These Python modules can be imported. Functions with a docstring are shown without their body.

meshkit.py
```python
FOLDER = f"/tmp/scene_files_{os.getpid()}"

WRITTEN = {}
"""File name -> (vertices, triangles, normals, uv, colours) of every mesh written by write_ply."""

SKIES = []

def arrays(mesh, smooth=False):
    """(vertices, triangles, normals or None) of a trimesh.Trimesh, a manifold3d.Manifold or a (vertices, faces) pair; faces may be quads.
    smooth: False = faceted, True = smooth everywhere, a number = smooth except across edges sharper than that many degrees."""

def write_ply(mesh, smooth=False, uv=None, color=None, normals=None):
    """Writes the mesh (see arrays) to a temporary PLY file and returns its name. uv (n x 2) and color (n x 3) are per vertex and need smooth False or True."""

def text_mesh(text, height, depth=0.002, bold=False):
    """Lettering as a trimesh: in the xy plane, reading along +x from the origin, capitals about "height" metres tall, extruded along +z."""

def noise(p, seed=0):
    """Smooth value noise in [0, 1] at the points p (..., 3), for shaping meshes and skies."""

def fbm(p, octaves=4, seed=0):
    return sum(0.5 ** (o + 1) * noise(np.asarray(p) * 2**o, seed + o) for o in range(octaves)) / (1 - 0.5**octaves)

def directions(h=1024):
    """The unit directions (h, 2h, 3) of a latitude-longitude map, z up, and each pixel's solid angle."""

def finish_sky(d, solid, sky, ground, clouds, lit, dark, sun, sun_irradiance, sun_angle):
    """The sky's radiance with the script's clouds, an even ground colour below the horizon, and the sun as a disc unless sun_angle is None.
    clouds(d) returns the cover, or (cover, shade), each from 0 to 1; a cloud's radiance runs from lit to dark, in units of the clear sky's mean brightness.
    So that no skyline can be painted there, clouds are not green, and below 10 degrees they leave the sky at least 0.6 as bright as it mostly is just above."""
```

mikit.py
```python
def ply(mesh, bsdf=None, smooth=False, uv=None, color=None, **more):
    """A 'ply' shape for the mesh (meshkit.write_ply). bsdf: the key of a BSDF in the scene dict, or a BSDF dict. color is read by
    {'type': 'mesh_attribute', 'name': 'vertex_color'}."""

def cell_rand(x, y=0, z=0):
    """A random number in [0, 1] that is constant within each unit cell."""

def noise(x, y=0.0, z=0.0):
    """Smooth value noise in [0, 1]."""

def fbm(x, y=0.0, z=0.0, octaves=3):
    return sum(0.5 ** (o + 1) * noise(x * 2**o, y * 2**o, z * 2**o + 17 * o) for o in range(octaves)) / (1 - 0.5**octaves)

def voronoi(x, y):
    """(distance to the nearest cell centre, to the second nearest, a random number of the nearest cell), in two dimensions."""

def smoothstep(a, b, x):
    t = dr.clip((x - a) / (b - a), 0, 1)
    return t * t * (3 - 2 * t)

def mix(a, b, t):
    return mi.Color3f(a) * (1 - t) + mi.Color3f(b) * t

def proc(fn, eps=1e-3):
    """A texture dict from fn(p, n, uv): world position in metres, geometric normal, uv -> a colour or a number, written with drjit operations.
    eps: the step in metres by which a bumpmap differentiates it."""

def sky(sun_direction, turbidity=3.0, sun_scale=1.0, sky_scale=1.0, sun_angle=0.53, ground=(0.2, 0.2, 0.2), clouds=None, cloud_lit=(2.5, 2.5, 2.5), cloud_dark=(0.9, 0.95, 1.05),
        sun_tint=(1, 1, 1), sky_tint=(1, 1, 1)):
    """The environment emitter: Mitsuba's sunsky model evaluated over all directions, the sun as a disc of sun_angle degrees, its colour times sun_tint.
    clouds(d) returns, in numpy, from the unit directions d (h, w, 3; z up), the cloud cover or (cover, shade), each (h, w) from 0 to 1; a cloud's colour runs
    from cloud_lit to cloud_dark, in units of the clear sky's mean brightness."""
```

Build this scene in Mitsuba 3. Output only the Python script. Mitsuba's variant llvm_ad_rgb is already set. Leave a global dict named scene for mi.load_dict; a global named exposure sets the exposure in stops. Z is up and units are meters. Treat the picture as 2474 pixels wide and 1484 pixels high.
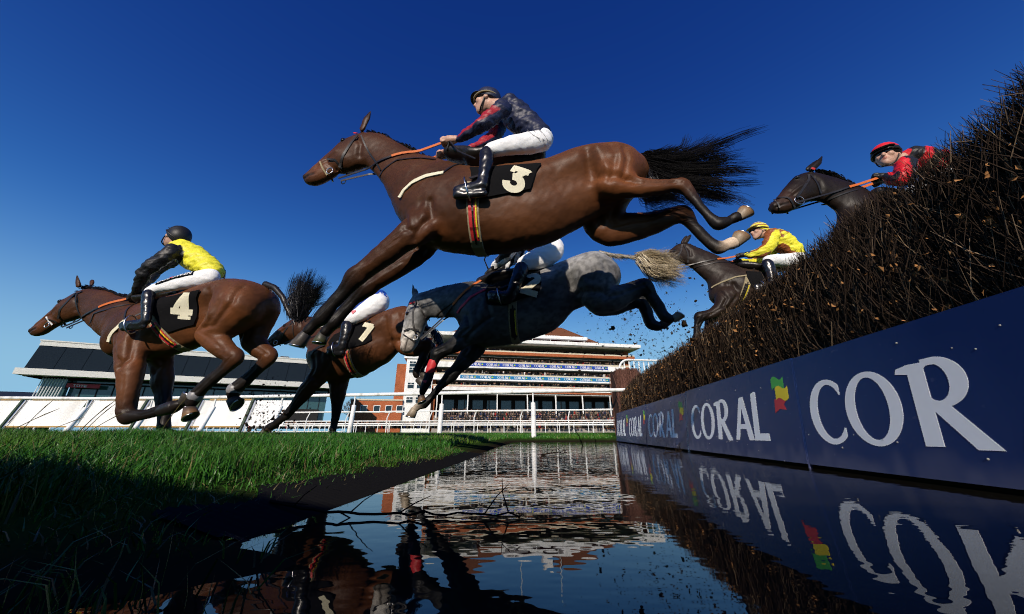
import math
import numpy as np, trimesh, mitsuba as mi, drjit as dr, shapely, shapely.affinity
from shapely.geometry import Polygon, box, Point
from scipy.spatial import cKDTree
from scipy.ndimage import map_coordinates
import meshkit, mikit
from mikit import proc, noise, fbm, smoothstep, mix

T = mi.ScalarTransform4f
scene, labels = {}, {}

# ---- camera, daylight, exposure
TILT = math.atan(305 / 850)
scene['camera'] = {'type': 'perspective', 'fov': 2 * math.degrees(math.atan(1236.5 / 850)), 'fov_axis': 'x', 'near_clip': 0.02, 'far_clip': 3000.0,
                   'to_world': T().look_at(origin=[0, 0, 0.2], target=[0, math.cos(TILT), 0.2 + math.sin(TILT)], up=[0, 0, 1])}
SUN = np.array([-0.20, -0.85, 0.455])
def haze(d):                      # the paler air low over the horizon, palest opposite the sun as scattering has it
    z = np.maximum(d[..., 2], 0); c = 8.4 * np.exp(-z / 0.14) * 0.5 * (1 + (d @ (SUN / np.linalg.norm(SUN))) ** 2)
    t = np.clip((z - 0.10) / 0.36, 0, 1)
    return 0.92 * (1 - np.exp(-(c / 0.92) ** 1.4)) ** (1 / 1.4), t * t * (3 - 2 * t)
scene['daylight'] = mikit.sky(SUN.tolist(), turbidity=2.2, sky_scale=0.9, sun_tint=(0.90, 1.02, 1.34), sky_tint=(0.09, 0.30, 1.04), ground=(0.05, 0.08, 0.04), clouds=haze, cloud_lit=(2.2, 4.2, 5.6), cloud_dark=(0.75, 3.1, 6.0))
exposure = 1.85

# ---- helpers
rng = np.random.default_rng(7)
def numbered(key):
    if key not in scene and key not in labels and not any(k.startswith(key + '__') for k in scene):
        return key
    i = 1
    while True:
        k = f'{key}_{i:03d}'
        if k not in scene and k not in labels and not any(q.startswith(k + '__') for q in scene):
            return k
        i += 1
def thing(name, label, category=None, group=None, kind=None):
    key = numbered(name)
    labels[key] = {'label': label}
    if category: labels[key]['category'] = category
    if group: labels[key]['group'] = group
    if kind: labels[key]['kind'] = kind
    return key
def part(parent, name, mesh, bsdf, smooth=False, color=None, label=None, kind=None):
    key = numbered(f'{parent}__{name}')
    scene[key] = mikit.ply(mesh, bsdf, smooth=smooth, color=color)
    if label: labels.setdefault(key, {})['label'] = label
    if kind: labels.setdefault(key, {})['kind'] = kind
    return key
def whole(key, mesh, bsdf, smooth=False, color=None):
    scene[key] = mikit.ply(mesh, bsdf, smooth=smooth, color=color)
    return key
def cat(ms):
    vs, fs, n = [], [], 0
    for m in ms:
        v, f = (m.vertices, m.faces) if hasattr(m, 'faces') else m
        f = np.asarray(f)
        if f.shape[1] == 4: f = np.vstack([f[:, [0, 1, 2]], f[:, [0, 2, 3]]])
        vs.append(np.asarray(v)); fs.append(f + n); n += len(v)
    return np.vstack(vs), np.vstack(fs)
BF = np.array([[0, 1, 3], [0, 3, 2], [4, 6, 7], [4, 7, 5], [0, 4, 5], [0, 5, 1], [2, 3, 7], [2, 7, 6], [0, 2, 6], [0, 6, 4], [1, 5, 7], [1, 7, 3]])
def bx(x0, x1, y0, y1, z0, z1):
    return np.array([[x, y, z] for x in (x0, x1) for y in (y0, y1) for z in (z0, z1)], float), BF
def tube(points, radii, sides=6, cap=True):
    p = np.asarray(points, float); n = len(p)
    r = np.broadcast_to(np.asarray(radii, float), (n,))
    t = np.gradient(p, axis=0); t /= np.linalg.norm(t, axis=1, keepdims=True) + 1e-12
    ref = np.array([0, 0, 1.0]) if abs(t[:, 2]).mean() < 0.8 else np.array([1.0, 0, 0])
    a = np.cross(t, ref); a /= np.linalg.norm(a, axis=1, keepdims=True) + 1e-12
    b = np.cross(t, a); th = np.arange(sides) * 2 * np.pi / sides
    v = (p[:, None] + r[:, None, None] * (np.cos(th)[None, :, None] * a[:, None] + np.sin(th)[None, :, None] * b[:, None])).reshape(-1, 3)
    i, j = np.meshgrid(np.arange(n - 1), np.arange(sides), indexing='ij')
    q = np.stack([i * sides + j, (i + 1) * sides + j, (i + 1) * sides + (j + 1) % sides, i * sides + (j + 1) % sides], -1).reshape(-1, 4)
    f = np.vstack([q[:, [0, 1, 2]], q[:, [0, 2, 3]]])
    if cap:
        k = len(v); v = np.vstack([v, p[:1], p[-1:]]); j = np.arange(sides)
        f = np.vstack([f, np.stack([j, (j + 1) % sides, j * 0 + k], 1), np.stack([(n - 1) * sides + (j + 1) % sides, (n - 1) * sides + j, j * 0 + k + 1], 1)])
    return v, f
def strands(P, r0, r1, sides=3):
    """P (n, m, 3) polylines as thin tapering tubes in one mesh."""
    n, m, _ = P.shape
    t = np.gradient(P, axis=1); t /= np.linalg.norm(t, axis=2, keepdims=True) + 1e-12
    a = np.cross(t, [0.31, 0.17, 0.93]); a /= np.linalg.norm(a, axis=2, keepdims=True) + 1e-12
    b = np.cross(t, a); th = np.arange(sides) * 2 * np.pi / sides
    r = (np.asarray(r0).reshape(-1, 1) * (1 - np.linspace(0, 1, m)) + np.asarray(r1).reshape(-1, 1) * np.linspace(0, 1, m)) * np.ones((n, 1))
    v = P[:, :, None] + r[:, :, None, None] * (np.cos(th)[:, None] * a[:, :, None] + np.sin(th)[:, None] * b[:, :, None])
    i, j = np.meshgrid(np.arange(m - 1), np.arange(sides), indexing='ij')
    q = np.stack([i * sides + j, (i + 1) * sides + j, (i + 1) * sides + (j + 1) % sides, i * sides + (j + 1) % sides], -1).reshape(-1, 4)
    f = np.vstack([q[:, [0, 1, 2]], q[:, [0, 2, 3]]])
    f = (f[None] + (np.arange(n) * m * sides)[:, None, None]).reshape(-1, 3)
    return v.reshape(-1, 3), f
def extrude(g, depth):
    g = g.buffer(0)
    return cat([trimesh.creation.extrude_polygon(p, depth, engine='earcut') for p in getattr(g, 'geoms', [g]) if p.area > 1e-9])
def placed(mesh, origin, x, y, z):
    """A mesh with its own axes x, y, z laid at origin."""
    v, f = (mesh.vertices, mesh.faces) if hasattr(mesh, 'faces') else mesh
    return np.asarray(origin) + v[:, :1] * np.asarray(x) + v[:, 1:2] * np.asarray(y) + v[:, 2:] * np.asarray(z), f
def unit(v): v = np.asarray(v, float); return v / np.linalg.norm(v)

# ---- signed distance bodies: chains of round beads blended into one skin
def spline(ch, step=0.45, soft=0.7):
    c = np.asarray(ch, float)
    if len(c) == 1: return c
    e = np.vstack([2 * c[0] - c[1], c, 2 * c[-1] - c[-2]]); out = []
    for i in range(1, len(e) - 2):
        d = np.linalg.norm(e[i + 1, :3] - e[i, :3]); m = max(1, int(math.ceil(d / (step * min(e[i, 3], e[i + 1, 3]) + 1e-6)))); m = min(m, 8)
        for s in np.arange(m) / m:
            p0, p1, p2, p3 = e[i - 1:i + 3]
            q = 0.5 * (2 * p1 + (p2 - p0) * s + (2 * p0 - 5 * p1 + 4 * p2 - p3) * s * s + (3 * p1 - p0 - 3 * p2 + p3) * s ** 3)
            lin = p1 * (1 - s) + p2 * s
            q[3:] = lin[3:]
            out.append(soft * q + (1 - soft) * lin)
    out.append(c[-1])
    return np.array(out)
class Skin:
    """chains: list of (samples (n, 5+) of forward, left, up, radius, width ratio; blend)."""
    def __init__(s, chains, h, pad=0.03):
        pts = np.vstack([c[:, :4] for c, _ in chains])
        kk = np.concatenate([np.maximum(c[:, 4], 1) for c, _ in chains])
        lo = (pts[:, :3] - (pts[:, 3] * kk)[:, None]).min(0) - pad - 2 * h; hi = (pts[:, :3] + (pts[:, 3] * kk)[:, None]).max(0) + pad + 2 * h
        s.h, s.lo = h, lo; s.n = np.ceil((hi - lo) / h).astype(int) + 1
        s.F = np.full(s.n, 0.5, np.float32)
        for c, blend in chains:
            s.add(c, blend)
    def grid(s, lo, hi):
        a = np.clip(np.floor((lo - s.lo) / s.h).astype(int), 0, s.n - 1); b = np.clip(np.ceil((hi - s.lo) / s.h).astype(int) + 1, 1, s.n)
        return tuple(slice(i, j) for i, j in zip(a, b)), [(s.lo[d] + s.h * np.arange(a[d], b[d])).astype(np.float32) for d in range(3)]
    def add(s, c, blend, cut=False):
        m = blend + 2.5 * s.h
        kmax = np.maximum(c[:, 4], 1)
        ext = np.stack([c[:, 3], c[:, 3] * kmax, c[:, 3]], 1) + m
        sl, _ = s.grid(c[:, :3].min(0) - ext.max(0), c[:, :3].max(0) + ext.max(0))
        G = np.full([q.stop - q.start for q in sl], 0.5, np.float32); off = np.array([q.start for q in sl])
        for i in range(max(1, len(c) - 1)):
            A, B = c[i], c[min(i + 1, len(c) - 1)]
            e2 = np.maximum(ext[i], ext[min(i + 1, len(c) - 1)])
            ss, (x, y, z) = s.grid(np.minimum(A[:3], B[:3]) - e2, np.maximum(A[:3], B[:3]) + e2)
            k = 0.5 * (A[4] + B[4])
            px, py, pz = x[:, None, None] - A[0], (y[None, :, None] - A[1]) / k, z[None, None, :] - A[2]
            dx, dy, dz = B[0] - A[0], (B[1] - A[1]) / k, B[2] - A[2]; L2 = dx * dx + dy * dy + dz * dz
            t = np.clip((px * dx + py * dy + pz * dz) / L2, 0, 1) if L2 > 1e-12 else 0.0 * (px + py + pz)
            kt = A[4] + (B[4] - A[4]) * t; py = (y[None, :, None] - A[1]) / kt; dy = (B[1] - A[1]) / kt
            d = np.sqrt((px - t * dx) ** 2 + (py - t * dy) ** 2 + (pz - t * dz) ** 2) - (A[3] + (B[3] - A[3]) * t)
            d = d * np.minimum(1.0, kt + 0.25 * (1 - kt))
            loc = tuple(slice(q.start - o, q.stop - o) for q, o in zip(ss, off))
            b2 = min(0.02, 0.3 * A[3]); g = G[loc]
            hh = np.maximum(b2 - np.abs(g - d), 0) / b2
            G[loc] = np.minimum(g, d) - hh * hh * b2 * 0.25
        g = s.F[sl]; b2 = max(blend, 1e-4)
        if cut:
            s.F[sl] = np.maximum(g, -G); return
        hh = np.maximum(b2 - np.abs(g - G), 0) / b2
        s.F[sl] = np.minimum(g, G) - hh * hh * b2 * 0.25
    def at(s, p):
        return map_coordinates(s.F, ((np.asarray(p) - s.lo) / s.h).T, order=1, mode='nearest')
    def normal(s, p):
        e = s.h; g = np.stack([s.at(p + np.eye(3)[i] * e) - s.at(p - np.eye(3)[i] * e) for i in range(3)], 1)
        return g / (np.linalg.norm(g, axis=1, keepdims=True) + 1e-9)
    def side(s, u, w, sign=1, vmax=0.62):
        """where the skin is met coming in from the left (sign 1) or the right (-1) at each (u, w); nan where it is missed"""
        u, w = np.asarray(u, float), np.asarray(w, float)
        vs = np.arange(vmax, 0.0, -0.008)
        P = np.stack([np.repeat(u[:, None], len(vs), 1), np.repeat(sign * vs[None], len(u), 0), np.repeat(w[:, None], len(vs), 1)], -1)
        f = s.at(P.reshape(-1, 3)).reshape(len(u), -1); hit = f < 0
        i = hit.argmax(1); ok = hit.any(1); i0 = np.maximum(i - 1, 0); r = np.arange(len(u))
        t = f[r, i0] / np.where(np.abs(f[r, i0] - f[r, i]) < 1e-9, 1, f[r, i0] - f[r, i])
        return np.where(ok, sign * (vs[i0] - 0.008 * np.clip(t, 0, 1)), np.nan)
    def mesh(s):
        F = s.F; S = F < 0; n = F.shape
        c = lambda A: [A[i:n[0] - 1 + i, j:n[1] - 1 + j, k:n[2] - 1 + k] for i in (0, 1) for j in (0, 1) for k in (0, 1)]
        cnt = sum(x.astype(np.int8) for x in c(S)); act = (cnt > 0) & (cnt < 8)
        I = np.argwhere(act); idx = np.full(act.shape, -1, np.int64); idx[act] = np.arange(len(I))
        val = np.stack([F[I[:, 0] + i, I[:, 1] + j, I[:, 2] + k] for i in (0, 1) for j in (0, 1) for k in (0, 1)], 1)
        cor = np.array([[i, j, k] for i in (0, 1) for j in (0, 1) for k in (0, 1)], float)
        acc, num = np.zeros((len(I), 3)), np.zeros(len(I))
        for a in range(8):
            for b in range(a + 1, 8):
                if np.abs(cor[a] - cor[b]).sum() == 1:
                    m = (val[:, a] < 0) != (val[:, b] < 0); t = val[m, a] / (val[m, a] - val[m, b])
                    acc[m] += cor[a] + t[:, None] * (cor[b] - cor[a]); num[m] += 1
        V = s.lo + s.h * (I + acc / num[:, None]); faces = []
        for ax in range(3):
            sl0 = [slice(None)] * 3; sl1 = [slice(None)] * 3; sl0[ax] = slice(0, -1); sl1[ax] = slice(1, None)
            ch = S[tuple(sl0)] != S[tuple(sl1)]; E = np.argwhere(ch); o1, o2 = [d for d in range(3) if d != ax]
            E = E[(E[:, o1] > 0) & (E[:, o2] > 0) & (E[:, o1] < n[o1] - 1) & (E[:, o2] < n[o2] - 1)]
            ins = S[tuple(E.T)]
            def cell(d1, d2):
                q = E.copy(); q[:, o1] -= d1; q[:, o2] -= d2; return idx[tuple(q.T)]
            q = np.stack([cell(1, 1), cell(0, 1), cell(0, 0), cell(1, 0)], 1)
            flip = ins if ax != 1 else ~ins
            q[~flip] = q[~flip][:, ::-1]
            faces.append(q)
        q = np.vstack(faces); q = q[(q >= 0).all(1)]
        return V, np.vstack([q[:, [0, 1, 2]], q[:, [0, 2, 3]]])

# ---- materials (each once)
def rgb(*c): return {'type': 'rgb', 'value': list(c)}
def mat(name, color=None, rough=0.6, spec=0.4, two=True, **kw):
    b = {'type': 'principled', 'base_color': rgb(*color) if color is not None else {'type': 'mesh_attribute', 'name': 'vertex_color'}, 'roughness': rough, 'specular': spec, **kw}
    scene['m_' + name] = {'type': 'twosided', 'bsdf': b} if two else b
    return 'm_' + name
def matte(name, color=None):
    scene['m_' + name] = {'type': 'twosided', 'bsdf': {'type': 'diffuse', 'reflectance': rgb(*color) if color is not None else {'type': 'mesh_attribute', 'name': 'vertex_color'}}}
    return 'm_' + name
COAT = mat('coat', None, 0.47, 0.20)
TINT = matte('tint')
TINTGLOSS = mat('tintgloss', None, 0.5, 0.4)
SILK = mat('silk', None, 0.50, 0.35, sheen=0.2)
HAIR = mat('hair', None, 0.38, 0.5)
HOOF = mat('hoof', None, 0.5, 0.4)
SKINM = mat('skin', None, 0.5, 0.4)
LEATHER = mat('leather', (0.012, 0.009, 0.008), 0.4, 0.5)
BOOT = mat('boot', (0.008, 0.008, 0.010), 0.28, 0.6)
STEEL = mat('steel', (0.6, 0.6, 0.62), 0.25, 0.5, metallic=1.0)
EYE = mat('eye', (0.01, 0.006, 0.004), 0.08, 0.8)
ORANGE = mat('orange', (0.55, 0.13, 0.025), 0.6, 0.3)
CREAM = mat('cream', (0.68, 0.64, 0.47), 0.7, 0.3)
BLACKCLOTH = matte('blackcloth', (0.010, 0.010, 0.011))
WHITECLOTH = mat('whitecloth', (0.78, 0.78, 0.77), 0.55, 0.3, sheen=0.3)
RED = mat('red', (0.50, 0.025, 0.03), 0.5, 0.4)
BLUE = mat('blue', (0.03, 0.09, 0.42), 0.45, 0.5)
YELLOW = mat('yellow', (0.75, 0.6, 0.03), 0.6, 0.3)
GREEN = mat('green', (0.06, 0.38, 0.05), 0.5, 0.4)
WEBTAN = mat('webtan', (0.30, 0.25, 0.15), 0.8, 0.2)
GOGGLE = mat('goggle', (0.01, 0.01, 0.012), 0.1, 0.8)
scene['m_white_pvc'] = {'type': 'twosided', 'bsdf': {'type': 'principled', 'base_color': proc(lambda p, n, uv: mix([0.80, 0.80, 0.78], [0.52, 0.52, 0.47], smoothstep(0.55, 0.85, fbm(p.x * 7, p.y * 7, p.z * 3)))), 'roughness': 0.4, 'specular': 0.4}}
WHITEPVC = 'm_white_pvc'
scene['m_white_paint'] = {'type': 'twosided', 'bsdf': {'type': 'diffuse', 'reflectance': proc(lambda p, n, uv: mix([0.80, 0.80, 0.78], [0.60, 0.59, 0.55], smoothstep(0.45, 0.85, fbm(p.x * 1.1, p.y * 1.1, p.z * 0.35))))}}
WHITEPAINT = 'm_white_paint'
CREAMPAINT = matte('cream_paint', (0.58, 0.52, 0.40))
DARKGLASS = mat('dark_glass', (0.012, 0.02, 0.024), 0.06, 0.8)
TEALGLASS = mat('teal_glass', (0.03, 0.075, 0.08), 0.06, 0.8)
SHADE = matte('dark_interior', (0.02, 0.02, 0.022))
CONCRETE = matte('concrete', (0.30, 0.27, 0.24))
TIMBER = matte('timber', (0.40, 0.26, 0.11))
DARKGREEN = mat('dark_green', (0.02, 0.045, 0.02), 0.5, 0.4)
ROOFPANEL = matte('roof_panel', (0.013, 0.020, 0.029))
BANNERBLUE = mat('banner_blue', (0.01, 0.05, 0.33), 0.5, 0.3)
BANNERTEAL = mat('banner_teal', (0.01, 0.16, 0.36), 0.5, 0.3)
LETTER = mat('letter', (0.82, 0.85, 0.86), 0.6, 0.2)
DRYLEAF = matte('dry_leaf')
def brick_fn(p, n, uv):
    h = p.x * 0.985 + p.y * 0.17
    row = dr.floor(p.z / 0.09)
    c = mikit.cell_rand(dr.floor(h / 0.24 + 0.5 * row), row)
    return mix([0.30, 0.085, 0.038], [0.42, 0.14, 0.065], c) * (0.8 + 0.4 * noise(p.x * 0.6, p.y * 0.6, p.z * 0.6))
scene['m_brick'] = {'type': 'twosided', 'bsdf': {'type': 'diffuse', 'reflectance': proc(brick_fn)}}
BRICK = 'm_brick'
# ---- the ground: one sheet from the water's bed to the horizon
def bank_x(y): return -0.595 + 0.075 * np.clip(y, -3, 9.5)             # left edge of the water
BA = math.radians(6.287); BD = np.array([math.sin(BA), math.cos(BA), 0]); BN = np.array([math.cos(BA), -math.sin(BA), 0])   # run of the boards, and away from the water
def ground_z(x, y):
    x, y = np.asarray(x, float), np.asarray(y, float)
    s = bank_x(y) - x
    wob = 0.03 * (meshkit.fbm(np.stack([x * 1.3, y * 1.3, 0 * x], -1), 3) - 0.5)
    left = np.interp(s, [-0.25, 0, 0.12, 0.4, 0.8, 1.6, 4], [-0.16, -0.012, 0.02, 0.075, 0.115, 0.14, 0.145])
    far = np.interp(y, [8.2, 9.1, 10.2, 11.5, 40, 100, 400], [-0.2, 0.0, 0.09, 0.13, 0.25, 0.4, 0.6])
    d = x * BN[0] + y * BN[1]
    right = np.interp(d, [1.5, 1.62, 1.8], [-0.2, 0.0, 0.14])
    isl = meshkit.fbm(np.stack([x * 9, y * 9, 0 * x], -1), 3, 21); isl = np.where((s > -0.55) & (s < 0.1) & (y > 0.30) & (y < 1.0), -0.05 + 0.115 * isl * np.clip(1 - (-s) / 0.5, 0, 1) ** 0.6 * np.clip((1.0 - y) / 0.35, 0, 1), -1)
    z = np.maximum(np.maximum(np.maximum(left, far), right), isl)
    return z + wob * np.clip((z + 0.02) * 12, 0, 1) + np.where(y > 11.5, 0.004, 0)
gx = np.unique(np.concatenate([-np.geomspace(6, 900, 30), np.arange(-6, -1.5, 0.25), np.arange(-1.5, 2.6, 0.06), np.arange(2.6, 8, 0.4), np.geomspace(8, 900, 26)]))
gy = np.unique(np.concatenate([-np.geomspace(3, 300, 16), np.arange(-3, 4, 0.08), np.arange(4, 13, 0.15), np.arange(13, 50, 2.0), np.geomspace(50, 1500, 22)]))
X, Y = np.meshgrid(gx, gy, indexing='ij'); Z = ground_z(X, Y)
i, j = np.meshgrid(np.arange(len(gx) - 1), np.arange(len(gy) - 1), indexing='ij'); ny = len(gy)
q = np.stack([i * ny + j, (i + 1) * ny + j, (i + 1) * ny + j + 1, i * ny + j + 1], -1).reshape(-1, 4)
V = np.stack([X, Y, Z], -1).reshape(-1, 3)
mud = np.clip(1 - (V[:, 2] - 0.02) / 0.07, 0, 1)[:, None] * (np.abs(V[:, 0]) < 30)[:, None]
nz = meshkit.fbm(V * [1.5, 1.5, 1], 4)[:, None]
col = (np.array([0.035, 0.095, 0.012]) * (0.7 + 0.6 * nz)) * (1 - mud) + mud * np.array([0.022, 0.017, 0.011])
whole('ground', (V, q), TINT, True, col); labels['ground'] = {'label': 'turf of the course with a muddy bank sloping to the water', 'kind': 'structure'}

# ---- the water of the jump
def ripple(p, n, uv):
    far = smoothstep(1.0, 6.0, p.y)
    return (0.0007 + 0.0020 * far) * noise(p.x * 4.5 + 3, p.y * 8.0) + (0.00020 + 0.0008 * far) * noise(p.x * 15, p.y * 29) + 0.00009 * noise(p.x * 44, p.y * 80)
scene['m_water'] = {'type': 'bumpmap', 'arbitrary': {'type': 'proc', **{k: v for k, v in proc(ripple, 0.004).items() if k != 'type'}}, 'scale': 1.0,
                    'bsdf': {'type': 'plastic', 'diffuse_reflectance': rgb(0.010, 0.009, 0.007), 'int_ior': 1.37, 'nonlinear': False}}
ys = np.arange(-2.5, 9.75, 0.25)
wl = np.stack([bank_x(ys) - 0.25, ys, 0 * ys], 1); wr = np.stack([(1.60 + ys * math.sin(BA)) / math.cos(BA), ys, 0 * ys], 1)
k = np.arange(len(ys) - 1)
whole('water', (np.vstack([wl, wr]), np.stack([k, k + len(ys), k + len(ys) + 1, k + 1], 1)), 'm_water')
labels['water'] = {'label': 'dark rippled water of the jump mirroring stand, sky and boards', 'kind': 'structure'}

# ---- ridged rubber mat along the bank
mu = np.linspace(0, 1, 14); mt = np.arange(0.80, 3.9, 0.0065)
MU, MT = np.meshgrid(mu, mt, indexing='ij')
wid = np.interp(MT, [0.5, 1.4, 2.4, 3.6, 3.9], [0.22, 0.22, 0.20, 0.12, 0.04])
wid = wid * (0.75 + 0.5 * meshkit.noise(np.stack([MT * 6, 0 * MT, 0 * MT], -1)))
mx = bank_x(MT) + 0.035 - MU * wid + 0.02 * np.sin(MT * 3.1); mz = ground_z(mx, MT) + 0.012 + 0.004 * np.sin(MT * 2 * np.pi / 0.026)
i, j = np.meshgrid(np.arange(len(mu) - 1), np.arange(len(mt) - 1), indexing='ij'); n2 = len(mt)
key = thing('drainage_mat', 'black ridged rubber mat lying on the bank along the left edge of the water', 'mat')
RUBBER = mat('rubber', (0.005, 0.005, 0.005), 0.65, 0.12)
whole(key, (np.stack([mx, MT, mz], -1).reshape(-1, 3), np.stack([i * n2 + j, i * n2 + j + 1, (i + 1) * n2 + j + 1, (i + 1) * n2 + j], -1).reshape(-1, 4)), RUBBER)

# ---- grass
def blades(x, y, hgt, wid, lean=0.35, seed=1, warm=0.0):
    r = np.random.default_rng(seed); n = len(x)
    z = ground_z(x, y) - 0.01; b = np.stack([x, y, z], 1)
    th = r.uniform(0, 2 * np.pi, n); dirn = np.stack([np.cos(th), np.sin(th), 0 * th], 1)
    bend = np.abs(r.normal(0, lean, n))[:, None] * hgt[:, None]
    m = b + [0, 0, 0.55] * hgt[:, None] + dirn * bend * 0.3; t = b + [0, 0, 1] * hgt[:, None] * (1 - 0.25 * r.random(n)[:, None]) + dirn * bend
    ph = r.uniform(0, 2 * np.pi, n); w = np.stack([np.cos(ph), np.sin(ph), 0 * ph], 1) * wid[:, None] * 0.5
    V = np.stack([b - w, b + w, m - w * 0.8, m + w * 0.8, t], 1).reshape(-1, 3)
    F = (np.array([[0, 1, 3], [0, 3, 2], [2, 3, 4]])[None] + (np.arange(n) * 5)[:, None, None]).reshape(-1, 3)
    g = r.random(n)[:, None]; patch = meshkit.fbm(b * [2, 2, 0], 3, 5)[:, None]
    c = np.array([0.030, 0.125, 0.010]) * (0.55 + 0.9 * g) + np.array([0.06, 0.05, 0.004]) * np.clip(patch - 0.45, 0, 1) * 2.2
    dry = (r.random(n) < 0.05 + warm)[:, None]; c = np.where(dry, np.array([0.20, 0.17, 0.07]) * (0.6 + 0.6 * g), c)
    return V, F, np.repeat(c, 5, 0)
scene['m_grass'] = {'type': 'twosided', 'bsdf': {'type': 'principled', 'base_color': {'type': 'mesh_attribute', 'name': 'vertex_color'}, 'roughness': 0.45, 'specular': 0.35}}
r = np.random.default_rng(3); GV, GF, GC, gn = [], [], [], 0
def lawn(n, xa, ya, h0, h1, w, seed, lean=0.35, keep=None, warm=0.0, low=0.055):
    global gn
    r = np.random.default_rng(seed)
    x, y = r.uniform(*xa, n), r.uniform(*ya, n)
    ok = (np.abs(x) < 1.75 * (y + 0.25)) & (ground_z(x, y) > low + 0.03 * r.random(n)) & (x * BN[0] + y * BN[1] < 1.66)
    if keep is not None: ok &= keep(x, y)
    x, y = x[ok], y[ok]; tuft = meshkit.fbm(np.stack([x * 2.2, y * 2.2, 0 * x], 1), 3, 9)
    h = r.uniform(h0, h1, len(x)) * (0.45 + 1.1 * tuft); V, F, C = blades(x, y, h, np.full(len(x), w), lean, seed + 50, warm)
    GV.append(V); GF.append(F + gn); GC.append(C); gn += len(V)
off = lambda x, y: bank_x(y) - x > np.interp(y, [0, 0.7, 0.9, 1.4, 2.4, 3.6, 4.2], [0.12, 0.16, 0.27, 0.27, 0.23, 0.12, 0.02])
lawn(60000, (-3.6, -0.5), (0.35, 1.7), 0.05, 0.11, 0.0035, 11, 0.5, off)
lawn(26000, (-1.6, -0.3), (0.3, 3.8), 0.018, 0.055, 0.0032, 17, 0.9, None, 0.12, 0.012)
lawn(90000, (-6.5, 0), (1.5, 4.0), 0.05, 0.10, 0.0055, 12, 0.5, off)
lawn(80000, (-13, 0.3), (3.8, 8.5), 0.05, 0.095, 0.009, 13, 0.5, off)
lawn(60000, (-20, 3.5), (8.5, 13), 0.05, 0.09, 0.016, 14, 0.5)
lawn(35000, (-34, 12), (13, 24), 0.04, 0.08, 0.04, 15, 0.5)
scene['grass'] = mikit.ply((np.vstack(GV), np.vstack(GF)), 'm_grass', color=np.vstack(GC)); labels['grass'] = {'label': 'long green grass growing on the landing side of the jump', 'category': 'grass', 'kind': 'stuff'}
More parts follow.
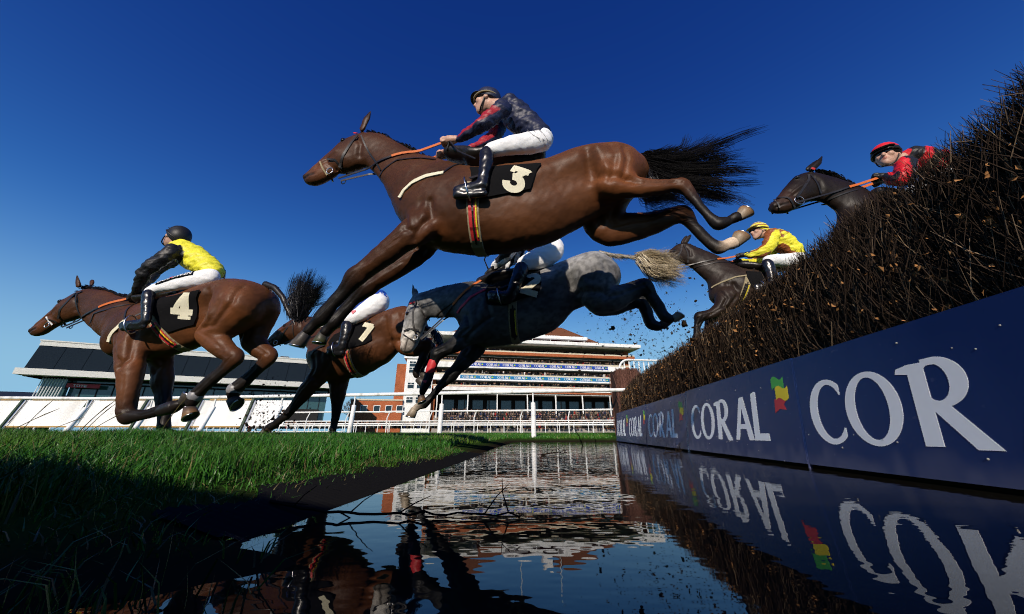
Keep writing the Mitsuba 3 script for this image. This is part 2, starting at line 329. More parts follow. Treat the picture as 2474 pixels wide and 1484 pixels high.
def tuft(name, label, x, y, n, h, seed, spread=0.05, lean=0.7, warm=0.1, cat_='grass tuft', group=None, w=0.003):
    r = np.random.default_rng(seed)
    V, F, C = blades(x + r.normal(0, spread, n), y + r.normal(0, spread, n), r.uniform(0.4, 1, n) * h, np.full(n, w), lean, seed, warm)
    key = thing(name, label, cat_, group); scene[key] = mikit.ply((V, F), 'm_grass', color=C)
tuft('grass_tuft', 'green tuft of grass at the bottom left corner, on the dark mud beside the mat', -0.56, 0.50, 90, 0.075, 21, 0.035)
tuft('grass_tuft', 'thin tall grass stems in the water at the bottom left, right of the tuft', -0.40, 0.47, 26, 0.11, 22, 0.05)
tuft('grass_tuft', 'small yellowish weed sticking out of the water edge above the bottom left tufts', -0.50, 0.93, 26, 0.05, 23, 0.008, warm=0.3)
r = np.random.default_rng(24)
for q_ in range(9):
    x_, y_ = (-3.6 + r.normal(0, 0.35), 2.6 + r.normal(0, 0.3)) if q_ < 5 else (-2.9 + r.normal(0, 0.3), 2.3 + r.normal(0, 0.25)); h_ = r.uniform(0.2, 0.36); b_ = np.array([x_, y_, float(ground_z(x_, y_))]); d_ = np.array([r.uniform(0.2, 0.9), r.normal(0, 0.3), 1.0])
    k = thing('grass_stalk', 'tall thin seed stalk leaning right above the grass, at the left edge' if q_ < 5 else 'tall thin seed stalk leaning right in front of the whole white panel', 'grass stalk', 'seed stalks at the left edge' if q_ < 5 else 'seed stalks before the white panel')
    s_ = np.linspace(0, 1, 6)[:, None]; whole(k, tube(b_ + d_ * h_ * s_ + np.array([0.06, 0, -0.03]) * s_ ** 2, np.array([0.0028, 0.0026, 0.0024, 0.0022, 0.0035, 0.001]), 5), 'm_dry_leaf', True, np.tile([0.09, 0.075, 0.03], (32, 1)))

# ---- advertising boards along the fence
def letter(ch):
    E = lambda cx, cy, rx, ry: shapely.affinity.scale(Point(0, 0).buffer(1, 40), rx, ry).buffer(0) if False else shapely.affinity.translate(shapely.affinity.scale(Point(0, 0).buffer(1, 40), rx, ry), cx, cy)
    if ch == 'O': return E(0.42, 0.5, 0.42, 0.52).difference(E(0.42, 0.5, 0.245, 0.435)), 0.90
    if ch == 'C':
        g = E(0.40, 0.5, 0.40, 0.52).difference(E(0.43, 0.5, 0.255, 0.43))
        return g.difference(Polygon([(0.46, 0.26), (0.9, 0.20), (0.9, 0.80), (0.46, 0.70)])).intersection(box(0, -0.1, 0.66, 1.1)), 0.72
    if ch == 'R':
        g = shapely.unary_union([box(0.10, 0, 0.30, 1.0), Polygon([(-0.05, 0.90), (0.12, 0.87), (0.12, 1.0), (-0.03, 0.965)]),
            E(0.40, 0.74, 0.30, 0.30).difference(E(0.38, 0.74, 0.14, 0.22)).intersection(box(0.28, 0.4, 0.8, 1.1)), box(0.28, 0.95, 0.42, 1.035), Polygon([(0.30, 0.46), (0.44, 0.50), (0.82, -0.02), (0.60, -0.02), (0.30, 0.40)])])
        return g, 0.96
    if ch == 'A':
        return Polygon([(0, 0), (0.27, 0.98), (0.44, 1.0), (0.74, 0), (0.54, 0), (0.47, 0.25), (0.22, 0.25), (0.15, 0)]).difference(Polygon([(0.25, 0.36), (0.445, 0.36), (0.345, 0.74)])), 0.76
    if ch == 'L': return Polygon([(0, 0), (0, 1.02), (0.13, 1.06), (0.19, 1.04), (0.19, 0.15), (0.50, 0.15), (0.52, 0), ]), 0.60
def word(s):
    x, out = 0, []
    for ch in s:
        g, w = letter(ch); out.append(shapely.affinity.translate(g, x, 0)); x += w
    return out, x
def flagshape(which):
    w = lambda x0, y0, x1, y1, a: Polygon([(x0 + (x1 - x0) * t, y1 + a * math.sin(6.28 * t)) for t in np.linspace(0, 1, 14)] + [(x0 + (x1 - x0) * t, y0 + a * math.sin(6.28 * t)) for t in np.linspace(1, 0, 14)])
    return {'green': w(0.0, 0.62, 0.62, 0.92, 0.06), 'yellow': w(0.16, 0.34, 0.78, 0.66, 0.05), 'red': Polygon([(0.02, 0.0), (0.06, 0.36), (0.40, 0.42), (0.64, 0.30), (0.50, 0.20), (0.60, 0.06), (0.28, 0.10)])}[which]
scene['m_board'] = {'type': 'twosided', 'bsdf': {'type': 'principled', 'base_color': proc(lambda p, n, uv: mix([0.005, 0.021, 0.105], [0.008, 0.026, 0.115], noise(p.x * 9, p.y * 9, p.z * 3)) + mix([0, 0, 0], [0.05, 0.045, 0.035], smoothstep(0.74, 0.86, fbm(p.x * 26, p.y * 26, p.z * 34)) * 0.5) + mix([0.055, 0.048, 0.036], [0, 0, 0], smoothstep(0.0, 0.13, p.z + 0.12 * (noise(p.x * 20, p.y * 20, p.z * 8) - 0.5)))), 'roughness': 0.36, 'specular': 0.2}}
LEAN = 0.10
bup = unit(np.array([0, 0, 1]) + LEAN * BN); bout = np.cross(-BD, bup)
def on_board(t, h): return BN * (1.55 + LEAN * h) + BD * t + np.array([0, 0, h])
joints = [-1.45, 0.55, 2.55, 4.60, 6.55, 8.10, 9.60]
blabel = ['blue board beside the camera, outside the picture on the right', 'largest navy blue board at the right edge, showing the white letters COR', 'second navy board from the right, showing the whole word CORAL with its little flags',
          'third board from the right with CORAL, left of the bright white joint', 'fourth board from the right with small CORAL lettering', 'farthest narrow board, at the left end of the row']
for bi in range(6):
    t0, t1 = joints[bi] + 0.006, joints[bi + 1] - 0.006
    if bi == 3: t0 += 0.02
    key = thing('advertising_board', blabel[bi], 'advertising board', 'boards along the foot of the fence')
    jog = 0.004 * ((bi * 7) % 3)
    m = placed(bx(0, t1 - t0, 0.022, 0.675 + jog, -0.022, 0), on_board(t1, 0) - bout * 0.004 * (bi % 2), -BD, bup, bout); part(key, 'panel', m, 'm_board')
    off_ = -bout * 0.004 * (bi % 2)
    part(key, 'end_edge', placed(bx(t1 - t0 + 0.0005, t1 - t0 + 0.010, -0.04, 0.67, -0.020, -0.002), on_board(t1, 0) + off_, -BD, bup, bout), WHITEPAINT if bi == 3 else 'm_board')
    gs, wl_ = word('CORAL'); L_ = t1 - t0; st_ = 0.045 if bi == 1 else 0.07; sx = L_ * (0.772 if bi == 1 else 0.77) / wl_
    for ch, g in zip('CORAL', gs):
        g = shapely.affinity.scale(g, sx, 0.345, origin=(0, 0)); part(key, 'letter', placed(extrude(g, 0.0009), on_board(t1 - st_ * L_, 0.148) + off_ + bout * 0.0008, -BD, bup, bout), LETTER, label=f'white letter {ch} of the board')
    for cn, m_ in (('green', GREEN), ('yellow', YELLOW), ('red', RED)):
        g = shapely.affinity.scale(flagshape(cn), 0.16 * L_ * 0.7, 0.26, origin=(0, 0))
        part(key, 'flag_emblem', placed(extrude(g, 0.0009), on_board(t1 - 0.873 * L_, 0.335) + off_ + bout * (0.0008 + 0.0004 * (cn == 'yellow')), -BD, bup, bout), m_, label=f'small {cn} flag')
    r = np.random.default_rng(bi); specks = []
    for _ in range(16):
        p_ = on_board(r.uniform(t0, t1), r.choice([r.uniform(0.02, 0.2), r.uniform(0.5, 0.66)])) + off_
        s_ = trimesh.creation.icosphere(1, r.uniform(0.002, 0.005)); s_.apply_translation(p_); specks.append(s_)
    part(key, 'mud_speck', cat(specks), matte('speck', (0.35, 0.34, 0.32)) if bi == 0 else 'm_speck', kind='stuff')

# ---- the birch fence behind the boards
def fence_top(t): return np.interp(t, [-2, 0.9, 1.15, 1.3, 1.67, 2.5, 3.1, 4.1, 5.7, 7.8, 9.0, 9.6], [1.50, 1.50, 1.44, 1.40, 1.40, 1.37, 1.34, 1.30, 1.31, 1.30, 1.18, 1.05])
fk = thing('birch_fence', 'thick fence of packed dark birch twigs with a few dry leaves behind the boards', 'hedge')
def fpt(t, d, z): return BN * np.asarray(d)[..., None] + BD * np.asarray(t)[..., None] + np.array([0, 0, 1.0]) * np.asarray(z)[..., None]
ts = np.linspace(-1.6, 9.45, 120)
prof = [(1.70, 0.02), (1.80, 0.62), (1.84, 0.9), (1.87, -1), (2.40, -1), (2.46, 0.02)]
core = np.stack([fpt(ts, np.full(len(ts), d), np.full(len(ts), z) if z >= 0 else fence_top(ts) - 0.17 + 0.05 * np.sin(ts * 5)) for d, z in prof], 1)
i, j = np.meshgrid(np.arange(len(ts) - 1), np.arange(len(prof) - 1), indexing='ij'); n2 = len(prof)
fq = np.stack([i * n2 + j, i * n2 + j + 1, (i + 1) * n2 + j + 1, (i + 1) * n2 + j], -1).reshape(-1, 4)
part(fk, 'core', (core.reshape(-1, 3), fq), matte('birch_core', (0.020, 0.014, 0.010)))
def twigs(n, t_rng, seed, r0, bias=1.0, near=False):
    r = np.random.default_rng(seed); t = t_rng[0] + (t_rng[1] - t_rng[0]) * r.random(n) ** bias
    top = fence_top(t); face = r.random(n) < 0.60
    d0 = np.where(face, r.uniform(1.76, 1.92, n), r.uniform(1.85, 2.4, n))
    zb = np.where(face, r.uniform(0.45, 1.0, n) * top - 0.1, top * r.uniform(0.62, 0.86, n)); zb = np.maximum(zb, 0.5)
    ln = np.where(face, r.uniform(0.13, 0.46, n), (top - zb) + r.normal(0.03, 0.045, n)); ln = np.where(r.random(n) < 0.025, ln + r.uniform(0.03, 0.12, n), ln)
    ln = np.maximum(np.minimum(ln, top - zb + np.abs(r.normal(0, 0.045, n))), 0.08)
    le = np.clip(r.normal(-0.25, 0.28, n), -0.8, 0.5); la = r.normal(0.08, 0.50, n)
    dv = np.stack([le, la, np.ones(n)], 1); dv /= np.linalg.norm(dv, axis=1, keepdims=True)
    s = np.linspace(0, 1, 3)[None, :, None]; D3 = dv[:, 0:1] * BN + dv[:, 1:2] * BD + dv[:, 2:3] * np.array([0, 0, 1.0])
    bow = r.normal(0, 0.05, (n, 1, 3)) * ln[:, None, None]
    P = fpt(t, d0, zb)[:, None] + D3[:, None] * ln[:, None, None] * s + bow * (s * s)
    dep = np.einsum('nmk,k->nm', P, BN); lim = 1.68 + 0.10 * np.clip(P[..., 2] - 0.6, 0, 1)
    P = P + (np.maximum(lim - dep, 0))[..., None] * BN
    rr = r0 * r.uniform(0.6, 1.5, n)
    V, F = strands(P, rr, rr * 0.35)
    c = np.array([0.042, 0.029, 0.021]) * r.uniform(0.3, 1.7, n)[:, None]; tan = r.random(n) < 0.10; c[tan] = np.array([0.24, 0.17, 0.105]) * r.uniform(0.5, 1.2, tan.sum())[:, None]
    return V, F, np.repeat(c, 9, 0)
tw = [twigs(15000, (0.3, 2.2), 31, 0.0019), twigs(17000, (1.8, 4.2), 32, 0.0028), twigs(15000, (4.0, 9.5), 33, 0.0050), twigs(1500, (-1.5, 0.4), 34, 0.004)]
V, F = cat([(a, b) for a, b, _ in tw]); part(fk, 'twig', (V, F), TINT, False, np.vstack([c for _, _, c in tw]), kind='stuff')
def leaf_mesh(P, size, seed):
    r = np.random.default_rng(seed); n = len(P); ax = r.normal(size=(n, 3)); ax /= np.linalg.norm(ax, axis=1, keepdims=True); b = np.cross(ax, r.normal(size=(n, 3))); b /= np.linalg.norm(b, axis=1, keepdims=True); nn = np.cross(ax, b)
    s = size[:, None]; tip = P + ax * s; base = P - ax * s; l = P + b * s * 0.6 + nn * s * 0.35; rr = P - b * s * 0.6 + nn * s * 0.25
    V = np.stack([base, l, tip, rr], 1).reshape(-1, 3); F = (np.array([[0, 2, 1], [0, 3, 2]])[None] + (np.arange(n) * 4)[:, None, None]).reshape(-1, 3)
    c = np.array([0.40, 0.20, 0.08]) * r.uniform(0.35, 1.15, n)[:, None]; return V, F, np.repeat(c, 4, 0)
r = np.random.default_rng(35); nl = 260
cl = np.stack([r.uniform(0.8, 9.3, nl) ** 1.0, 1.73 + 0.1 * r.random(nl), r.uniform(0.72, 1.30, nl)], 1)
lt = np.repeat(cl, 6, 0) + r.normal(0, 0.022, (nl * 6, 3)); lt = np.vstack([lt, np.stack([r.uniform(0.8, 9.4, 2600), r.uniform(1.68, 1.86, 2600), r.uniform(0.66, 1.32, 2600)], 1)])
lt[:, 2] = np.minimum(lt[:, 2], fence_top(lt[:, 0]) - 0.03 - 0.25 * r.random(len(lt)) ** 2)
V, F, C_ = leaf_mesh(fpt(lt[:, 0], lt[:, 1], lt[:, 2]), np.concatenate([r.uniform(0.010, 0.022, nl * 6), r.uniform(0.006, 0.014, 2600)]), 36)
part(fk, 'dry_leaf', (V, F), DRYLEAF, False, C_, kind='stuff')
# second clipped block of birch and the white wing at the far end
bk = thing('birch_block', 'square block of reddish birch at the far fence end, under white rails', 'hedge')
bx0, bx1, by0, by1, bz = 2.95, 3.62, 10.0, 10.8, 1.95
part(bk, 'core', bx(bx0 + 0.04, bx1 - 0.04, by0 + 0.05, by1, 0.1, bz - 0.03), matte('block_core', (0.10, 0.055, 0.042)))
r = np.random.default_rng(37); n = 2600
p0 = np.stack([r.uniform(bx0, bx1, n), r.choice([0, 1], n, p=[0.8, 0.2]) * 0.7 + by0 + r.uniform(0, 0.06, n), r.uniform(0.1, bz - 0.3, n)], 1); ln = np.minimum(r.uniform(0.2, 0.5, n), bz - p0[:, 2])
P = p0[:, None] + np.linspace(0, 1, 3)[None, :, None] * (np.stack([r.normal(0, 0.10, n), r.normal(0, 0.05, n), np.ones(n)], 1) * ln[:, None])[:, None]
V, F = strands(P, np.full(n, 0.007), np.full(n, 0.004)); part(bk, 'twig', (V, F), TINT, False, np.repeat(np.array([0.17, 0.085, 0.065]) * r.uniform(0.5, 1.4, n)[:, None], 9, 0), kind='stuff')
wk = thing('wing_rail', 'white wing of upright bars with a rounded end, above the far end of the fence', 'rail')
a_ = np.linspace(np.pi, np.pi / 2, 8); wz = 2.42; wy = 11.2
part(wk, 'frame', tube(np.array([[3.42, wy, 0.2], [3.42, wy, wz - 0.3]] + [[3.72 + 0.30 * math.cos(a), wy, wz - 0.3 + 0.3 * math.sin(a)] for a in a_] + [[7.5, wy + 0.6, wz + 0.02]]), 0.032, 8), WHITEPVC)
for q_ in range(22):
    x_ = 3.58 + q_ * 0.165; part(wk, 'bar', tube([[x_, wy + 0.15 * q_ * 0.165, 0.25], [x_ + 0.005, wy + 0.15 * q_ * 0.165, wz - (0.05 if q_ else 0.09)]], 0.021, 6), WHITEPVC)
part(wk, 'lower_rail', tube([[3.3, wy - 0.04, 1.87], [4.0, wy + 0.08, 1.87]], 0.022, 6), WHITEPVC)
hk = thing('added_shade_hedge', 'dark hedge added behind the camera, out of view, shading the near bank', 'hedge')  # unseen hedge, added only to cast shade over the near bank and grass
r = np.random.default_rng(41); hv, hf = meshkit.arrays(trimesh.creation.box([11.0, 0.7, 1.95]).subdivide_to_size(0.16))[:2]
hv = hv + 0.08 * (np.stack([meshkit.noise(hv * 7, s) for s in (1, 2, 3)], 1) - 0.5) + [-3.4, -2.7, 0.9]; part(hk, 'foliage', (hv, hf), matte('hedge', (0.012, 0.02, 0.008)))

# ---- running rail in front of the stands, and the rails beyond it
RP = [(-17.38, 12.28), (-14.7, 12.58), (-12.3, 12.4), (-9.9, 12.1), (-7.45, 11.75), (-4.92, 11.34), (-2.1, 10.86), (0.60, 10.35), (3.3, 9.95), (6.2, 9.7)]
RP = [(-20.2, 12.0)] + RP
rk = thing('running_rail', 'nearest white running rail on thick leaning posts, crossing the whole picture', 'rail')
sm = np.array([[np.interp(s, np.arange(len(RP)), [p[k] for p in RP]) for k in (0, 1)] for s in np.linspace(0, len(RP) - 1, 60)])
part(rk, 'top_rail', tube(np.column_stack([sm, np.full(60, 1.335)]), 0.052, 10), WHITEPVC, 60)
for x_, y_ in RP:
    z0 = float(ground_z(x_, y_)); ln_ = 0.0 if x_ > -7 else 0.30
    part(rk, 'post_sleeve', tube([[x_, y_ - ln_ - 0.05, z0 - 0.05], [x_, y_ + 0.02, 1.02], [x_, y_ + 0.021, 1.025]], [0.072, 0.066, 0.05], 10), WHITEPVC, 50)
    part(rk, 'post_bracket', tube([[x_, y_ + 0.02, 1.0], [x_, y_ + 0.01, 1.33]], 0.024, 8), WHITEPVC, 50)
def rail(label, pts, z, rad, spacing, prad, extra=(), group=None, cat_='rail'):
    k = thing('white_rail', label, cat_, group); P = np.array(pts, float); d = np.concatenate([[0], np.cumsum(np.linalg.norm(np.diff(P, axis=0), axis=1))])
    at = lambda s: np.array([np.interp(s, d, P[:, 0]), np.interp(s, d, P[:, 1])])
    ss = np.linspace(0, d[-1], 40); gz = lambda q: float(ground_z(q[0], q[1]))
    for zz in (z,) + tuple(extra): part(k, 'bar', tube([[*at(s), gz(at(s)) + zz] for s in ss], rad, 6), WHITEPVC)
    for s in np.arange(spacing / 2, d[-1], spacing):
        q = at(s); part(k, 'post', tube([[q[0], q[1] - 0.1, gz(q) - 0.05], [q[0] - 0.02, q[1] - 0.05, gz(q) + z * 0.7], [q[0] + 0.1, q[1], gz(q) + z]], prad, 6), WHITEPVC)
rail('second white rail on thin bent posts, behind the running rail', [(-24, 23.5), (-14, 22.6), (-3.8, 20.9), (1.2, 20.2), (8, 18.8)], 1.22, 0.045, 2.6, 0.03, (), 'rails before the stands')
rail('third white rail, just in front of the crowd barrier', [(-40, 40), (-23, 37.8), (10, 34.2), (22, 33)], 1.10, 0.055, 3.3, 0.035, (), 'rails before the stands')
rail('long white crowd barrier with two bars, farthest of the rails', [(-80, 50), (-41, 56), (13.4, 46), (30, 44)], 1.2, 0.09, 1.8, 0.055, (0.95,), 'rails before the stands')
rail('low white rail at the foot of the white hoarding on the left', [(-52, 27), (-30, 27), (-12, 26.5)], 0.62, 0.04, 1.2, 0.035, (0.12,), 'rails before the stands')

# ---- white hoarding on green posts, left
xs = [-30.0, -27.5, -25.0, -22.0, -19.0, -16.4, -14.0, -11.65, -9.95]
for a in range(len(xs) - 1):
    hk2 = thing('white_hoarding_panel', ['white hoarding panel beyond the left edge', 'white hoarding panel next beyond the left edge', 'white hoarding panel cut by the left edge of the picture', 'whole white hoarding panel with timber edges, leftmost in full view', 'white hoarding panel left of the first grounded horse foreleg', 'white hoarding panel behind the forelegs of the leading horse', 'white hoarding panel behind the hind hooves of the leading horse', 'short white hoarding panel at the right end of the row'][a], 'hoarding panel', 'white hoarding panels')
    x0, x1 = xs[a] + 0.10, xs[a + 1] - 0.10
    if a == len(xs) - 2: x0, x1 = -11.55, -9.95
    zt, z0 = (1.60, 0.50)
    tilt = 0.28
    def slant(m): v, f = m; v = v.copy(); v[:, 1] += tilt * (v[:, 2] - 0.5); return v, f
    part(hk2, 'sheet', slant(bx(x0, x1, 16.10, 16.13, z0, zt)), WHITEPAINT)
    if a < len(xs) - 2:
        part(hk2, 'timber_edge', slant(bx(x0 + 0.25, x1, 16.06, 16.12, zt + 0.003, zt + 0.07)), TIMBER); part(hk2, 'timber_edge', slant(bx(x0, x1, 16.06, 16.12, z0 - 0.06, z0 - 0.003)), TIMBER)
    part(hk2, 'post', slant(bx(xs[a] - 0.05, xs[a] + 0.05, 15.98, 16.08, 0.0, 1.70)), DARKGREEN)
    part(hk2, 'brace', slant(bx(xs[a] + 0.10, xs[a] + 0.13, 16.0, 16.04, 0.1, 1.6)), STEEL)
# ---- the main grandstand: s along its front, d back from it, z up
FO = np.array([-1.9, 95.8, 0.0]); FA = math.radians(9.783); FS = np.array([math.cos(FA), math.sin(FA), 0]); FD = np.array([-math.sin(FA), math.cos(FA), 0]); ZU = np.array([0, 0, 1.0])
def fb(s0, s1, d0, d1, z0, z1): return placed(bx(s0, s1, d0, d1, z0, z1), FO, FS, FD, ZU)
gk = thing('grandstand', 'large grandstand of white and brick balconies with two blue banners full of people', 'grandstand')
def slab(k, name, pts, mat_, **kw): part(k, name, cat([fb(*p) for p in pts]), mat_, **kw)
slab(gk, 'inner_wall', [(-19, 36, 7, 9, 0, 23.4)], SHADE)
slab(gk, 'end_wall', [(36.0, 37.2, 1.2, 9, 0, 23.2), (-19.0, -18.2, 1.2, 9, 0, 23.2)], BRICK)
slab(gk, 'roof_eave', [(-5.5, 39.2, -2.2, 12, 23.35, 24.25)], WHITEPAINT)
slab(gk, 'eave_lip', [(-5.6, 39.4, -2.5, -2.2, 23.5, 24.4)], WHITEPAINT)
slab(gk, 'roof_eave', [(-21.5, -6.0, -1.5, 10, 25.2, 26.1)], WHITEPAINT)
slab(gk, 'upper_canopy', [(0.5, 25.5, 3.0, 9, 26.6, 27.5)], WHITEPAINT)
slab(gk, 'upper_wall', [(2.5, 27.0, 4.5, 9, 24.3, 26.6)], matte('oxblood', (0.05, 0.018, 0.014)))
for s_ in (3, 8.5, 14, 19.5, 24.5): slab(gk, 'upper_post', [(s_, s_ + 0.2, 3.4, 3.6, 24.3, 26.6)], WHITEPAINT)
ROOFTILE = matte('roof_tile', (0.15, 0.062, 0.035))
def hip(s0, s1, d0, d1, z0, z1, rs0, rs1):
    v = np.array([[s0, d0, z0], [s1, d0, z0], [s1, d1, z0], [s0, d1, z0], [rs0, (d0 + d1) / 2, z1], [rs1, (d0 + d1) / 2, z1]], float)
    f = np.array([[0, 1, 5], [0, 5, 4], [1, 2, 5], [2, 3, 4], [2, 4, 5], [3, 0, 4], [0, 2, 1], [0, 3, 2]]); return placed((v, f), FO, FS, FD, ZU)
part(gk, 'tiled_roof', hip(6, 31, 5.5, 13, 26.3, 32.0, 16.5, 19.5), ROOFTILE)
part(gk, 'tiled_roof', hip(-20, 4, 5.5, 13, 26.3, 31.2, -9, -6), ROOFTILE)
part(gk, 'chimney', fb(-21.6, -20.2, 3, 4.5, 25, 28.2), BRICK); part(gk, 'roof_vent', fb(11.0, 13.2, 6, 8, 27.5, 31.0), WHITEPAINT)
for s_ in (5.5, 15.5): part(gk, 'flag_pole', placed((lambda m: m)(tube([[s_, 7, 30], [s_, 7, 37]], 0.09, 5)), FO, FS, FD, ZU), WHITEPAINT)
levels = [  # floor, parapet bottom, parapet top, parapet cream cap
    (20.5, 21.25, 21.6), (17.2, 18.15, 18.62), (13.8, 14.75, 15.15), (10.5, 11.75, 12.1)]
for zf, zp, zt in levels: slab(gk, 'balcony_floor', [(-18, 38, 0.3, 7, zf - 0.25, zf)], CONCRETE)
slab(gk, 'brick_band', [(-19, 38.2, -0.6, 0.4, 20.45, 21.22)], BRICK); slab(gk, 'parapet', [(-19, 38.2, -0.5, -0.2, 21.224, 21.6)], CREAMPAINT)
slab(gk, 'parapet', [(-19, 36.8, -0.3, 0.0, 18.15, 18.62)], CREAMPAINT); slab(gk, 'white_band', [(-19, 35.2, -0.35, 0.25, 16.72, 18.147)], WHITEPAINT)
slab(gk, 'parapet', [(-19, 36, -0.3, 0.0, 14.78, 15.15)], CREAMPAINT); slab(gk, 'white_band', [(-19, 35.4, -0.35, 0.25, 13.40, 14.777)], WHITEPAINT)
slab(gk, 'parapet', [(-19, 36, -0.3, 0.0, 11.85, 12.15)], CREAMPAINT); slab(gk, 'brick_band', [(-19, 36.2, -0.3, 0.3, 11.2, 11.847)], BRICK)
slab(gk, 'canopy_fascia', [(-18.5, 35.8, -3.2, 0.2, 10.45, 11.35)], WHITEPAINT)
slab(gk, 'brick_band', [(-3, 35, -3.0, -2.7, 10.0, 10.447)], BRICK)
tr = [tube([[s_, -2.6, 9.75], [s_ + 0.45, -2.6, 10.35]], 0.05, 4) for s_ in np.arange(-17.5, 35, 0.45)] + [tube([[s_ + 0.45, -2.6, 9.75], [s_, -2.6, 10.35]], 0.05, 4) for s_ in np.arange(-17.5, 35, 0.9)] + [tube([[-18, -2.6, 9.72], [35.3, -2.6, 9.72]], 0.09, 4)]
part(gk, 'roof_truss', placed(cat(tr), FO, FS, FD, ZU), WHITEPAINT)
for s_ in (-17.6, -10.0, -2.5, 5.4, 13.0, 20.4, 28.2, 35.0): slab(gk, 'column', [(s_, s_ + 0.28, -2.75, -2.45, 1, 9.7)], WHITEPAINT)
for zf, zt, step, s0 in ((13.8, 16.0, 2.9, -17), (20.5, 23.0, 2.1, -17), (24.3, 0, 0, 0), (4.6, 9.0, 4.0, -16)):
    if not step: continue
    for s_ in np.arange(s0, 34.5, step): part(gk, 'window', fb(s_, s_ + step * 0.72, 6.9, 6.98, zf + 0.7, zt), DARKGLASS)
for s_ in np.arange(-12, 34, 5.8): slab(gk, 'balcony_partition', [(s_, s_ + 0.25, 0.6, 6.9, 13.82, 16.1)], WHITEPAINT)
for s0, s1 in ((8, 12.5), (22, 27.5)): slab(gk, 'white_screen', [(s0, s1, 4.0, 4.2, 13.82, 15.6)], matte('pale_screen', (0.55, 0.66, 0.66)))
for s0, s1 in ((0, 9), (12, 21)): slab(gk, 'white_screen', [(s0, s1, 3.0, 3.2, 10.52, 13.2)], 'm_pale_screen')
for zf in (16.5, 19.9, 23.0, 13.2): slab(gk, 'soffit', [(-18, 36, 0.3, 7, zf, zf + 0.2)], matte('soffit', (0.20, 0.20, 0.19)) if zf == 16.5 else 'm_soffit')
def banner(z0, z1, s0, s1, mat_, nn, label):
    bk = thing('banner', label, 'banner'); part(bk, 'cloth', fb(s0, s1, -0.42, -0.37, z0, z1), mat_)
    for q in range(nn):
        gs, w_ = word('CORAL'); g = shapely.affinity.scale(shapely.unary_union(gs), 3.0 / w_, 0.66 * (z1 - z0), origin=(0, 0)); sp = (s1 - s0) / nn
        part(bk, 'lettering', placed(extrude(g, 0.03), FO + FS * (s0 + sp * (q + 0.5) - 1.7) - FD * 0.43 + ZU * (z0 + 0.17 * (z1 - z0)), FS, ZU, -FD), WHITEPAINT)
        for c_, m_, dz in (('green', GREEN, 0.55), ('yellow', YELLOW, 0.3)): part(bk, 'flag_emblem', fb(s0 + sp * (q + 0.5) + 1.38, s0 + sp * (q + 0.5) + 1.75, -0.46, -0.43, z0 + dz * (z1 - z0) + 0.01, z0 + (dz + 0.24) * (z1 - z0)), m_, label=f'{c_} flag')
banner(17.16, 18.13, -10, 29.6, BANNERBLUE, 9, 'upper royal blue banner with CORAL repeated in white')
banner(13.80, 14.72, -12.0, 29.8, BANNERTEAL, 9, 'lower lighter blue banner with CORAL repeated in white')
# terrace steps
slab(gk, 'terrace', [(-18, 35.5, -12 + 1.7 * q_, 7, -0.5, 0.6 + 0.62 * q_) for q_ in range(7)], CONCRETE)
slab(gk, 'stair_wall', [(2.5, 8.5, -9.5, -5, 0.5, 3.0), (23.3, 29.0, -9.5, -5, 0.5, 3.0)], BRICK)
# tower and annex to the left
tk = thing('brick_tower', 'brick and white tower at the left end of the large grandstand', 'building')
part(tk, 'brick_wall', fb(-28.3, -25.9, 0.0, 6, 0, 17.2), BRICK); part(tk, 'white_wall', fb(-25.897, -19.05, -0.3, 6, 0, 18.6), WHITEPAINT); part(tk, 'roof_edge', fb(-26.6, -19.0, -0.7, 6, 18.62, 19.6), WHITEPAINT)
for zc, rows in ((17.2, 1), (15.6, 1), (11.7, 1), (8.1, 1)):
    for s_ in (-25.2, -22.9, -20.9):
        wk_ = part(tk, 'window', fb(s_, s_ + 1.7, -0.36, -0.32, zc - 0.75, zc + 0.75), WHITEPAINT)
        for a_, b_, c_, d_ in ((0.08, 0.8, 0.25, 0.68), (0.9, 1.62, 0.25, 0.68), (0.08, 1.62, -0.68, 0.12)): part(wk_, 'pane', fb(s_ + a_, s_ + b_, -0.38, -0.363, zc + c_, zc + d_), DARKGLASS)
ak = thing('brick_annex', 'low red brick building with a pale coping and small windows, left of the tower', 'building')
part(ak, 'brick_wall', fb(-38.0, -28.303, -1.0, 6, 0, 7.8), BRICK); part(ak, 'coping', fb(-38.2, -28.303, -1.2, 6, 7.803, 8.15), CREAMPAINT); part(ak, 'brick_wall', fb(-28.3, -25.9, -1.0, -0.003, 0, 7.8), BRICK); part(ak, 'coping', fb(-28.3, -25.9, -1.2, -0.003, 7.803, 8.15), CREAMPAINT)
for q_, s_ in enumerate((-35.6, -32.6, -29.8, -27.2)):
    wk_ = part(ak, 'window', fb(s_, s_ + 1.6, -1.08, -1.02, 4.9, 6.7), WHITEPAINT); part(wk_, 'pane', fb(s_ + 0.14, s_ + 1.46, -1.1, -1.083, 5.05, 6.55), DARKGLASS)
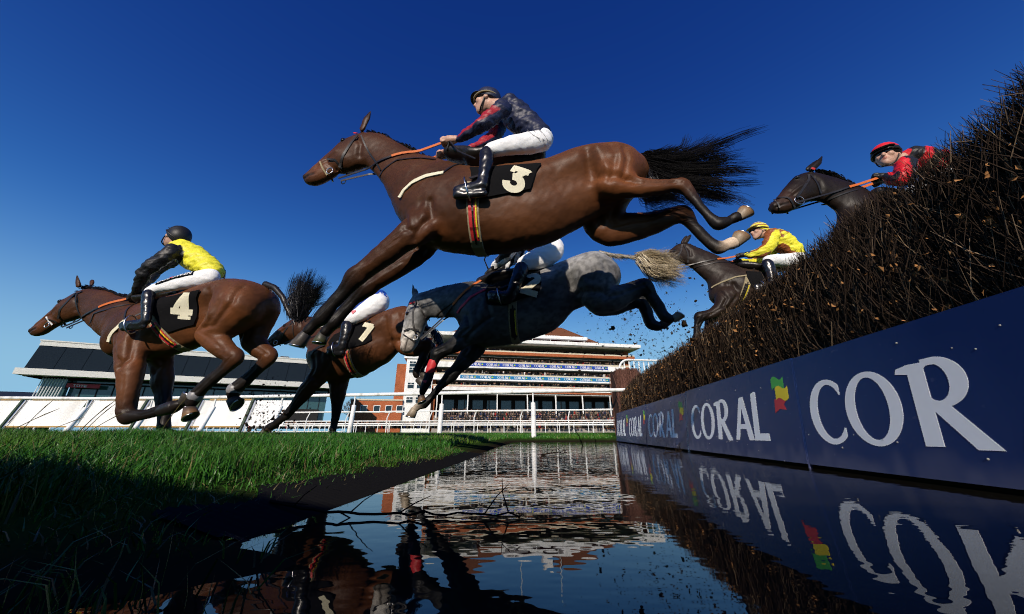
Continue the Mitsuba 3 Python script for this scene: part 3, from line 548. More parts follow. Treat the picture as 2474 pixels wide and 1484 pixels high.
# ---- the left stand with its black sloping front
SO = np.array([-73.5, 53.5, 0.0]); SA = math.radians(25.1); SS = np.array([math.cos(SA), math.sin(SA), 0]); SD = np.array([-math.sin(SA), math.cos(SA), 0])
def sb(s0, s1, d0, d1, z0, z1): return placed(bx(s0, s1, d0, d1, z0, z1), SO, SS, SD, ZU)
lk = thing('glass_stand', 'low wide stand with black sloping roof panels between white edges, behind the leading horse', 'grandstand')
part(lk, 'roof_edge', sb(0, 40, 0, 9, 13.1, 13.75), matte('roof_white', (0.62, 0.62, 0.58))); part(lk, 'roof_edge', sb(-0.1, 40, -0.1, 9, 13.80, 14.0), 'm_roof_white')
for q_ in range(13):
    s0, s1 = q_ * 3.06 + 0.02, q_ * 3.06 + 3.02
    v = np.array([[s0, 0.1, 13.06], [s1, 0.1, 13.06], [s1, -0.9, 9.42], [s0, -0.9, 9.42], [s0, 0.4, 13.06], [s1, 0.4, 13.06], [s1, -0.6, 9.42], [s0, -0.6, 9.42]])
    part(lk, 'roof_panel', placed((v, np.array([[0, 3, 2, 1], [4, 5, 6, 7], [0, 4, 7, 3], [1, 2, 6, 5], [0, 1, 5, 4], [3, 7, 6, 2]])), SO, SS, SD, ZU), ROOFPANEL)
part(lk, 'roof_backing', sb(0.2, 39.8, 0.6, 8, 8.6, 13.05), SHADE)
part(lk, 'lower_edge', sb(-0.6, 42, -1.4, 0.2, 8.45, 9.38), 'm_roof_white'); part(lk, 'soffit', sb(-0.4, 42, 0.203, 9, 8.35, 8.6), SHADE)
part(lk, 'glass_front', sb(4.2, 41, 2.2, 2.4, 2, 8.3), TEALGLASS)
for s_ in np.arange(5.5, 41, 1.9): part(lk, 'mullion', sb(s_, s_ + 0.12, 2.1, 2.19, 2, 7.6), SHADE)
part(lk, 'transom', sb(4.2, 41, 2.08, 2.18, 7.62, 7.9), SHADE)
for s_ in np.arange(1.5, 4.2, 0.32): part(lk, 'glass_fin', placed(tube([[s_, 0.9, 8.3], [s_ - 0.25, 0.7, 4.5]], 0.07, 4), SO, SS, SD, ZU), WHITEPAINT)
part(lk, 'glass_side', sb(1.4, 4.18, 1.2, 2.0, 3, 8.3), TEALGLASS)
part(lk, 'crowd', sb(9, 40, 1.2, 1.9, 2.0, 4.6), matte('crowd_dark', (0.03, 0.03, 0.03))); part(lk, 'roof_unit', sb(6.0, 8.3, 2, 4, 14.0, 14.9), matte('unit_grey', (0.12, 0.13, 0.14))); part(lk, 'roof_unit', sb(30, 30.6, 2, 3, 14.0, 15.4), 'm_unit_grey'); part(lk, 'roof_unit', sb(31.6, 33, 2, 3, 14.0, 14.6), 'm_unit_grey')
sk = thing('red_sign', 'small red sign reading TOTE under the left end of the black roof', 'sign'); part(sk, 'panel', sb(4.3, 8.1, 1.0, 1.1, 7.0, 7.62), RED)
tm = meshkit.text_mesh('TOTE', 0.34, 0.03, True); part(sk, 'lettering', placed(tm, SO + SS * 5.0 + SD * 0.99 + ZU * 7.12, SS * 1.3, ZU, -SD), WHITEPAINT)
dk = thing('marquee', 'low dark blue flat roofed marquee at the left edge of the picture', 'marquee'); part(dk, 'roof', sb(-16, 1.0, 4, 9, 5.6, 6.3), matte('marquee_blue', (0.02, 0.03, 0.06))); part(dk, 'side', sb(-15.6, 0.8, 4.4, 8.6, 0, 5.6), 'm_crowd_dark')
# ---- spectators: far off they read as one mass
r = np.random.default_rng(51)
body = trimesh.creation.icosphere(0, 1.0); bv = body.vertices
def crowd(pts, seed, lab, name='spectators', bright=0.5):
    r = np.random.default_rng(seed); n = len(pts); hv = bv * [0.13, 0.13, 0.16]; tv = bv * [0.27, 0.2, 0.46]
    V = np.concatenate([pts[:, None] + tv[None] + [0, 0, 1.0], pts[:, None] + hv[None] + [0, 0, 1.58]], 1); m = len(bv)
    pal = np.array([[0.02, 0.022, 0.03], [0.05, 0.045, 0.04], [0.10, 0.08, 0.06], [0.03, 0.04, 0.09], [0.20, 0.16, 0.12], [0.35, 0.33, 0.30], [0.30, 0.03, 0.03], [0.02, 0.02, 0.02]])
    c = pal[r.choice(8, n, p=[.25, .17, .15, .13, .10, .06, .03, .11])]; sk_ = np.where(r.random((n, 1)) < 0.45, np.array([[0.42, 0.26, 0.19]]), np.array([[0.05, 0.04, 0.035]]))
    C_ = np.concatenate([np.repeat(c[:, None], m, 1), np.repeat(sk_[:, None], m, 1)], 1).reshape(-1, 3)
    f = body.faces; F = np.concatenate([f, f + m])[None] + (np.arange(n) * 2 * m)[:, None, None]
    k = thing(name, lab, 'crowd', kind='stuff'); scene[k] = mikit.ply((V.reshape(-1, 3), F.reshape(-1, 3)), TINT, True, color=C_)
def fpts(n, s, d, z, seed):
    r = np.random.default_rng(seed); return FO + FS * r.uniform(*s, n)[:, None] + FD * r.uniform(*d, n)[:, None] + ZU * z
P = [fpts(190, (-17, 35), (-11.9 + 1.7 * q_, -10.6 + 1.7 * q_), 0.6 + 0.62 * q_, 60 + q_) for q_ in range(7)]
crowd(np.vstack(P), 52, 'dense crowd standing on the terrace under the canopy of the large grandstand')
crowd(np.vstack([fpts(110, (-17, 36), (0.25 + 0.9 * w_, 0.9 + 0.9 * w_), zf + 0.22 + 0.28 * w_, 70 + q_ + 10 * w_) for q_, zf in enumerate((20.5, 17.5, 14.1, 11.0)) for w_ in range(2 if q_ else 1)]), 53, 'people lining the balconies of the large grandstand')
n = 1500; xx = r.uniform(-58, 26, n); yy = np.interp(xx, [-58, -41, 13.4, 30], [57, 59, 50, 47]) + r.uniform(0, 9, n); crowd(np.stack([xx, yy, ground_z(xx, yy)], 1), 54, 'crowd along the rail in front of the stands')
# ---- bare tree beyond the rails
def bare_tree(x, y, h, seed, label):
    r = np.random.default_rng(seed); k = thing('bare_tree', label, 'tree'); segs = []
    def grow(p, d, L, rad, lev):
        q = p + d * L; segs.append((p, q, rad, rad * 0.7))
        if lev == 0: return
        for _ in range(3 if lev > 1 else 4): grow(p + d * L * r.uniform(0.55, 1), unit(d + r.normal(0, 0.42, 3) + [0, 0, 0.12]), L * r.uniform(0.55, 0.8), rad * 0.55, lev - 1)
    z = float(ground_z(x, y)); grow(np.array([x, y, z]), np.array([0, 0, 1.0]), h * 0.28, h * 0.022, 5)
    part(k, 'trunk', tube([segs[0][0], segs[0][1]], [segs[0][2], segs[0][3]], 8), matte('bark', (0.09, 0.08, 0.07)) if 'm_bark' not in scene else 'm_bark')
    S_ = np.array([(a, b) for a, b, _, _ in segs[1:]]); V, F = strands(S_, np.maximum([s[2] for s in segs[1:]], 0.035), np.maximum([s[3] for s in segs[1:]], 0.025)); part(k, 'crown', (V, F), 'm_bark')
bare_tree(-42, 104, 15, 61, 'bare grey winter tree showing between the left stand and the brick annex')
bare_tree(-47, 108, 14, 62, 'bare winter tree just left of the other one, partly behind the left stand')
# joints and outlines of the six horses and riders, metres in each horse frame: forward, to its left, up, radius, width ratio
HERD = {"h3":{"O":[0.059,2.186,0.0],"psi":8.0,"chains":{"trunk":[[0.824,0.0,1.849,0.141,1.0],[0.533,0.0,1.809,0.344,0.72],[0.311,0.0,1.756,0.333,0.84],[0.109,0.0,1.743,0.324,0.9],[-0.088,0.0,1.761,0.311,0.9],[-0.269,0.0,1.819,0.283,0.9],[-0.418,0.0,1.882,0.271,0.95],[-0.555,0.0,1.938,0.23,1.1],[-0.704,0.0,1.954,0.196,1.2],[-0.802,0.0,1.964,0.132,1.3]],"neck":[[1.35,0.0,2.472,0.157,0.52],[1.256,0.0,2.467,0.148,0.5],[1.131,0.0,2.379,0.151,0.46],[1.012,0.0,2.267,0.167,0.46],[0.912,0.0,2.167,0.193,0.5],[0.815,0.0,2.069,0.243,0.56],[0.703,0.0,1.976,0.289,0.66]],"head":[[1.778,0.0,2.222,0.052,0.8],[1.725,0.0,2.241,0.074,0.72],[1.651,0.0,2.296,0.092,0.62],[1.576,0.0,2.366,0.107,0.58],[1.489,0.0,2.402,0.137,0.55],[1.427,0.0,2.445,0.162,0.52],[1.35,0.0,2.472,0.157,0.5]],"near_fore":[[0.689,0.15,1.57,0.13,0.7],[0.729,0.15,1.525,0.109,0.75],[0.825,0.15,1.453,0.081,0.85],[0.924,0.14,1.375,0.073,0.9],[1.05,0.13,1.28,0.06,0.95],[1.132,0.13,1.213,0.057,1],[1.214,0.12,1.111,0.043,0.9],[1.28,0.12,1.026,0.04,0.9],[1.352,0.11,0.937,0.043,1],[1.39,0.11,0.889,0.032,1],[1.421,0.11,0.845,0.035,1]],"far_fore":[[0.764,-0.13,1.618,0.116,0.7],[0.782,-0.13,1.539,0.088,0.75],[0.933,-0.13,1.422,0.073,0.9],[1.072,-0.12,1.326,0.063,0.95],[1.184,-0.12,1.25,0.059,1],[1.284,-0.12,1.156,0.045,0.9],[1.364,-0.12,1.052,0.042,0.9],[1.416,-0.12,0.981,0.045,1],[1.444,-0.12,0.934,0.032,1],[1.473,-0.12,0.896,0.035,1]],"near_hind":[[-0.665,0.12,1.902,0.154,0.85],[-0.653,0.14,1.808,0.131,0.75],[-0.769,0.15,1.738,0.064,0.75],[-0.911,0.15,1.72,0.045,0.85],[-1.014,0.15,1.726,0.037,0.85],[-1.083,0.15,1.718,0.035,0.8],[-1.128,0.15,1.616,0.025,0.85],[-1.188,0.15,1.483,0.023,0.85],[-1.24,0.15,1.408,0.03,0.95],[-1.309,0.15,1.431,0.026,0.95],[-1.356,0.15,1.449,0.031,1]],"far_hind":[[-0.662,-0.12,1.969,0.165,0.85],[-0.595,-0.14,1.665,0.136,0.75],[-0.653,-0.15,1.592,0.106,0.75],[-0.772,-0.15,1.613,0.105,0.75],[-0.924,-0.15,1.631,0.08,0.85],[-1.07,-0.15,1.676,0.06,0.85],[-1.168,-0.15,1.694,0.05,0.8],[-1.226,-0.15,1.573,0.033,0.85],[-1.297,-0.15,1.455,0.033,0.85],[-1.352,-0.15,1.397,0.037,0.95],[-1.409,-0.15,1.417,0.034,0.95],[-1.456,-0.15,1.433,0.04,1]],"near_fore_hoof":[[1.432,0.11,0.828,0.039,0.9],[1.5,0.11,0.782,0.045,0.9]],"far_fore_hoof":[[1.48,-0.12,0.893,0.039,0.9],[1.521,-0.12,0.856,0.046,0.9]],"near_hind_hoof":[[-1.368,0.15,1.452,0.032,0.9],[-1.411,0.15,1.453,0.041,0.9]],"far_hind_hoof":[[-1.469,-0.15,1.436,0.043,0.9],[-1.524,-0.15,1.447,0.049,0.9]],"near_ear":[[1.346,0.055,2.648,0.033,0.5],[1.315,0.06,2.753,0.034,0.45],[1.289,0.06,2.835,0.013,0.4]],"far_ear":[[1.428,-0.055,2.775,0.035,0.5],[1.409,-0.06,2.89,0.035,0.45],[1.382,-0.06,2.977,0.014,0.4]],"eye":[[1.484,0.075,2.524,0.018,0.6]],"j_torso":[[0.086,0.0,2.75,0.07,1.3],[0.029,0.0,2.659,0.096,1.05],[-0.039,0.0,2.567,0.095,0.95],[-0.11,0.0,2.478,0.086,0.95],[-0.163,0.0,2.4,0.082,1.0]],"j_hip":[[-0.18,0.0,2.375,0.086,1.05]],"j_near_thigh":[[-0.177,0.1,2.261,0.08,0.8],[-0.084,0.15,2.204,0.079,0.7],[0.02,0.21,2.142,0.066,0.7],[0.122,0.25,2.09,0.05,0.8],[0.19,0.27,2.057,0.044,0.9]],"j_far_thigh":[[-0.17,-0.1,2.452,0.087,0.8],[-0.057,-0.17,2.456,0.079,0.7],[0.081,-0.24,2.483,0.071,0.7],[0.22,-0.27,2.537,0.059,0.8],[0.304,-0.28,2.54,0.052,0.9]],"j_near_boot":[[0.198,0.28,2.028,0.046,0.9],[0.196,0.29,1.947,0.043,0.85],[0.205,0.3,1.851,0.035,0.85],[0.213,0.3,1.784,0.034,0.85],[0.224,0.3,1.737,0.039,0.8],[0.306,0.3,1.731,0.032,0.8],[0.388,0.3,1.724,0.028,0.8]],"j_far_boot":[[0.311,-0.28,2.524,0.052,0.9],[0.316,-0.3,2.442,0.049,0.85],[0.331,-0.3,2.337,0.04,0.85],[0.335,-0.3,2.248,0.038,0.85],[0.348,-0.3,2.21,0.042,0.8],[0.448,-0.3,2.197,0.037,0.8],[0.543,-0.3,2.191,0.032,0.8]],"j_sole":[[0.202,0.3,1.677,0.025,0.9],[0.304,0.3,1.676,0.024,0.9],[0.386,0.3,1.685,0.029,0.9]],"j_near_arm":[[0.101,0.17,2.557,0.057,0.95],[0.164,0.2,2.457,0.051,0.9],[0.253,0.21,2.374,0.045,0.9],[0.346,0.16,2.37,0.038,0.9],[0.437,0.11,2.371,0.026,0.9],[0.486,0.09,2.383,0.02,0.9]],"j_far_arm":[[0.132,-0.17,2.926,0.063,0.9],[0.193,-0.21,2.837,0.058,0.9],[0.247,-0.22,2.697,0.05,0.9],[0.329,-0.17,2.574,0.039,0.9],[0.443,-0.11,2.449,0.028,0.9],[0.579,-0.07,2.398,0.022,0.9]],"j_near_hand":[[0.559,0.075,2.392,0.031,0.6]],"j_far_hand":[[0.639,-0.04,2.37,0.03,0.6]],"j_head":[[0.28,0.0,2.829,0.063,0.85]],"j_neck":[[0.207,0.0,2.778,0.044,0.9]],"j_chin":[[0.301,0.0,2.709,0.027,0.9]],"j_helmet":[[0.274,0.0,2.875,0.091,0.82]],"j_face":[[0.341,0.0,2.707,0.006,1.0]]},
"lines":{"cheek":[[1.354,0.1,2.55],[1.403,0.1,2.441],[1.448,0.1,2.355],[1.5,0.1,2.243]],"throat":[[1.322,0.1,2.546],[1.278,0.1,2.452],[1.228,0.1,2.361],[1.169,0.1,2.277],[1.11,0.1,2.181]],"nose":[[1.599,0.08,2.343],[1.523,0.08,2.326],[1.436,0.08,2.212],[1.391,0.08,2.125]],"drop":[[1.666,0.07,2.332],[1.629,0.07,2.258],[1.581,0.07,2.183],[1.517,0.07,2.101]],"brow":[[1.434,0.06,2.633],[1.386,0.06,2.603]],"bit":[[1.538,0.09,2.202]],"rein":[[1.506,0.12,2.186],[1.455,0.12,2.2],[1.364,0.12,2.215],[1.244,0.12,2.227],[1.012,0.12,2.259],[0.715,0.12,2.294],[0.565,0.12,2.322]],"neckstrap":[[1.182,0.13,2.082],[1.087,0.13,2.172],[0.959,0.13,2.229],[0.764,0.13,2.197],[0.631,0.13,2.168]],"breast":[[0.869,0.2,1.824],[0.838,0.2,1.869],[0.766,0.2,1.911],[0.655,0.2,1.943],[0.524,0.2,1.955]],"girth":[[0.291,0.3,1.651],[0.311,0.3,1.537],[0.31,0.3,1.424],[0.305,0.3,1.315],[0.293,0.3,1.226]],"cloth":[[0.327,0.26,1.984],[0.16,0.26,1.931],[-0.002,0.26,1.917],[-0.167,0.26,1.916],[-0.135,0.26,1.863],[-0.092,0.26,1.739],[0.089,0.26,1.705],[0.273,0.26,1.67],[0.287,0.26,1.788],[0.302,0.26,1.897]],"number":[[0.001,0.31,1.794]],"num_up":[[0.051,0.31,1.709],[-0.039,0.31,1.884]],"whip":[[0.566,0.1,2.297],[0.543,0.1,2.369],[0.443,0.1,2.192],[0.29,0.1,2.046]],"dock":[[-0.91,0.0,2.092],[-0.99,0.0,2.059],[-1.086,0.0,2.002]],"mane":[[1.333,0.0,2.692],[1.178,0.0,2.624],[1.069,0.0,2.541],[0.875,0.0,2.423],[0.949,0.0,2.445],[0.776,0.0,2.344],[0.632,0.0,2.274]],"stirrup":[[0.351,0.3,1.806]],"pommel":[[0.573,0.0,2.332],[0.407,0.0,2.264],[0.319,0.0,2.216]],"tail0":[[-0.912,0.0,2.109],[-1.0,0.0,2.136],[-1.133,0.0,2.144],[-1.316,0.0,2.254]],"tail1":[[-0.915,0.0,2.091],[-1.085,0.0,2.053],[-1.356,0.0,2.089],[-1.674,0.0,2.137]],"tail2":[[-0.92,0.0,2.068],[-1.171,0.0,1.997],[-1.416,0.0,2.005],[-1.667,0.0,2.048]],"tail3":[[-0.918,0.0,2.045],[-1.162,0.0,1.943],[-1.402,0.0,1.887],[-1.637,0.0,1.907]],"tail4":[[-0.915,0.0,2.023],[-1.154,0.0,1.889],[-1.387,0.0,1.804],[-1.612,0.0,1.719]],"tail5":[[-0.912,0.0,2.001],[-1.104,0.0,1.836],[-1.308,0.0,1.729],[-1.508,0.0,1.618]],"tail6":[[-0.911,0.0,1.99],[-0.971,0.0,1.851],[-1.087,0.0,1.722],[-1.386,0.0,1.63]],"tail7":[[-0.917,0.0,1.966],[-0.894,0.0,1.784],[-0.931,0.0,1.676],[-1.163,0.0,1.683]],"tail8":[[-0.915,0.0,1.955],[-0.869,0.0,1.755],[-0.873,0.0,1.61],[-1.07,0.0,1.662]]}},
"h4":{"O":[-3.032,3.325,0.0],"psi":8.0,"chains":{"trunk":[[0.877,0.0,1.058,0.152,1.15],[0.814,0.0,1.157,0.206,0.95],[0.681,0.0,1.181,0.286,0.8],[0.517,0.0,1.176,0.285,0.88],[0.341,0.0,1.218,0.296,0.9],[0.123,0.0,1.27,0.289,0.92],[-0.027,0.0,1.345,0.273,0.95],[-0.22,0.0,1.4,0.251,1.05],[-0.416,0.0,1.407,0.216,1.2],[-0.502,0.0,1.42,0.173,1.4]],"neck":[[1.6,0.0,1.524,0.137,0.55],[1.468,0.0,1.51,0.142,0.5],[1.337,0.0,1.448,0.177,0.46],[1.224,0.0,1.389,0.185,0.48],[1.099,0.0,1.339,0.207,0.55],[1.008,0.0,1.309,0.23,0.62]],"head":[[2.045,0.0,1.222,0.05,0.8],[1.988,0.0,1.25,0.068,0.72],[1.91,0.0,1.324,0.084,0.62],[1.82,0.0,1.396,0.1,0.58],[1.738,0.0,1.451,0.13,0.55],[1.655,0.0,1.492,0.147,0.52],[1.592,0.0,1.524,0.137,0.5]],"near_fore":[[0.58,0.14,1.029,0.136,0.75],[0.497,0.15,0.854,0.116,0.8],[0.432,0.15,0.688,0.092,0.85],[0.386,0.15,0.529,0.07,0.9],[0.364,0.14,0.397,0.062,1],[0.325,0.14,0.338,0.05,1],[0.163,0.14,0.348,0.039,0.9],[0.005,0.14,0.385,0.038,0.9],[-0.113,0.14,0.417,0.046,1],[-0.17,0.14,0.44,0.037,1]],"far_fore":[[0.57,-0.13,0.995,0.127,0.75],[0.515,-0.14,0.846,0.1,0.8],[0.448,-0.14,0.684,0.079,0.85],[0.394,-0.14,0.558,0.065,0.9],[0.352,-0.14,0.466,0.061,1],[0.306,-0.14,0.347,0.043,0.9],[0.268,-0.14,0.259,0.049,1],[0.253,-0.14,0.223,0.044,1]],"near_hind":[[-0.453,0.12,1.312,0.226,0.85],[-0.351,0.14,1.151,0.16,0.75],[-0.248,0.15,1.082,0.108,0.75],[-0.383,0.15,0.977,0.096,0.8],[-0.501,0.15,0.892,0.075,0.85],[-0.601,0.15,0.83,0.061,0.85],[-0.51,0.15,0.732,0.047,0.85],[-0.387,0.15,0.615,0.043,0.85],[-0.311,0.15,0.505,0.05,1],[-0.292,0.15,0.445,0.042,1]],"far_hind":[[-0.449,-0.13,1.383,0.179,0.9],[-0.431,-0.14,1.214,0.147,0.8],[-0.454,-0.14,1.063,0.107,0.8],[-0.549,-0.14,0.978,0.083,0.85],[-0.669,-0.14,0.907,0.063,0.85],[-0.581,-0.14,0.795,0.051,0.85],[-0.474,-0.14,0.682,0.047,0.85],[-0.387,-0.14,0.592,0.057,1],[-0.383,-0.14,0.532,0.046,1]],"near_fore_hoof":[[-0.19,0.14,0.451,0.044,0.9],[-0.253,0.14,0.48,0.054,0.9]],"far_fore_hoof":[[0.247,-0.14,0.213,0.054,0.9],[0.232,-0.14,0.167,0.061,0.9]],"near_hind_hoof":[[-0.288,0.15,0.411,0.048,0.9],[-0.28,0.15,0.345,0.059,0.9]],"far_hind_hoof":[[-0.388,-0.14,0.503,0.057,0.9],[-0.403,-0.14,0.444,0.062,0.9]],"near_ear":[[1.657,0.055,1.697,0.032,0.6],[1.694,0.06,1.762,0.026,0.5],[1.733,0.06,1.823,0.009,0.4]],"far_ear":[[1.678,-0.05,1.758,0.034,0.6],[1.704,-0.06,1.797,0.031,0.5],[1.736,-0.06,1.829,0.014,0.4]],"eye":[[1.77,0.08,1.517,0.018,0.6]],"j_torso":[[0.566,0.0,2.091,0.089,1.25],[0.432,0.0,1.994,0.115,1.05],[0.299,0.0,1.918,0.107,1.0],[0.169,0.0,1.844,0.095,1.05],[0.089,0.0,1.774,0.091,1.1]],"j_hip":[[0.096,0.0,1.739,0.094,1.15]],"j_near_thigh":[[-0.023,0.1,1.672,0.085,0.8],[0.07,0.15,1.63,0.082,0.7],[0.16,0.21,1.575,0.066,0.7],[0.285,0.24,1.532,0.051,0.8],[0.408,0.26,1.482,0.042,0.9]],"j_far_thigh":[[0.176,-0.1,1.775,0.082,0.8],[0.404,-0.15,1.77,0.083,0.7],[0.688,-0.22,1.779,0.069,0.7],[0.912,-0.24,1.762,0.054,0.8],[1.078,-0.26,1.722,0.046,0.9]],"j_near_boot":[[0.376,0.28,1.444,0.047,0.9],[0.343,0.29,1.362,0.045,0.85],[0.301,0.3,1.27,0.038,0.85],[0.277,0.3,1.193,0.036,0.85],[0.288,0.3,1.148,0.038,0.8],[0.404,0.3,1.141,0.032,0.8],[0.514,0.3,1.138,0.028,0.8]],"j_far_boot":[[1.117,-0.28,1.703,0.051,0.9],[1.106,-0.29,1.618,0.051,0.85],[1.089,-0.3,1.516,0.043,0.85],[1.061,-0.3,1.42,0.039,0.85],[1.077,-0.3,1.384,0.042,0.8],[1.207,-0.3,1.371,0.035,0.8],[1.331,-0.3,1.367,0.03,0.8]],"j_sole":[[0.271,0.3,1.106,0.022,0.9],[0.388,0.3,1.103,0.021,0.9],[0.49,0.3,1.102,0.023,0.9]],"j_near_arm":[[0.446,0.17,1.969,0.062,0.95],[0.47,0.2,1.883,0.058,0.9],[0.547,0.22,1.789,0.054,0.9],[0.61,0.22,1.706,0.048,0.9],[0.698,0.17,1.612,0.039,0.9],[0.783,0.12,1.534,0.03,0.9]],"j_far_arm":[[0.778,-0.17,2.159,0.063,0.95],[0.916,-0.2,2.093,0.057,0.9],[1.079,-0.22,2.013,0.05,0.9],[1.14,-0.2,1.907,0.045,0.9],[1.103,-0.14,1.751,0.034,0.9],[1.051,-0.08,1.62,0.027,0.9]],"j_near_hand":[[0.84,0.09,1.519,0.031,0.6]],"j_far_hand":[[1.026,-0.05,1.584,0.029,0.6]],"j_head":[[0.696,0.0,2.254,0.089,0.85]],"j_neck":[[0.629,0.0,2.154,0.064,0.9]],"j_chin":[[0.775,0.0,2.166,0.036,0.9]],"j_helmet":[[0.684,0.0,2.264,0.121,0.85]],"j_face":[[0.812,0.0,2.159,0.007,1.0]]},
"lines":{"cheek":[[1.611,0.1,1.605],[1.653,0.1,1.504],[1.704,0.1,1.425],[1.724,0.1,1.332]],"throat":[[1.55,0.1,1.623],[1.596,0.1,1.59],[1.489,0.1,1.381],[1.402,0.1,1.297]],"nose":[[1.882,0.08,1.332],[1.783,0.08,1.307],[1.669,0.08,1.223]],"drop":[[1.881,0.07,1.355],[1.811,0.07,1.278],[1.74,0.07,1.19]],"brow":[[1.72,0.06,1.649],[1.659,0.06,1.638]],"bit":[[1.775,0.09,1.251]],"rein":[[1.699,0.13,1.249],[1.596,0.13,1.284],[1.42,0.13,1.308],[1.243,0.13,1.326],[1.163,0.13,1.374],[0.92,0.13,1.421],[0.775,0.13,1.47]],"neckstrap":[[1.246,0.13,1.242],[1.207,0.13,1.344],[1.008,0.13,1.373],[0.789,0.13,1.454]],"breast":[[0.786,0.2,1.02],[0.778,0.2,1.062],[0.73,0.2,1.108],[0.683,0.2,1.142],[0.629,0.2,1.207]],"girth":[[0.265,0.28,1.119],[0.2,0.28,1.025],[0.121,0.28,0.933],[0.041,0.28,0.858],[-0.012,0.28,0.806]],"cloth":[[0.357,0.27,1.41],[0.122,0.27,1.429],[-0.122,0.27,1.464],[-0.087,0.27,1.394],[-0.086,0.27,1.231],[-0.061,0.27,1.164],[0.161,0.27,1.091],[0.243,0.27,1.17],[0.308,0.27,1.289]],"number":[[0.016,0.3,1.322]],"num_up":[[0.024,0.3,1.2],[0.007,0.3,1.447]],"whip":[[0.803,0.1,1.509],[0.708,0.1,1.461]],"dock":[[-0.559,0.0,1.607],[-0.679,0.0,1.562],[-0.794,0.0,1.455],[-0.864,0.0,1.342],[-0.929,0.0,1.249],[-1.001,0.0,1.233]],"mane":[[1.702,0.0,1.73],[1.418,0.0,1.688],[1.277,0.0,1.637],[1.202,0.0,1.608],[1.069,0.0,1.587],[1.033,0.0,1.573],[0.906,0.0,1.557]],"stirrup":[[0.493,0.3,1.149]],"pommel":[[0.93,0.0,1.537],[0.812,0.0,1.513],[0.72,0.0,1.499]],"tail0":[[-0.989,0.0,1.246],[-0.889,0.0,1.383],[-0.831,0.0,1.556],[-0.872,0.0,1.685]],"tail1":[[-1.003,0.0,1.237],[-0.956,0.0,1.413],[-0.934,0.0,1.62],[-0.992,0.0,1.743]],"tail2":[[-1.008,0.0,1.237],[-1.057,0.0,1.399],[-1.083,0.0,1.558],[-1.15,0.0,1.658]],"tail3":[[-1.019,0.0,1.242],[-1.123,0.0,1.371],[-1.191,0.0,1.45],[-1.28,0.0,1.516]]}},
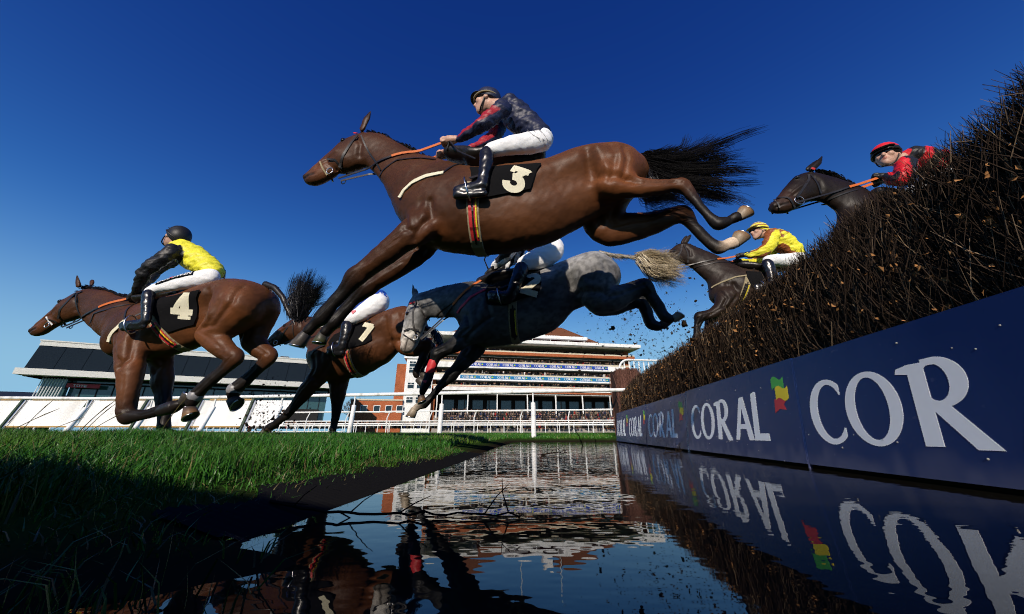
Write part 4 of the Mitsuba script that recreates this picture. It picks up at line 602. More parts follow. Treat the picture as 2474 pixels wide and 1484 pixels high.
"h7":{"O":[-1.909,4.406,0.0],"psi":10.0,"chains":{"trunk":[[0.554,0.0,1.161,0.168,1.15],[0.372,0.0,1.154,0.336,0.85],[0.094,0.0,1.193,0.337,0.9],[-0.16,0.0,1.281,0.309,0.92],[-0.353,0.0,1.421,0.266,1.0],[-0.544,0.0,1.486,0.238,1.2],[-0.65,0.0,1.456,0.195,1.3]],"neck":[[0.923,0.0,1.536,0.15,0.52],[0.79,0.0,1.494,0.173,0.5],[0.639,0.0,1.4,0.203,0.5],[0.507,0.0,1.293,0.232,0.6],[0.399,0.0,1.205,0.261,0.7]],"head":[[1.383,0.0,1.344,0.053,0.8],[1.304,0.0,1.396,0.078,0.7],[1.201,0.0,1.453,0.11,0.62],[1.089,0.0,1.509,0.138,0.56],[0.991,0.0,1.539,0.155,0.52],[0.894,0.0,1.534,0.15,0.5]],"near_fore":[[0.364,0.14,0.999,0.146,0.8],[0.432,0.15,0.86,0.115,0.8],[0.567,0.15,0.69,0.076,0.9],[0.669,0.15,0.536,0.06,1],[0.781,0.15,0.4,0.041,0.9],[0.901,0.15,0.3,0.039,0.9],[0.976,0.15,0.258,0.046,1]],"far_fore":[[0.374,-0.13,0.966,0.155,0.8],[0.358,-0.14,0.821,0.119,0.85],[0.339,-0.14,0.662,0.078,0.9],[0.329,-0.14,0.538,0.062,1],[0.327,-0.14,0.387,0.04,0.9],[0.328,-0.14,0.282,0.039,0.9],[0.333,-0.14,0.238,0.043,1]],"near_hind":[[-0.648,0.12,1.373,0.211,0.85],[-0.69,0.14,1.224,0.148,0.8],[-0.797,0.15,1.171,0.106,0.8],[-0.907,0.15,1.189,0.071,0.85],[-0.954,0.15,1.192,0.055,0.85],[-0.895,0.15,1.031,0.04,0.85],[-0.83,0.15,0.873,0.037,1],[-0.842,0.15,0.828,0.032,1]],"far_hind":[[-0.613,-0.12,1.441,0.176,0.85],[-0.652,-0.14,1.31,0.143,0.8],[-0.74,-0.15,1.243,0.098,0.8],[-0.827,-0.15,1.223,0.07,0.85],[-0.871,-0.15,1.197,0.054,0.85],[-0.805,-0.15,1.078,0.041,0.85],[-0.748,-0.15,0.968,0.043,1],[-0.761,-0.15,0.921,0.037,1]],"near_fore_hoof":[[1.011,0.15,0.23,0.046,0.9],[1.055,0.15,0.202,0.048,0.9]],"far_fore_hoof":[[0.335,-0.14,0.224,0.046,0.9],[0.344,-0.14,0.187,0.052,0.9]],"near_hind_hoof":[[-0.862,0.15,0.79,0.042,0.9],[-0.891,0.15,0.731,0.048,0.9]],"far_hind_hoof":[[-0.767,-0.15,0.905,0.043,0.9],[-0.789,-0.15,0.85,0.049,0.9]],"near_ear":[[0.887,0.055,1.659,0.038,0.6],[0.854,0.06,1.7,0.032,0.5],[0.812,0.06,1.724,0.013,0.4]],"far_ear":[[0.985,-0.055,1.7,0.039,0.6],[0.96,-0.06,1.746,0.033,0.5],[0.917,-0.06,1.771,0.013,0.4]],"eye":[[1.138,0.08,1.559,0.022,0.6]],"j_torso":[[0.181,0.0,1.945,0.104,1.3],[0.102,0.0,1.911,0.124,1.1],[-0.005,0.0,1.889,0.13,1.05],[-0.11,0.0,1.868,0.136,1.05]],"j_hip":[[-0.135,0.0,1.845,0.14,1.05]],"j_near_thigh":[[-0.194,0.1,1.783,0.126,0.8],[-0.122,0.15,1.701,0.114,0.8],[-0.035,0.21,1.605,0.09,0.8],[0.058,0.26,1.528,0.067,0.9]],"j_far_thigh":[[-0.068,-0.1,1.864,0.132,0.8],[0.074,-0.15,1.818,0.123,0.8],[0.261,-0.22,1.764,0.1,0.8],[0.433,-0.26,1.712,0.076,0.9]],"j_near_boot":[[0.065,0.28,1.444,0.066,0.9],[0.055,0.29,1.352,0.063,0.85],[0.062,0.3,1.237,0.053,0.85],[0.075,0.3,1.163,0.052,0.8],[0.153,0.3,1.154,0.046,0.8],[0.233,0.3,1.151,0.039,0.8]],"j_far_boot":[[0.44,-0.28,1.63,0.068,0.9],[0.445,-0.29,1.53,0.065,0.85],[0.453,-0.3,1.402,0.053,0.85],[0.453,-0.3,1.317,0.053,0.8],[0.544,-0.3,1.306,0.048,0.8],[0.62,-0.3,1.302,0.04,0.8]],"j_sole":[[0.064,0.3,1.102,0.034,0.9],[0.143,0.3,1.099,0.029,0.9],[0.225,0.3,1.108,0.032,0.9]],"j_near_arm":[[0.043,0.17,1.842,0.077,0.95],[0.065,0.2,1.75,0.069,0.9],[0.137,0.2,1.672,0.061,0.9],[0.257,0.15,1.601,0.049,0.9],[0.358,0.1,1.568,0.04,0.9]],"j_far_arm":[[0.245,-0.17,1.955,0.079,0.95],[0.266,-0.2,1.877,0.073,0.9],[0.303,-0.2,1.819,0.065,0.9],[0.392,-0.15,1.719,0.053,0.9],[0.453,-0.08,1.642,0.042,0.9]],"j_near_hand":[[0.414,0.08,1.563,0.042,0.6]],"j_far_hand":[[0.47,-0.05,1.606,0.041,0.6]],"j_head":[[0.314,0.0,1.977,0.094,0.85]],"j_neck":[[0.242,0.0,1.95,0.065,0.9]],"j_chin":[[0.347,0.0,1.905,0.039,0.9]],"j_helmet":[[0.307,0.0,1.998,0.121,0.85]],"j_face":[[0.388,0.0,1.923,0.013,1.0]]},
"lines":{"cheek":[[1.008,0.1,1.643],[1.076,0.1,1.532],[1.131,0.1,1.448],[1.191,0.1,1.348]],"throat":[[0.95,0.1,1.639],[1.016,0.1,1.599],[0.976,0.1,1.39],[0.912,0.1,1.319]],"nose":[[1.292,0.08,1.41],[1.211,0.08,1.354],[1.128,0.08,1.291]],"drop":[[1.334,0.07,1.388],[1.26,0.07,1.325],[1.198,0.07,1.271]],"brow":[[1.064,0.06,1.659],[1.004,0.06,1.646]],"bit":[[1.213,0.09,1.326]],"rein":[[1.176,0.12,1.326],[0.917,0.12,1.331],[0.702,0.12,1.355],[0.607,0.12,1.506],[0.383,0.12,1.549]],"neckstrap":[[0.804,0.13,1.357],[0.642,0.13,1.366],[0.449,0.13,1.391]],"breast":[[0.545,0.2,1.087],[0.488,0.2,1.148],[0.41,0.2,1.193],[0.329,0.2,1.221]],"girth":[[0.024,0.3,1.094],[0.006,0.3,1.018],[-0.01,0.3,0.928],[-0.018,0.3,0.855]],"cloth":[[0.237,0.27,1.34],[0.06,0.27,1.421],[-0.211,0.27,1.497],[-0.252,0.27,1.267],[-0.186,0.27,1.221],[0.014,0.27,1.155],[0.194,0.27,1.113],[0.272,0.27,1.241]],"number":[[-0.177,0.31,1.354]],"num_up":[[-0.143,0.31,1.237],[-0.207,0.31,1.459]],"whip":[[0.399,0.1,1.556],[0.292,0.1,1.605]],"dock":[[-0.828,0.0,1.447],[-0.905,0.0,1.427],[-0.977,0.0,1.358]],"mane":[[1.016,0.0,1.693],[0.809,0.0,1.672],[0.625,0.0,1.609],[0.461,0.0,1.53]],"stirrup":[[0.214,0.3,1.194]],"pommel":[[0.401,0.0,1.503],[0.312,0.0,1.499],[0.256,0.0,1.51]],"tail0":[[-0.958,0.0,1.391],[-0.996,0.0,1.325],[-1.019,0.0,1.228],[-1.028,0.0,1.118]],"tail1":[[-0.976,0.0,1.374],[-1.046,0.0,1.307],[-1.086,0.0,1.21],[-1.109,0.0,1.099]]}},
"h2":{"O":[0.227,3.509,0.0],"psi":11.0,"chains":{"trunk":[[0.683,0.0,1.36,0.14,1.15],[0.6,0.0,1.442,0.232,0.95],[0.462,0.0,1.381,0.331,0.85],[0.219,0.0,1.426,0.342,0.9],[-0.036,0.0,1.493,0.332,0.9],[-0.264,0.0,1.632,0.264,0.95],[-0.48,0.0,1.702,0.262,1.05],[-0.65,0.0,1.759,0.245,1.15],[-0.735,0.0,1.745,0.186,1.35]],"neck":[[1.28,0.0,1.568,0.14,0.62],[1.201,0.0,1.575,0.148,0.55],[1.07,0.0,1.59,0.174,0.5],[0.915,0.0,1.597,0.184,0.5],[0.762,0.0,1.592,0.206,0.56],[0.645,0.0,1.571,0.232,0.65]],"head":[[1.395,0.0,1.095,0.078,0.95],[1.378,0.0,1.162,0.091,0.92],[1.358,0.0,1.253,0.103,0.85],[1.338,0.0,1.357,0.115,0.8],[1.318,0.0,1.462,0.131,0.75],[1.285,0.0,1.563,0.137,0.66]],"near_fore":[[0.537,0.14,1.258,0.165,0.8],[0.697,0.15,1.128,0.099,0.75],[0.783,0.15,1.058,0.072,0.8],[0.884,0.15,1.008,0.056,0.85],[0.98,0.15,0.972,0.052,0.95],[1.015,0.15,0.887,0.04,0.9],[1.045,0.15,0.783,0.038,0.9],[1.074,0.15,0.68,0.038,0.95],[1.097,0.15,0.624,0.039,1],[1.11,0.15,0.58,0.031,1]],"far_fore":[[0.662,-0.13,1.09,0.119,0.75],[0.745,-0.13,0.986,0.091,0.8],[0.839,-0.14,0.886,0.064,0.85],[0.929,-0.14,0.791,0.054,0.95],[1.047,-0.14,0.677,0.035,0.9],[1.141,-0.14,0.564,0.034,0.9],[1.216,-0.14,0.498,0.039,1],[1.273,-0.14,0.472,0.033,1],[1.3,-0.14,0.452,0.036,1]],"near_hind":[[-0.645,0.12,1.631,0.213,0.85],[-0.66,0.14,1.456,0.141,0.8],[-0.804,0.15,1.434,0.117,0.8],[-0.968,0.15,1.494,0.087,0.85],[-1.109,0.15,1.547,0.066,0.85],[-1.153,0.15,1.448,0.052,0.85],[-1.205,0.15,1.32,0.043,0.85],[-1.247,0.15,1.226,0.048,1],[-1.296,0.15,1.196,0.037,1]],"far_hind":[[-0.671,-0.12,1.678,0.194,0.85],[-0.706,-0.14,1.507,0.136,0.8],[-0.846,-0.15,1.484,0.111,0.8],[-1.005,-0.15,1.524,0.088,0.85],[-1.119,-0.15,1.516,0.071,0.85],[-1.148,-0.15,1.379,0.05,0.85],[-1.184,-0.15,1.245,0.052,1],[-1.253,-0.15,1.217,0.043,1]],"near_fore_hoof":[[1.118,0.15,0.555,0.035,0.9],[1.134,0.15,0.506,0.04,0.9]],"far_fore_hoof":[[1.314,-0.14,0.443,0.041,0.9],[1.373,-0.14,0.4,0.048,0.9]],"near_hind_hoof":[[-1.323,0.15,1.197,0.041,0.9],[-1.383,0.15,1.202,0.038,0.9]],"far_hind_hoof":[[-1.283,-0.15,1.22,0.047,0.9],[-1.343,-0.15,1.236,0.047,0.9]],"near_ear":[[1.336,0.05,1.639,0.038,0.6],[1.361,0.055,1.725,0.034,0.5],[1.382,0.055,1.808,0.011,0.4]],"far_ear":[[1.363,-0.05,1.679,0.035,0.6],[1.386,-0.055,1.759,0.03,0.5],[1.405,-0.055,1.824,0.012,0.4]],"eye":[[1.384,0.085,1.444,0.024,0.6]],"j_torso":[[0.274,0.0,2.422,0.099,1.3],[0.156,0.0,2.368,0.121,1.1],[0.016,0.0,2.299,0.131,1.0],[-0.131,0.0,2.217,0.134,1.0]],"j_hip":[[-0.218,0.0,2.131,0.139,1.05]],"j_near_thigh":[[-0.224,0.1,2.052,0.129,0.8],[-0.14,0.15,1.967,0.125,0.75],[-0.039,0.21,1.905,0.094,0.8],[0.06,0.26,1.849,0.068,0.9]],"j_far_thigh":[[-0.211,-0.1,2.161,0.137,0.8],[-0.112,-0.15,2.126,0.136,0.75],[0.014,-0.21,2.11,0.106,0.8],[0.13,-0.26,2.093,0.079,0.9]],"j_near_boot":[[0.078,0.28,1.789,0.068,0.9],[0.098,0.29,1.708,0.067,0.85],[0.138,0.3,1.607,0.056,0.85],[0.169,0.3,1.522,0.054,0.85],[0.199,0.3,1.482,0.056,0.8],[0.292,0.3,1.494,0.046,0.8],[0.385,0.3,1.512,0.04,0.8]],"j_far_boot":[[0.146,-0.28,2.051,0.072,0.9],[0.173,-0.29,1.966,0.072,0.85],[0.212,-0.3,1.869,0.06,0.85],[0.248,-0.3,1.768,0.059,0.85],[0.285,-0.3,1.72,0.059,0.8],[0.382,-0.3,1.734,0.05,0.8],[0.48,-0.3,1.754,0.043,0.8]],"j_sole":[[0.199,0.3,1.433,0.032,0.9],[0.291,0.3,1.445,0.03,0.9],[0.384,0.3,1.468,0.034,0.9]],"j_near_arm":[[0.182,0.17,2.256,0.077,0.95],[0.188,0.2,2.139,0.069,0.9],[0.221,0.2,2.032,0.06,0.9],[0.32,0.15,1.959,0.048,0.9],[0.415,0.1,1.907,0.037,0.9]],"j_far_arm":[[0.185,-0.17,2.432,0.084,0.95],[0.179,-0.2,2.324,0.075,0.9],[0.204,-0.2,2.218,0.065,0.9],[0.292,-0.15,2.094,0.049,0.9],[0.372,-0.08,1.983,0.039,0.9]],"j_near_hand":[[0.465,0.08,1.872,0.042,0.6]],"j_far_hand":[[0.435,-0.05,1.93,0.041,0.6]],"j_head":[[0.433,0.0,2.523,0.096,0.85]],"j_neck":[[0.359,0.0,2.473,0.065,0.9]],"j_chin":[[0.474,0.0,2.453,0.04,0.9]],"j_helmet":[[0.423,0.0,2.547,0.122,0.85]],"j_face":[[0.508,0.0,2.477,0.012,1.0]]},
"lines":{"cheek":[[1.296,0.1,1.593],[1.318,0.1,1.453],[1.311,0.1,1.325],[1.272,0.1,1.176]],"throat":[[1.284,0.1,1.592],[1.231,0.1,1.47],[1.174,0.1,1.363]],"nose":[[1.408,0.1,1.245],[1.34,0.1,1.27],[1.257,0.1,1.254],[1.188,0.1,1.261]],"drop":[[1.409,0.1,1.206],[1.327,0.1,1.152],[1.229,0.1,1.086]],"brow":[[1.377,0.1,1.561],[1.294,0.1,1.579]],"bit":[[1.265,0.1,1.165]],"rein":[[1.25,0.12,1.17],[1.055,0.12,1.429],[0.902,0.12,1.545],[0.615,0.12,1.735],[0.471,0.12,1.83]],"neckstrap":[[1.205,0.13,1.344],[1.029,0.13,1.447],[0.654,0.13,1.651]],"breast":[[0.791,0.2,1.396],[0.755,0.2,1.438],[0.701,0.2,1.468],[0.628,0.2,1.541],[0.478,0.2,1.62]],"girth":[[0.177,0.3,1.345],[0.177,0.3,1.251],[0.18,0.3,1.128],[0.185,0.3,1.023]],"cloth":[[0.46,0.27,1.646],[0.164,0.27,1.745],[-0.095,0.27,1.767],[-0.112,0.27,1.621],[-0.089,0.27,1.536],[0.042,0.27,1.481],[0.246,0.27,1.41],[0.422,0.27,1.423],[0.457,0.27,1.534]],"number":[[-0.021,0.31,1.611]],"num_up":[[0.031,0.31,1.486],[-0.044,0.31,1.736]],"whip":[[0.46,0.1,1.85],[0.509,0.1,1.99],[0.457,0.1,2.01]],"dock":[[-0.72,0.0,2.035],[-0.851,0.0,1.988],[-0.989,0.0,1.956],[-1.139,0.0,1.928]],"mane":[[1.328,0.0,1.695],[1.131,0.0,1.754],[0.987,0.0,1.786],[0.819,0.0,1.797],[0.677,0.0,1.792]],"stirrup":[[0.364,0.3,1.516]],"pommel":[[0.595,0.0,1.797],[0.479,0.0,1.812],[0.364,0.0,1.839]],"tail0":[[-1.117,0.0,1.934],[-1.296,0.0,1.971],[-1.43,0.0,1.961],[-1.504,0.0,1.962]],"tail1":[[-1.139,0.0,1.928],[-1.301,0.0,1.894],[-1.439,0.0,1.82],[-1.541,0.0,1.725]],"tail2":[[-1.138,0.0,1.919],[-1.255,0.0,1.768],[-1.362,0.0,1.69],[-1.522,0.0,1.651]],"tail3":[[-1.134,0.0,1.911],[-1.194,0.0,1.756],[-1.271,0.0,1.664],[-1.417,0.0,1.615]]}},
"h5":{"O":[3.182,4.614,0.0],"psi":8.0,"chains":{"trunk":[[0.248,0.0,2.038,0.125,1.1],[0.111,0.0,2.196,0.226,0.8],[-0.043,0.0,2.159,0.273,0.85],[-0.227,0.0,2.08,0.289,0.9],[-0.421,0.0,1.988,0.27,0.9],[-0.602,0.0,1.885,0.259,0.92],[-0.763,0.0,1.812,0.238,1.0],[-0.903,0.0,1.753,0.213,1.1],[-0.99,0.0,1.711,0.169,1.2]],"neck":[[0.574,0.0,2.766,0.121,0.52],[0.505,0.0,2.686,0.149,0.5],[0.37,0.0,2.586,0.174,0.48],[0.243,0.0,2.461,0.202,0.52],[0.12,0.0,2.337,0.228,0.62]],"head":[[0.918,0.0,2.566,0.059,0.85],[0.868,0.0,2.599,0.08,0.75],[0.804,0.0,2.647,0.1,0.65],[0.719,0.0,2.701,0.125,0.58],[0.642,0.0,2.741,0.143,0.54],[0.568,0.0,2.766,0.127,0.5]],"near_fore":[[0.202,0.14,1.954,0.148,0.8],[0.302,0.15,1.811,0.093,0.85],[0.456,0.15,1.722,0.063,0.9],[0.611,0.15,1.691,0.055,1],[0.668,0.15,1.572,0.039,0.9],[0.695,0.15,1.447,0.037,0.9],[0.716,0.15,1.374,0.041,1],[0.707,0.15,1.325,0.034,1]],"far_fore":[[0.031,-0.13,2.021,0.132,0.8],[0.077,-0.14,1.889,0.091,0.85],[0.217,-0.14,1.787,0.062,0.9],[0.373,-0.14,1.726,0.055,1],[0.421,-0.14,1.595,0.038,0.9],[0.444,-0.14,1.464,0.038,0.9],[0.446,-0.14,1.386,0.04,1]],"near_hind":[[-0.811,0.12,1.679,0.176,0.85],[-0.711,0.14,1.505,0.118,0.8],[-0.709,0.15,1.358,0.081,0.8],[-0.771,0.15,1.239,0.055,0.85],[-0.793,0.15,1.169,0.045,0.85],[-0.726,0.15,1.034,0.033,0.85],[-0.676,0.15,0.924,0.037,1]],"far_hind":[[-1.008,-0.12,1.75,0.163,0.85],[-0.963,-0.14,1.577,0.113,0.8],[-0.973,-0.15,1.427,0.08,0.8],[-1.044,-0.15,1.325,0.055,0.85],[-1.067,-0.15,1.251,0.046,0.85],[-1.006,-0.15,1.108,0.034,0.85],[-0.953,-0.15,0.99,0.037,1]],"near_fore_hoof":[[0.7,0.15,1.3,0.04,0.9],[0.672,0.15,1.263,0.047,0.9]],"far_fore_hoof":[[0.444,-0.14,1.361,0.042,0.9],[0.422,-0.14,1.321,0.049,0.9]],"near_hind_hoof":[[-0.654,0.15,0.88,0.039,0.9],[-0.619,0.15,0.826,0.044,0.9]],"far_hind_hoof":[[-0.929,-0.15,0.944,0.041,0.9],[-0.892,-0.15,0.886,0.047,0.9]],"near_ear":[[0.583,0.055,2.897,0.043,0.6],[0.53,0.06,2.958,0.038,0.5],[0.482,0.06,3.016,0.013,0.4]],"far_ear":[[0.574,-0.055,2.951,0.044,0.6],[0.529,-0.06,3.021,0.039,0.5],[0.493,-0.06,3.082,0.013,0.4]],"eye":[[0.759,0.08,2.752,0.023,0.6]],"j_torso":[[-0.712,0.0,2.891,0.106,1.3],[-0.766,0.0,2.812,0.126,1.1],[-0.839,0.0,2.717,0.113,1.05],[-0.889,0.0,2.633,0.096,1.1]],"j_hip":[[-0.881,0.0,2.555,0.1,1.15]],"j_near_thigh":[[-0.797,0.1,2.488,0.094,0.85],[-0.646,0.15,2.452,0.091,0.8],[-0.476,0.21,2.441,0.076,0.8],[-0.349,0.26,2.417,0.064,0.9]],"j_far_thigh":[[-0.943,-0.1,2.58,0.097,0.85],[-0.853,-0.15,2.59,0.094,0.8],[-0.762,-0.22,2.617,0.08,0.8],[-0.673,-0.26,2.629,0.069,0.9]],"j_near_boot":[[-0.322,0.28,2.368,0.066,0.9],[-0.326,0.29,2.282,0.061,0.85],[-0.318,0.3,2.172,0.052,0.85],[-0.311,0.3,2.094,0.049,0.85],[-0.28,0.3,2.032,0.051,0.8],[-0.191,0.3,2.024,0.045,0.8],[-0.104,0.3,2.029,0.039,0.8]],"j_far_boot":[[-0.679,-0.28,2.608,0.066,0.9],[-0.692,-0.29,2.537,0.061,0.85],[-0.696,-0.3,2.422,0.053,0.85],[-0.688,-0.3,2.334,0.051,0.85],[-0.663,-0.3,2.278,0.053,0.8],[-0.562,-0.3,2.269,0.046,0.8],[-0.477,-0.3,2.274,0.039,0.8]],"j_sole":[[-0.268,0.3,1.981,0.032,0.9],[-0.18,0.3,1.976,0.03,0.9],[-0.094,0.3,1.985,0.032,0.9]],"j_near_arm":[[-0.553,0.17,2.862,0.083,0.95],[-0.485,0.2,2.734,0.075,0.9],[-0.402,0.21,2.621,0.066,0.9],[-0.314,0.16,2.584,0.051,0.9],[-0.188,0.11,2.605,0.038,0.9]],"j_far_arm":[[-0.793,-0.17,2.969,0.081,0.95],[-0.721,-0.2,2.807,0.071,0.9],[-0.614,-0.2,2.663,0.063,0.9],[-0.423,-0.14,2.601,0.049,0.9],[-0.207,-0.08,2.586,0.036,0.9]],"j_near_hand":[[-0.119,0.08,2.612,0.043,0.6]],"j_far_hand":[[-0.134,-0.05,2.591,0.039,0.6]],"j_head":[[-0.49,0.0,3.016,0.087,0.85]],"j_neck":[[-0.572,0.0,2.971,0.066,0.9]],"j_chin":[[-0.466,0.0,2.904,0.038,0.9]],"j_helmet":[[-0.495,0.0,3.054,0.119,0.85]],"j_face":[[-0.415,0.0,2.923,0.012,1.0]]},
"lines":{"cheek":[[0.635,0.1,2.852],[0.679,0.1,2.735],[0.761,0.1,2.608],[0.826,0.1,2.51]],"throat":[[0.613,0.1,2.835],[0.584,0.1,2.698],[0.593,0.1,2.566]],"nose":[[0.856,0.08,2.699],[0.818,0.08,2.607],[0.798,0.08,2.489]],"drop":[[0.899,0.07,2.648],[0.861,0.07,2.556],[0.849,0.07,2.468]],"brow":[[0.736,0.06,2.868],[0.625,0.06,2.882]],"bit":[[0.867,0.09,2.51]],"rein":[[0.871,0.12,2.496],[0.715,0.12,2.456],[0.552,0.12,2.481],[0.202,0.12,2.535],[-0.07,0.12,2.573]],"neckstrap":[[0.72,0.13,2.445],[0.556,0.13,2.476],[0.21,0.13,2.509],[-0.037,0.13,2.492]],"breast":[[0.406,0.2,2.101],[0.327,0.2,2.151],[0.228,0.2,2.185],[0.069,0.2,2.229],[-0.105,0.2,2.238]],"girth":[[-0.044,0.3,2.111],[0.005,0.3,1.984],[0.053,0.3,1.859],[0.101,0.3,1.736]],"cloth":[[-0.088,0.27,2.308],[-0.271,0.27,2.269],[-0.472,0.27,2.176],[-0.434,0.27,1.971],[-0.25,0.27,1.93],[-0.093,0.27,2.068],[-0.066,0.27,2.202]],"number":[[-0.353,0.31,2.087]],"num_up":[[-0.316,0.31,1.974],[-0.388,0.31,2.189]],"whip":[[-0.105,0.1,2.588],[-0.268,0.1,2.406]],"dock":[[-1.136,0.0,1.767],[-1.197,0.0,1.752],[-1.243,0.0,1.686]],"mane":[[0.52,0.0,2.908],[0.337,0.0,2.778],[0.183,0.0,2.654],[0.002,0.0,2.568],[-0.099,0.0,2.524]],"stirrup":[[-0.129,0.3,2.041]],"pommel":[[-0.129,0.0,2.493],[-0.242,0.0,2.456],[-0.354,0.0,2.42]],"tail0":[[-1.25,0.0,1.711],[-1.32,0.0,1.62],[-1.336,0.0,1.496],[-1.314,0.0,1.351]],"tail1":[[-1.243,0.0,1.686],[-1.274,0.0,1.572],[-1.26,0.0,1.45],[-1.215,0.0,1.331]]}},
"h6":{"O":[3.169,2.79,0.0],"psi":4.0,"chains":{"trunk":[[0.044,0.0,1.907,0.146,1.1],[-0.111,0.0,2.026,0.22,0.75],[-0.214,0.0,1.896,0.253,0.85],[-0.342,0.0,1.768,0.268,0.9],[-0.5,0.0,1.66,0.264,0.9],[-0.645,0.0,1.572,0.246,0.95],[-0.787,0.0,1.518,0.218,1.1],[-0.894,0.0,1.483,0.174,1.2]],"neck":[[0.278,0.0,2.457,0.133,0.55],[0.207,0.0,2.433,0.136,0.5],[0.098,0.0,2.378,0.148,0.46],[0.0,0.0,2.295,0.164,0.48],[-0.09,0.0,2.194,0.18,0.55]],"head":[[0.659,0.0,2.222,0.055,0.85],[0.59,0.0,2.248,0.078,0.75],[0.515,0.0,2.302,0.096,0.65],[0.425,0.0,2.376,0.11,0.58],[0.34,0.0,2.431,0.133,0.54],[0.271,0.0,2.457,0.13,0.5]],"near_fore":[[0.122,0.14,1.791,0.113,0.8],[0.206,0.15,1.639,0.072,0.85],[0.334,0.15,1.531,0.049,0.9],[0.442,0.15,1.488,0.043,1],[0.447,0.15,1.379,0.031,0.9],[0.435,0.15,1.287,0.03,0.9],[0.436,0.15,1.242,0.034,1]],"far_fore":[[-0.215,-0.13,1.92,0.123,0.8],[-0.158,-0.14,1.765,0.078,0.85],[-0.025,-0.14,1.629,0.054,0.9],[0.098,-0.14,1.564,0.047,1],[0.105,-0.14,1.445,0.033,0.9],[0.087,-0.14,1.362,0.033,0.9],[0.088,-0.14,1.313,0.037,1]],"near_hind":[[-0.676,0.12,1.496,0.147,0.85],[-0.563,0.14,1.337,0.1,0.8],[-0.535,0.15,1.201,0.067,0.8],[-0.579,0.15,1.1,0.045,0.85],[-0.592,0.15,1.043,0.038,0.85],[-0.528,0.15,0.921,0.028,0.85],[-0.476,0.15,0.828,0.031,1]],"far_hind":[[-1.006,-0.12,1.602,0.147,0.85],[-0.963,-0.14,1.446,0.103,0.8],[-0.957,-0.15,1.305,0.072,0.8],[-1.012,-0.15,1.208,0.049,0.85],[-1.026,-0.15,1.146,0.042,0.85],[-0.954,-0.15,1.011,0.031,0.85],[-0.897,-0.15,0.908,0.034,1]],"near_fore_hoof":[[0.431,0.15,1.212,0.033,0.9],[0.417,0.15,1.175,0.04,0.9]],"far_fore_hoof":[[0.082,-0.14,1.288,0.036,0.9],[0.066,-0.14,1.247,0.044,0.9]],"near_hind_hoof":[[-0.451,0.15,0.796,0.033,0.9],[-0.414,0.15,0.751,0.039,0.9]],"far_hind_hoof":[[-0.868,-0.15,0.872,0.036,0.9],[-0.827,-0.15,0.822,0.043,0.9]],"near_ear":[[0.273,0.06,2.599,0.036,0.6],[0.194,0.065,2.671,0.03,0.5],[0.142,0.065,2.741,0.01,0.4]],"far_ear":[[0.2,-0.055,2.694,0.036,0.6],[0.121,-0.06,2.762,0.03,0.5],[0.063,-0.06,2.823,0.011,0.4]],"eye":[[0.413,0.08,2.519,0.021,0.6]],"j_torso":[[-0.726,0.0,2.724,0.083,1.35],[-0.795,0.0,2.699,0.096,1.15],[-0.9,0.0,2.651,0.097,1.05],[-0.992,0.0,2.574,0.093,1.05]],"j_hip":[[-1.028,0.0,2.512,0.097,1.15]],"j_near_thigh":[[-0.874,0.1,2.417,0.089,0.85],[-0.661,0.15,2.294,0.082,0.8],[-0.443,0.21,2.203,0.066,0.8],[-0.275,0.26,2.138,0.056,0.9]],"j_far_thigh":[[-1.153,-0.1,2.569,0.095,0.85],[-1.058,-0.15,2.513,0.091,0.8],[-0.976,-0.22,2.49,0.076,0.8],[-0.898,-0.26,2.484,0.066,0.9]],"j_near_boot":[[-0.22,0.28,2.073,0.055,0.9],[-0.186,0.29,1.966,0.05,0.85],[-0.146,0.3,1.844,0.042,0.85],[-0.118,0.3,1.765,0.039,0.85],[-0.075,0.3,1.719,0.041,0.8],[0.004,0.3,1.714,0.035,0.8],[0.08,0.3,1.717,0.03,0.8]],"j_far_boot":[[-0.9,-0.28,2.436,0.063,0.9],[-0.884,-0.29,2.321,0.057,0.85],[-0.869,-0.3,2.208,0.048,0.85],[-0.833,-0.3,2.111,0.045,0.85],[-0.782,-0.3,2.054,0.048,0.8],[-0.685,-0.3,2.049,0.039,0.8],[-0.591,-0.3,2.053,0.034,0.8]],"j_sole":[[-0.059,0.3,1.672,0.025,0.9],[0.018,0.3,1.672,0.023,0.9],[0.094,0.3,1.678,0.026,0.9]],"j_near_arm":[[-0.454,0.17,2.526,0.065,0.95],[-0.35,0.22,2.403,0.058,0.9],[-0.284,0.24,2.306,0.05,0.9],[-0.296,0.17,2.364,0.041,0.9],[-0.31,0.1,2.44,0.033,0.9]],"j_far_arm":[[-0.924,-0.17,2.834,0.067,0.95],[-0.883,-0.2,2.733,0.061,0.9],[-0.814,-0.2,2.63,0.055,0.9],[-0.634,-0.13,2.572,0.043,0.9],[-0.477,-0.07,2.542,0.034,0.9]],"j_near_hand":[[-0.289,0.08,2.458,0.036,0.6]],"j_far_hand":[[-0.402,-0.05,2.51,0.036,0.6]],"j_head":[[-0.528,0.0,2.726,0.087,0.88]],"j_neck":[[-0.613,0.0,2.71,0.064,0.9]],"j_chin":[[-0.478,0.03,2.599,0.036,0.9]],"j_helmet":[[-0.515,0.0,2.79,0.115,0.9]],"j_face":[[-0.497,0.0,2.645,0.014,1.0]]},
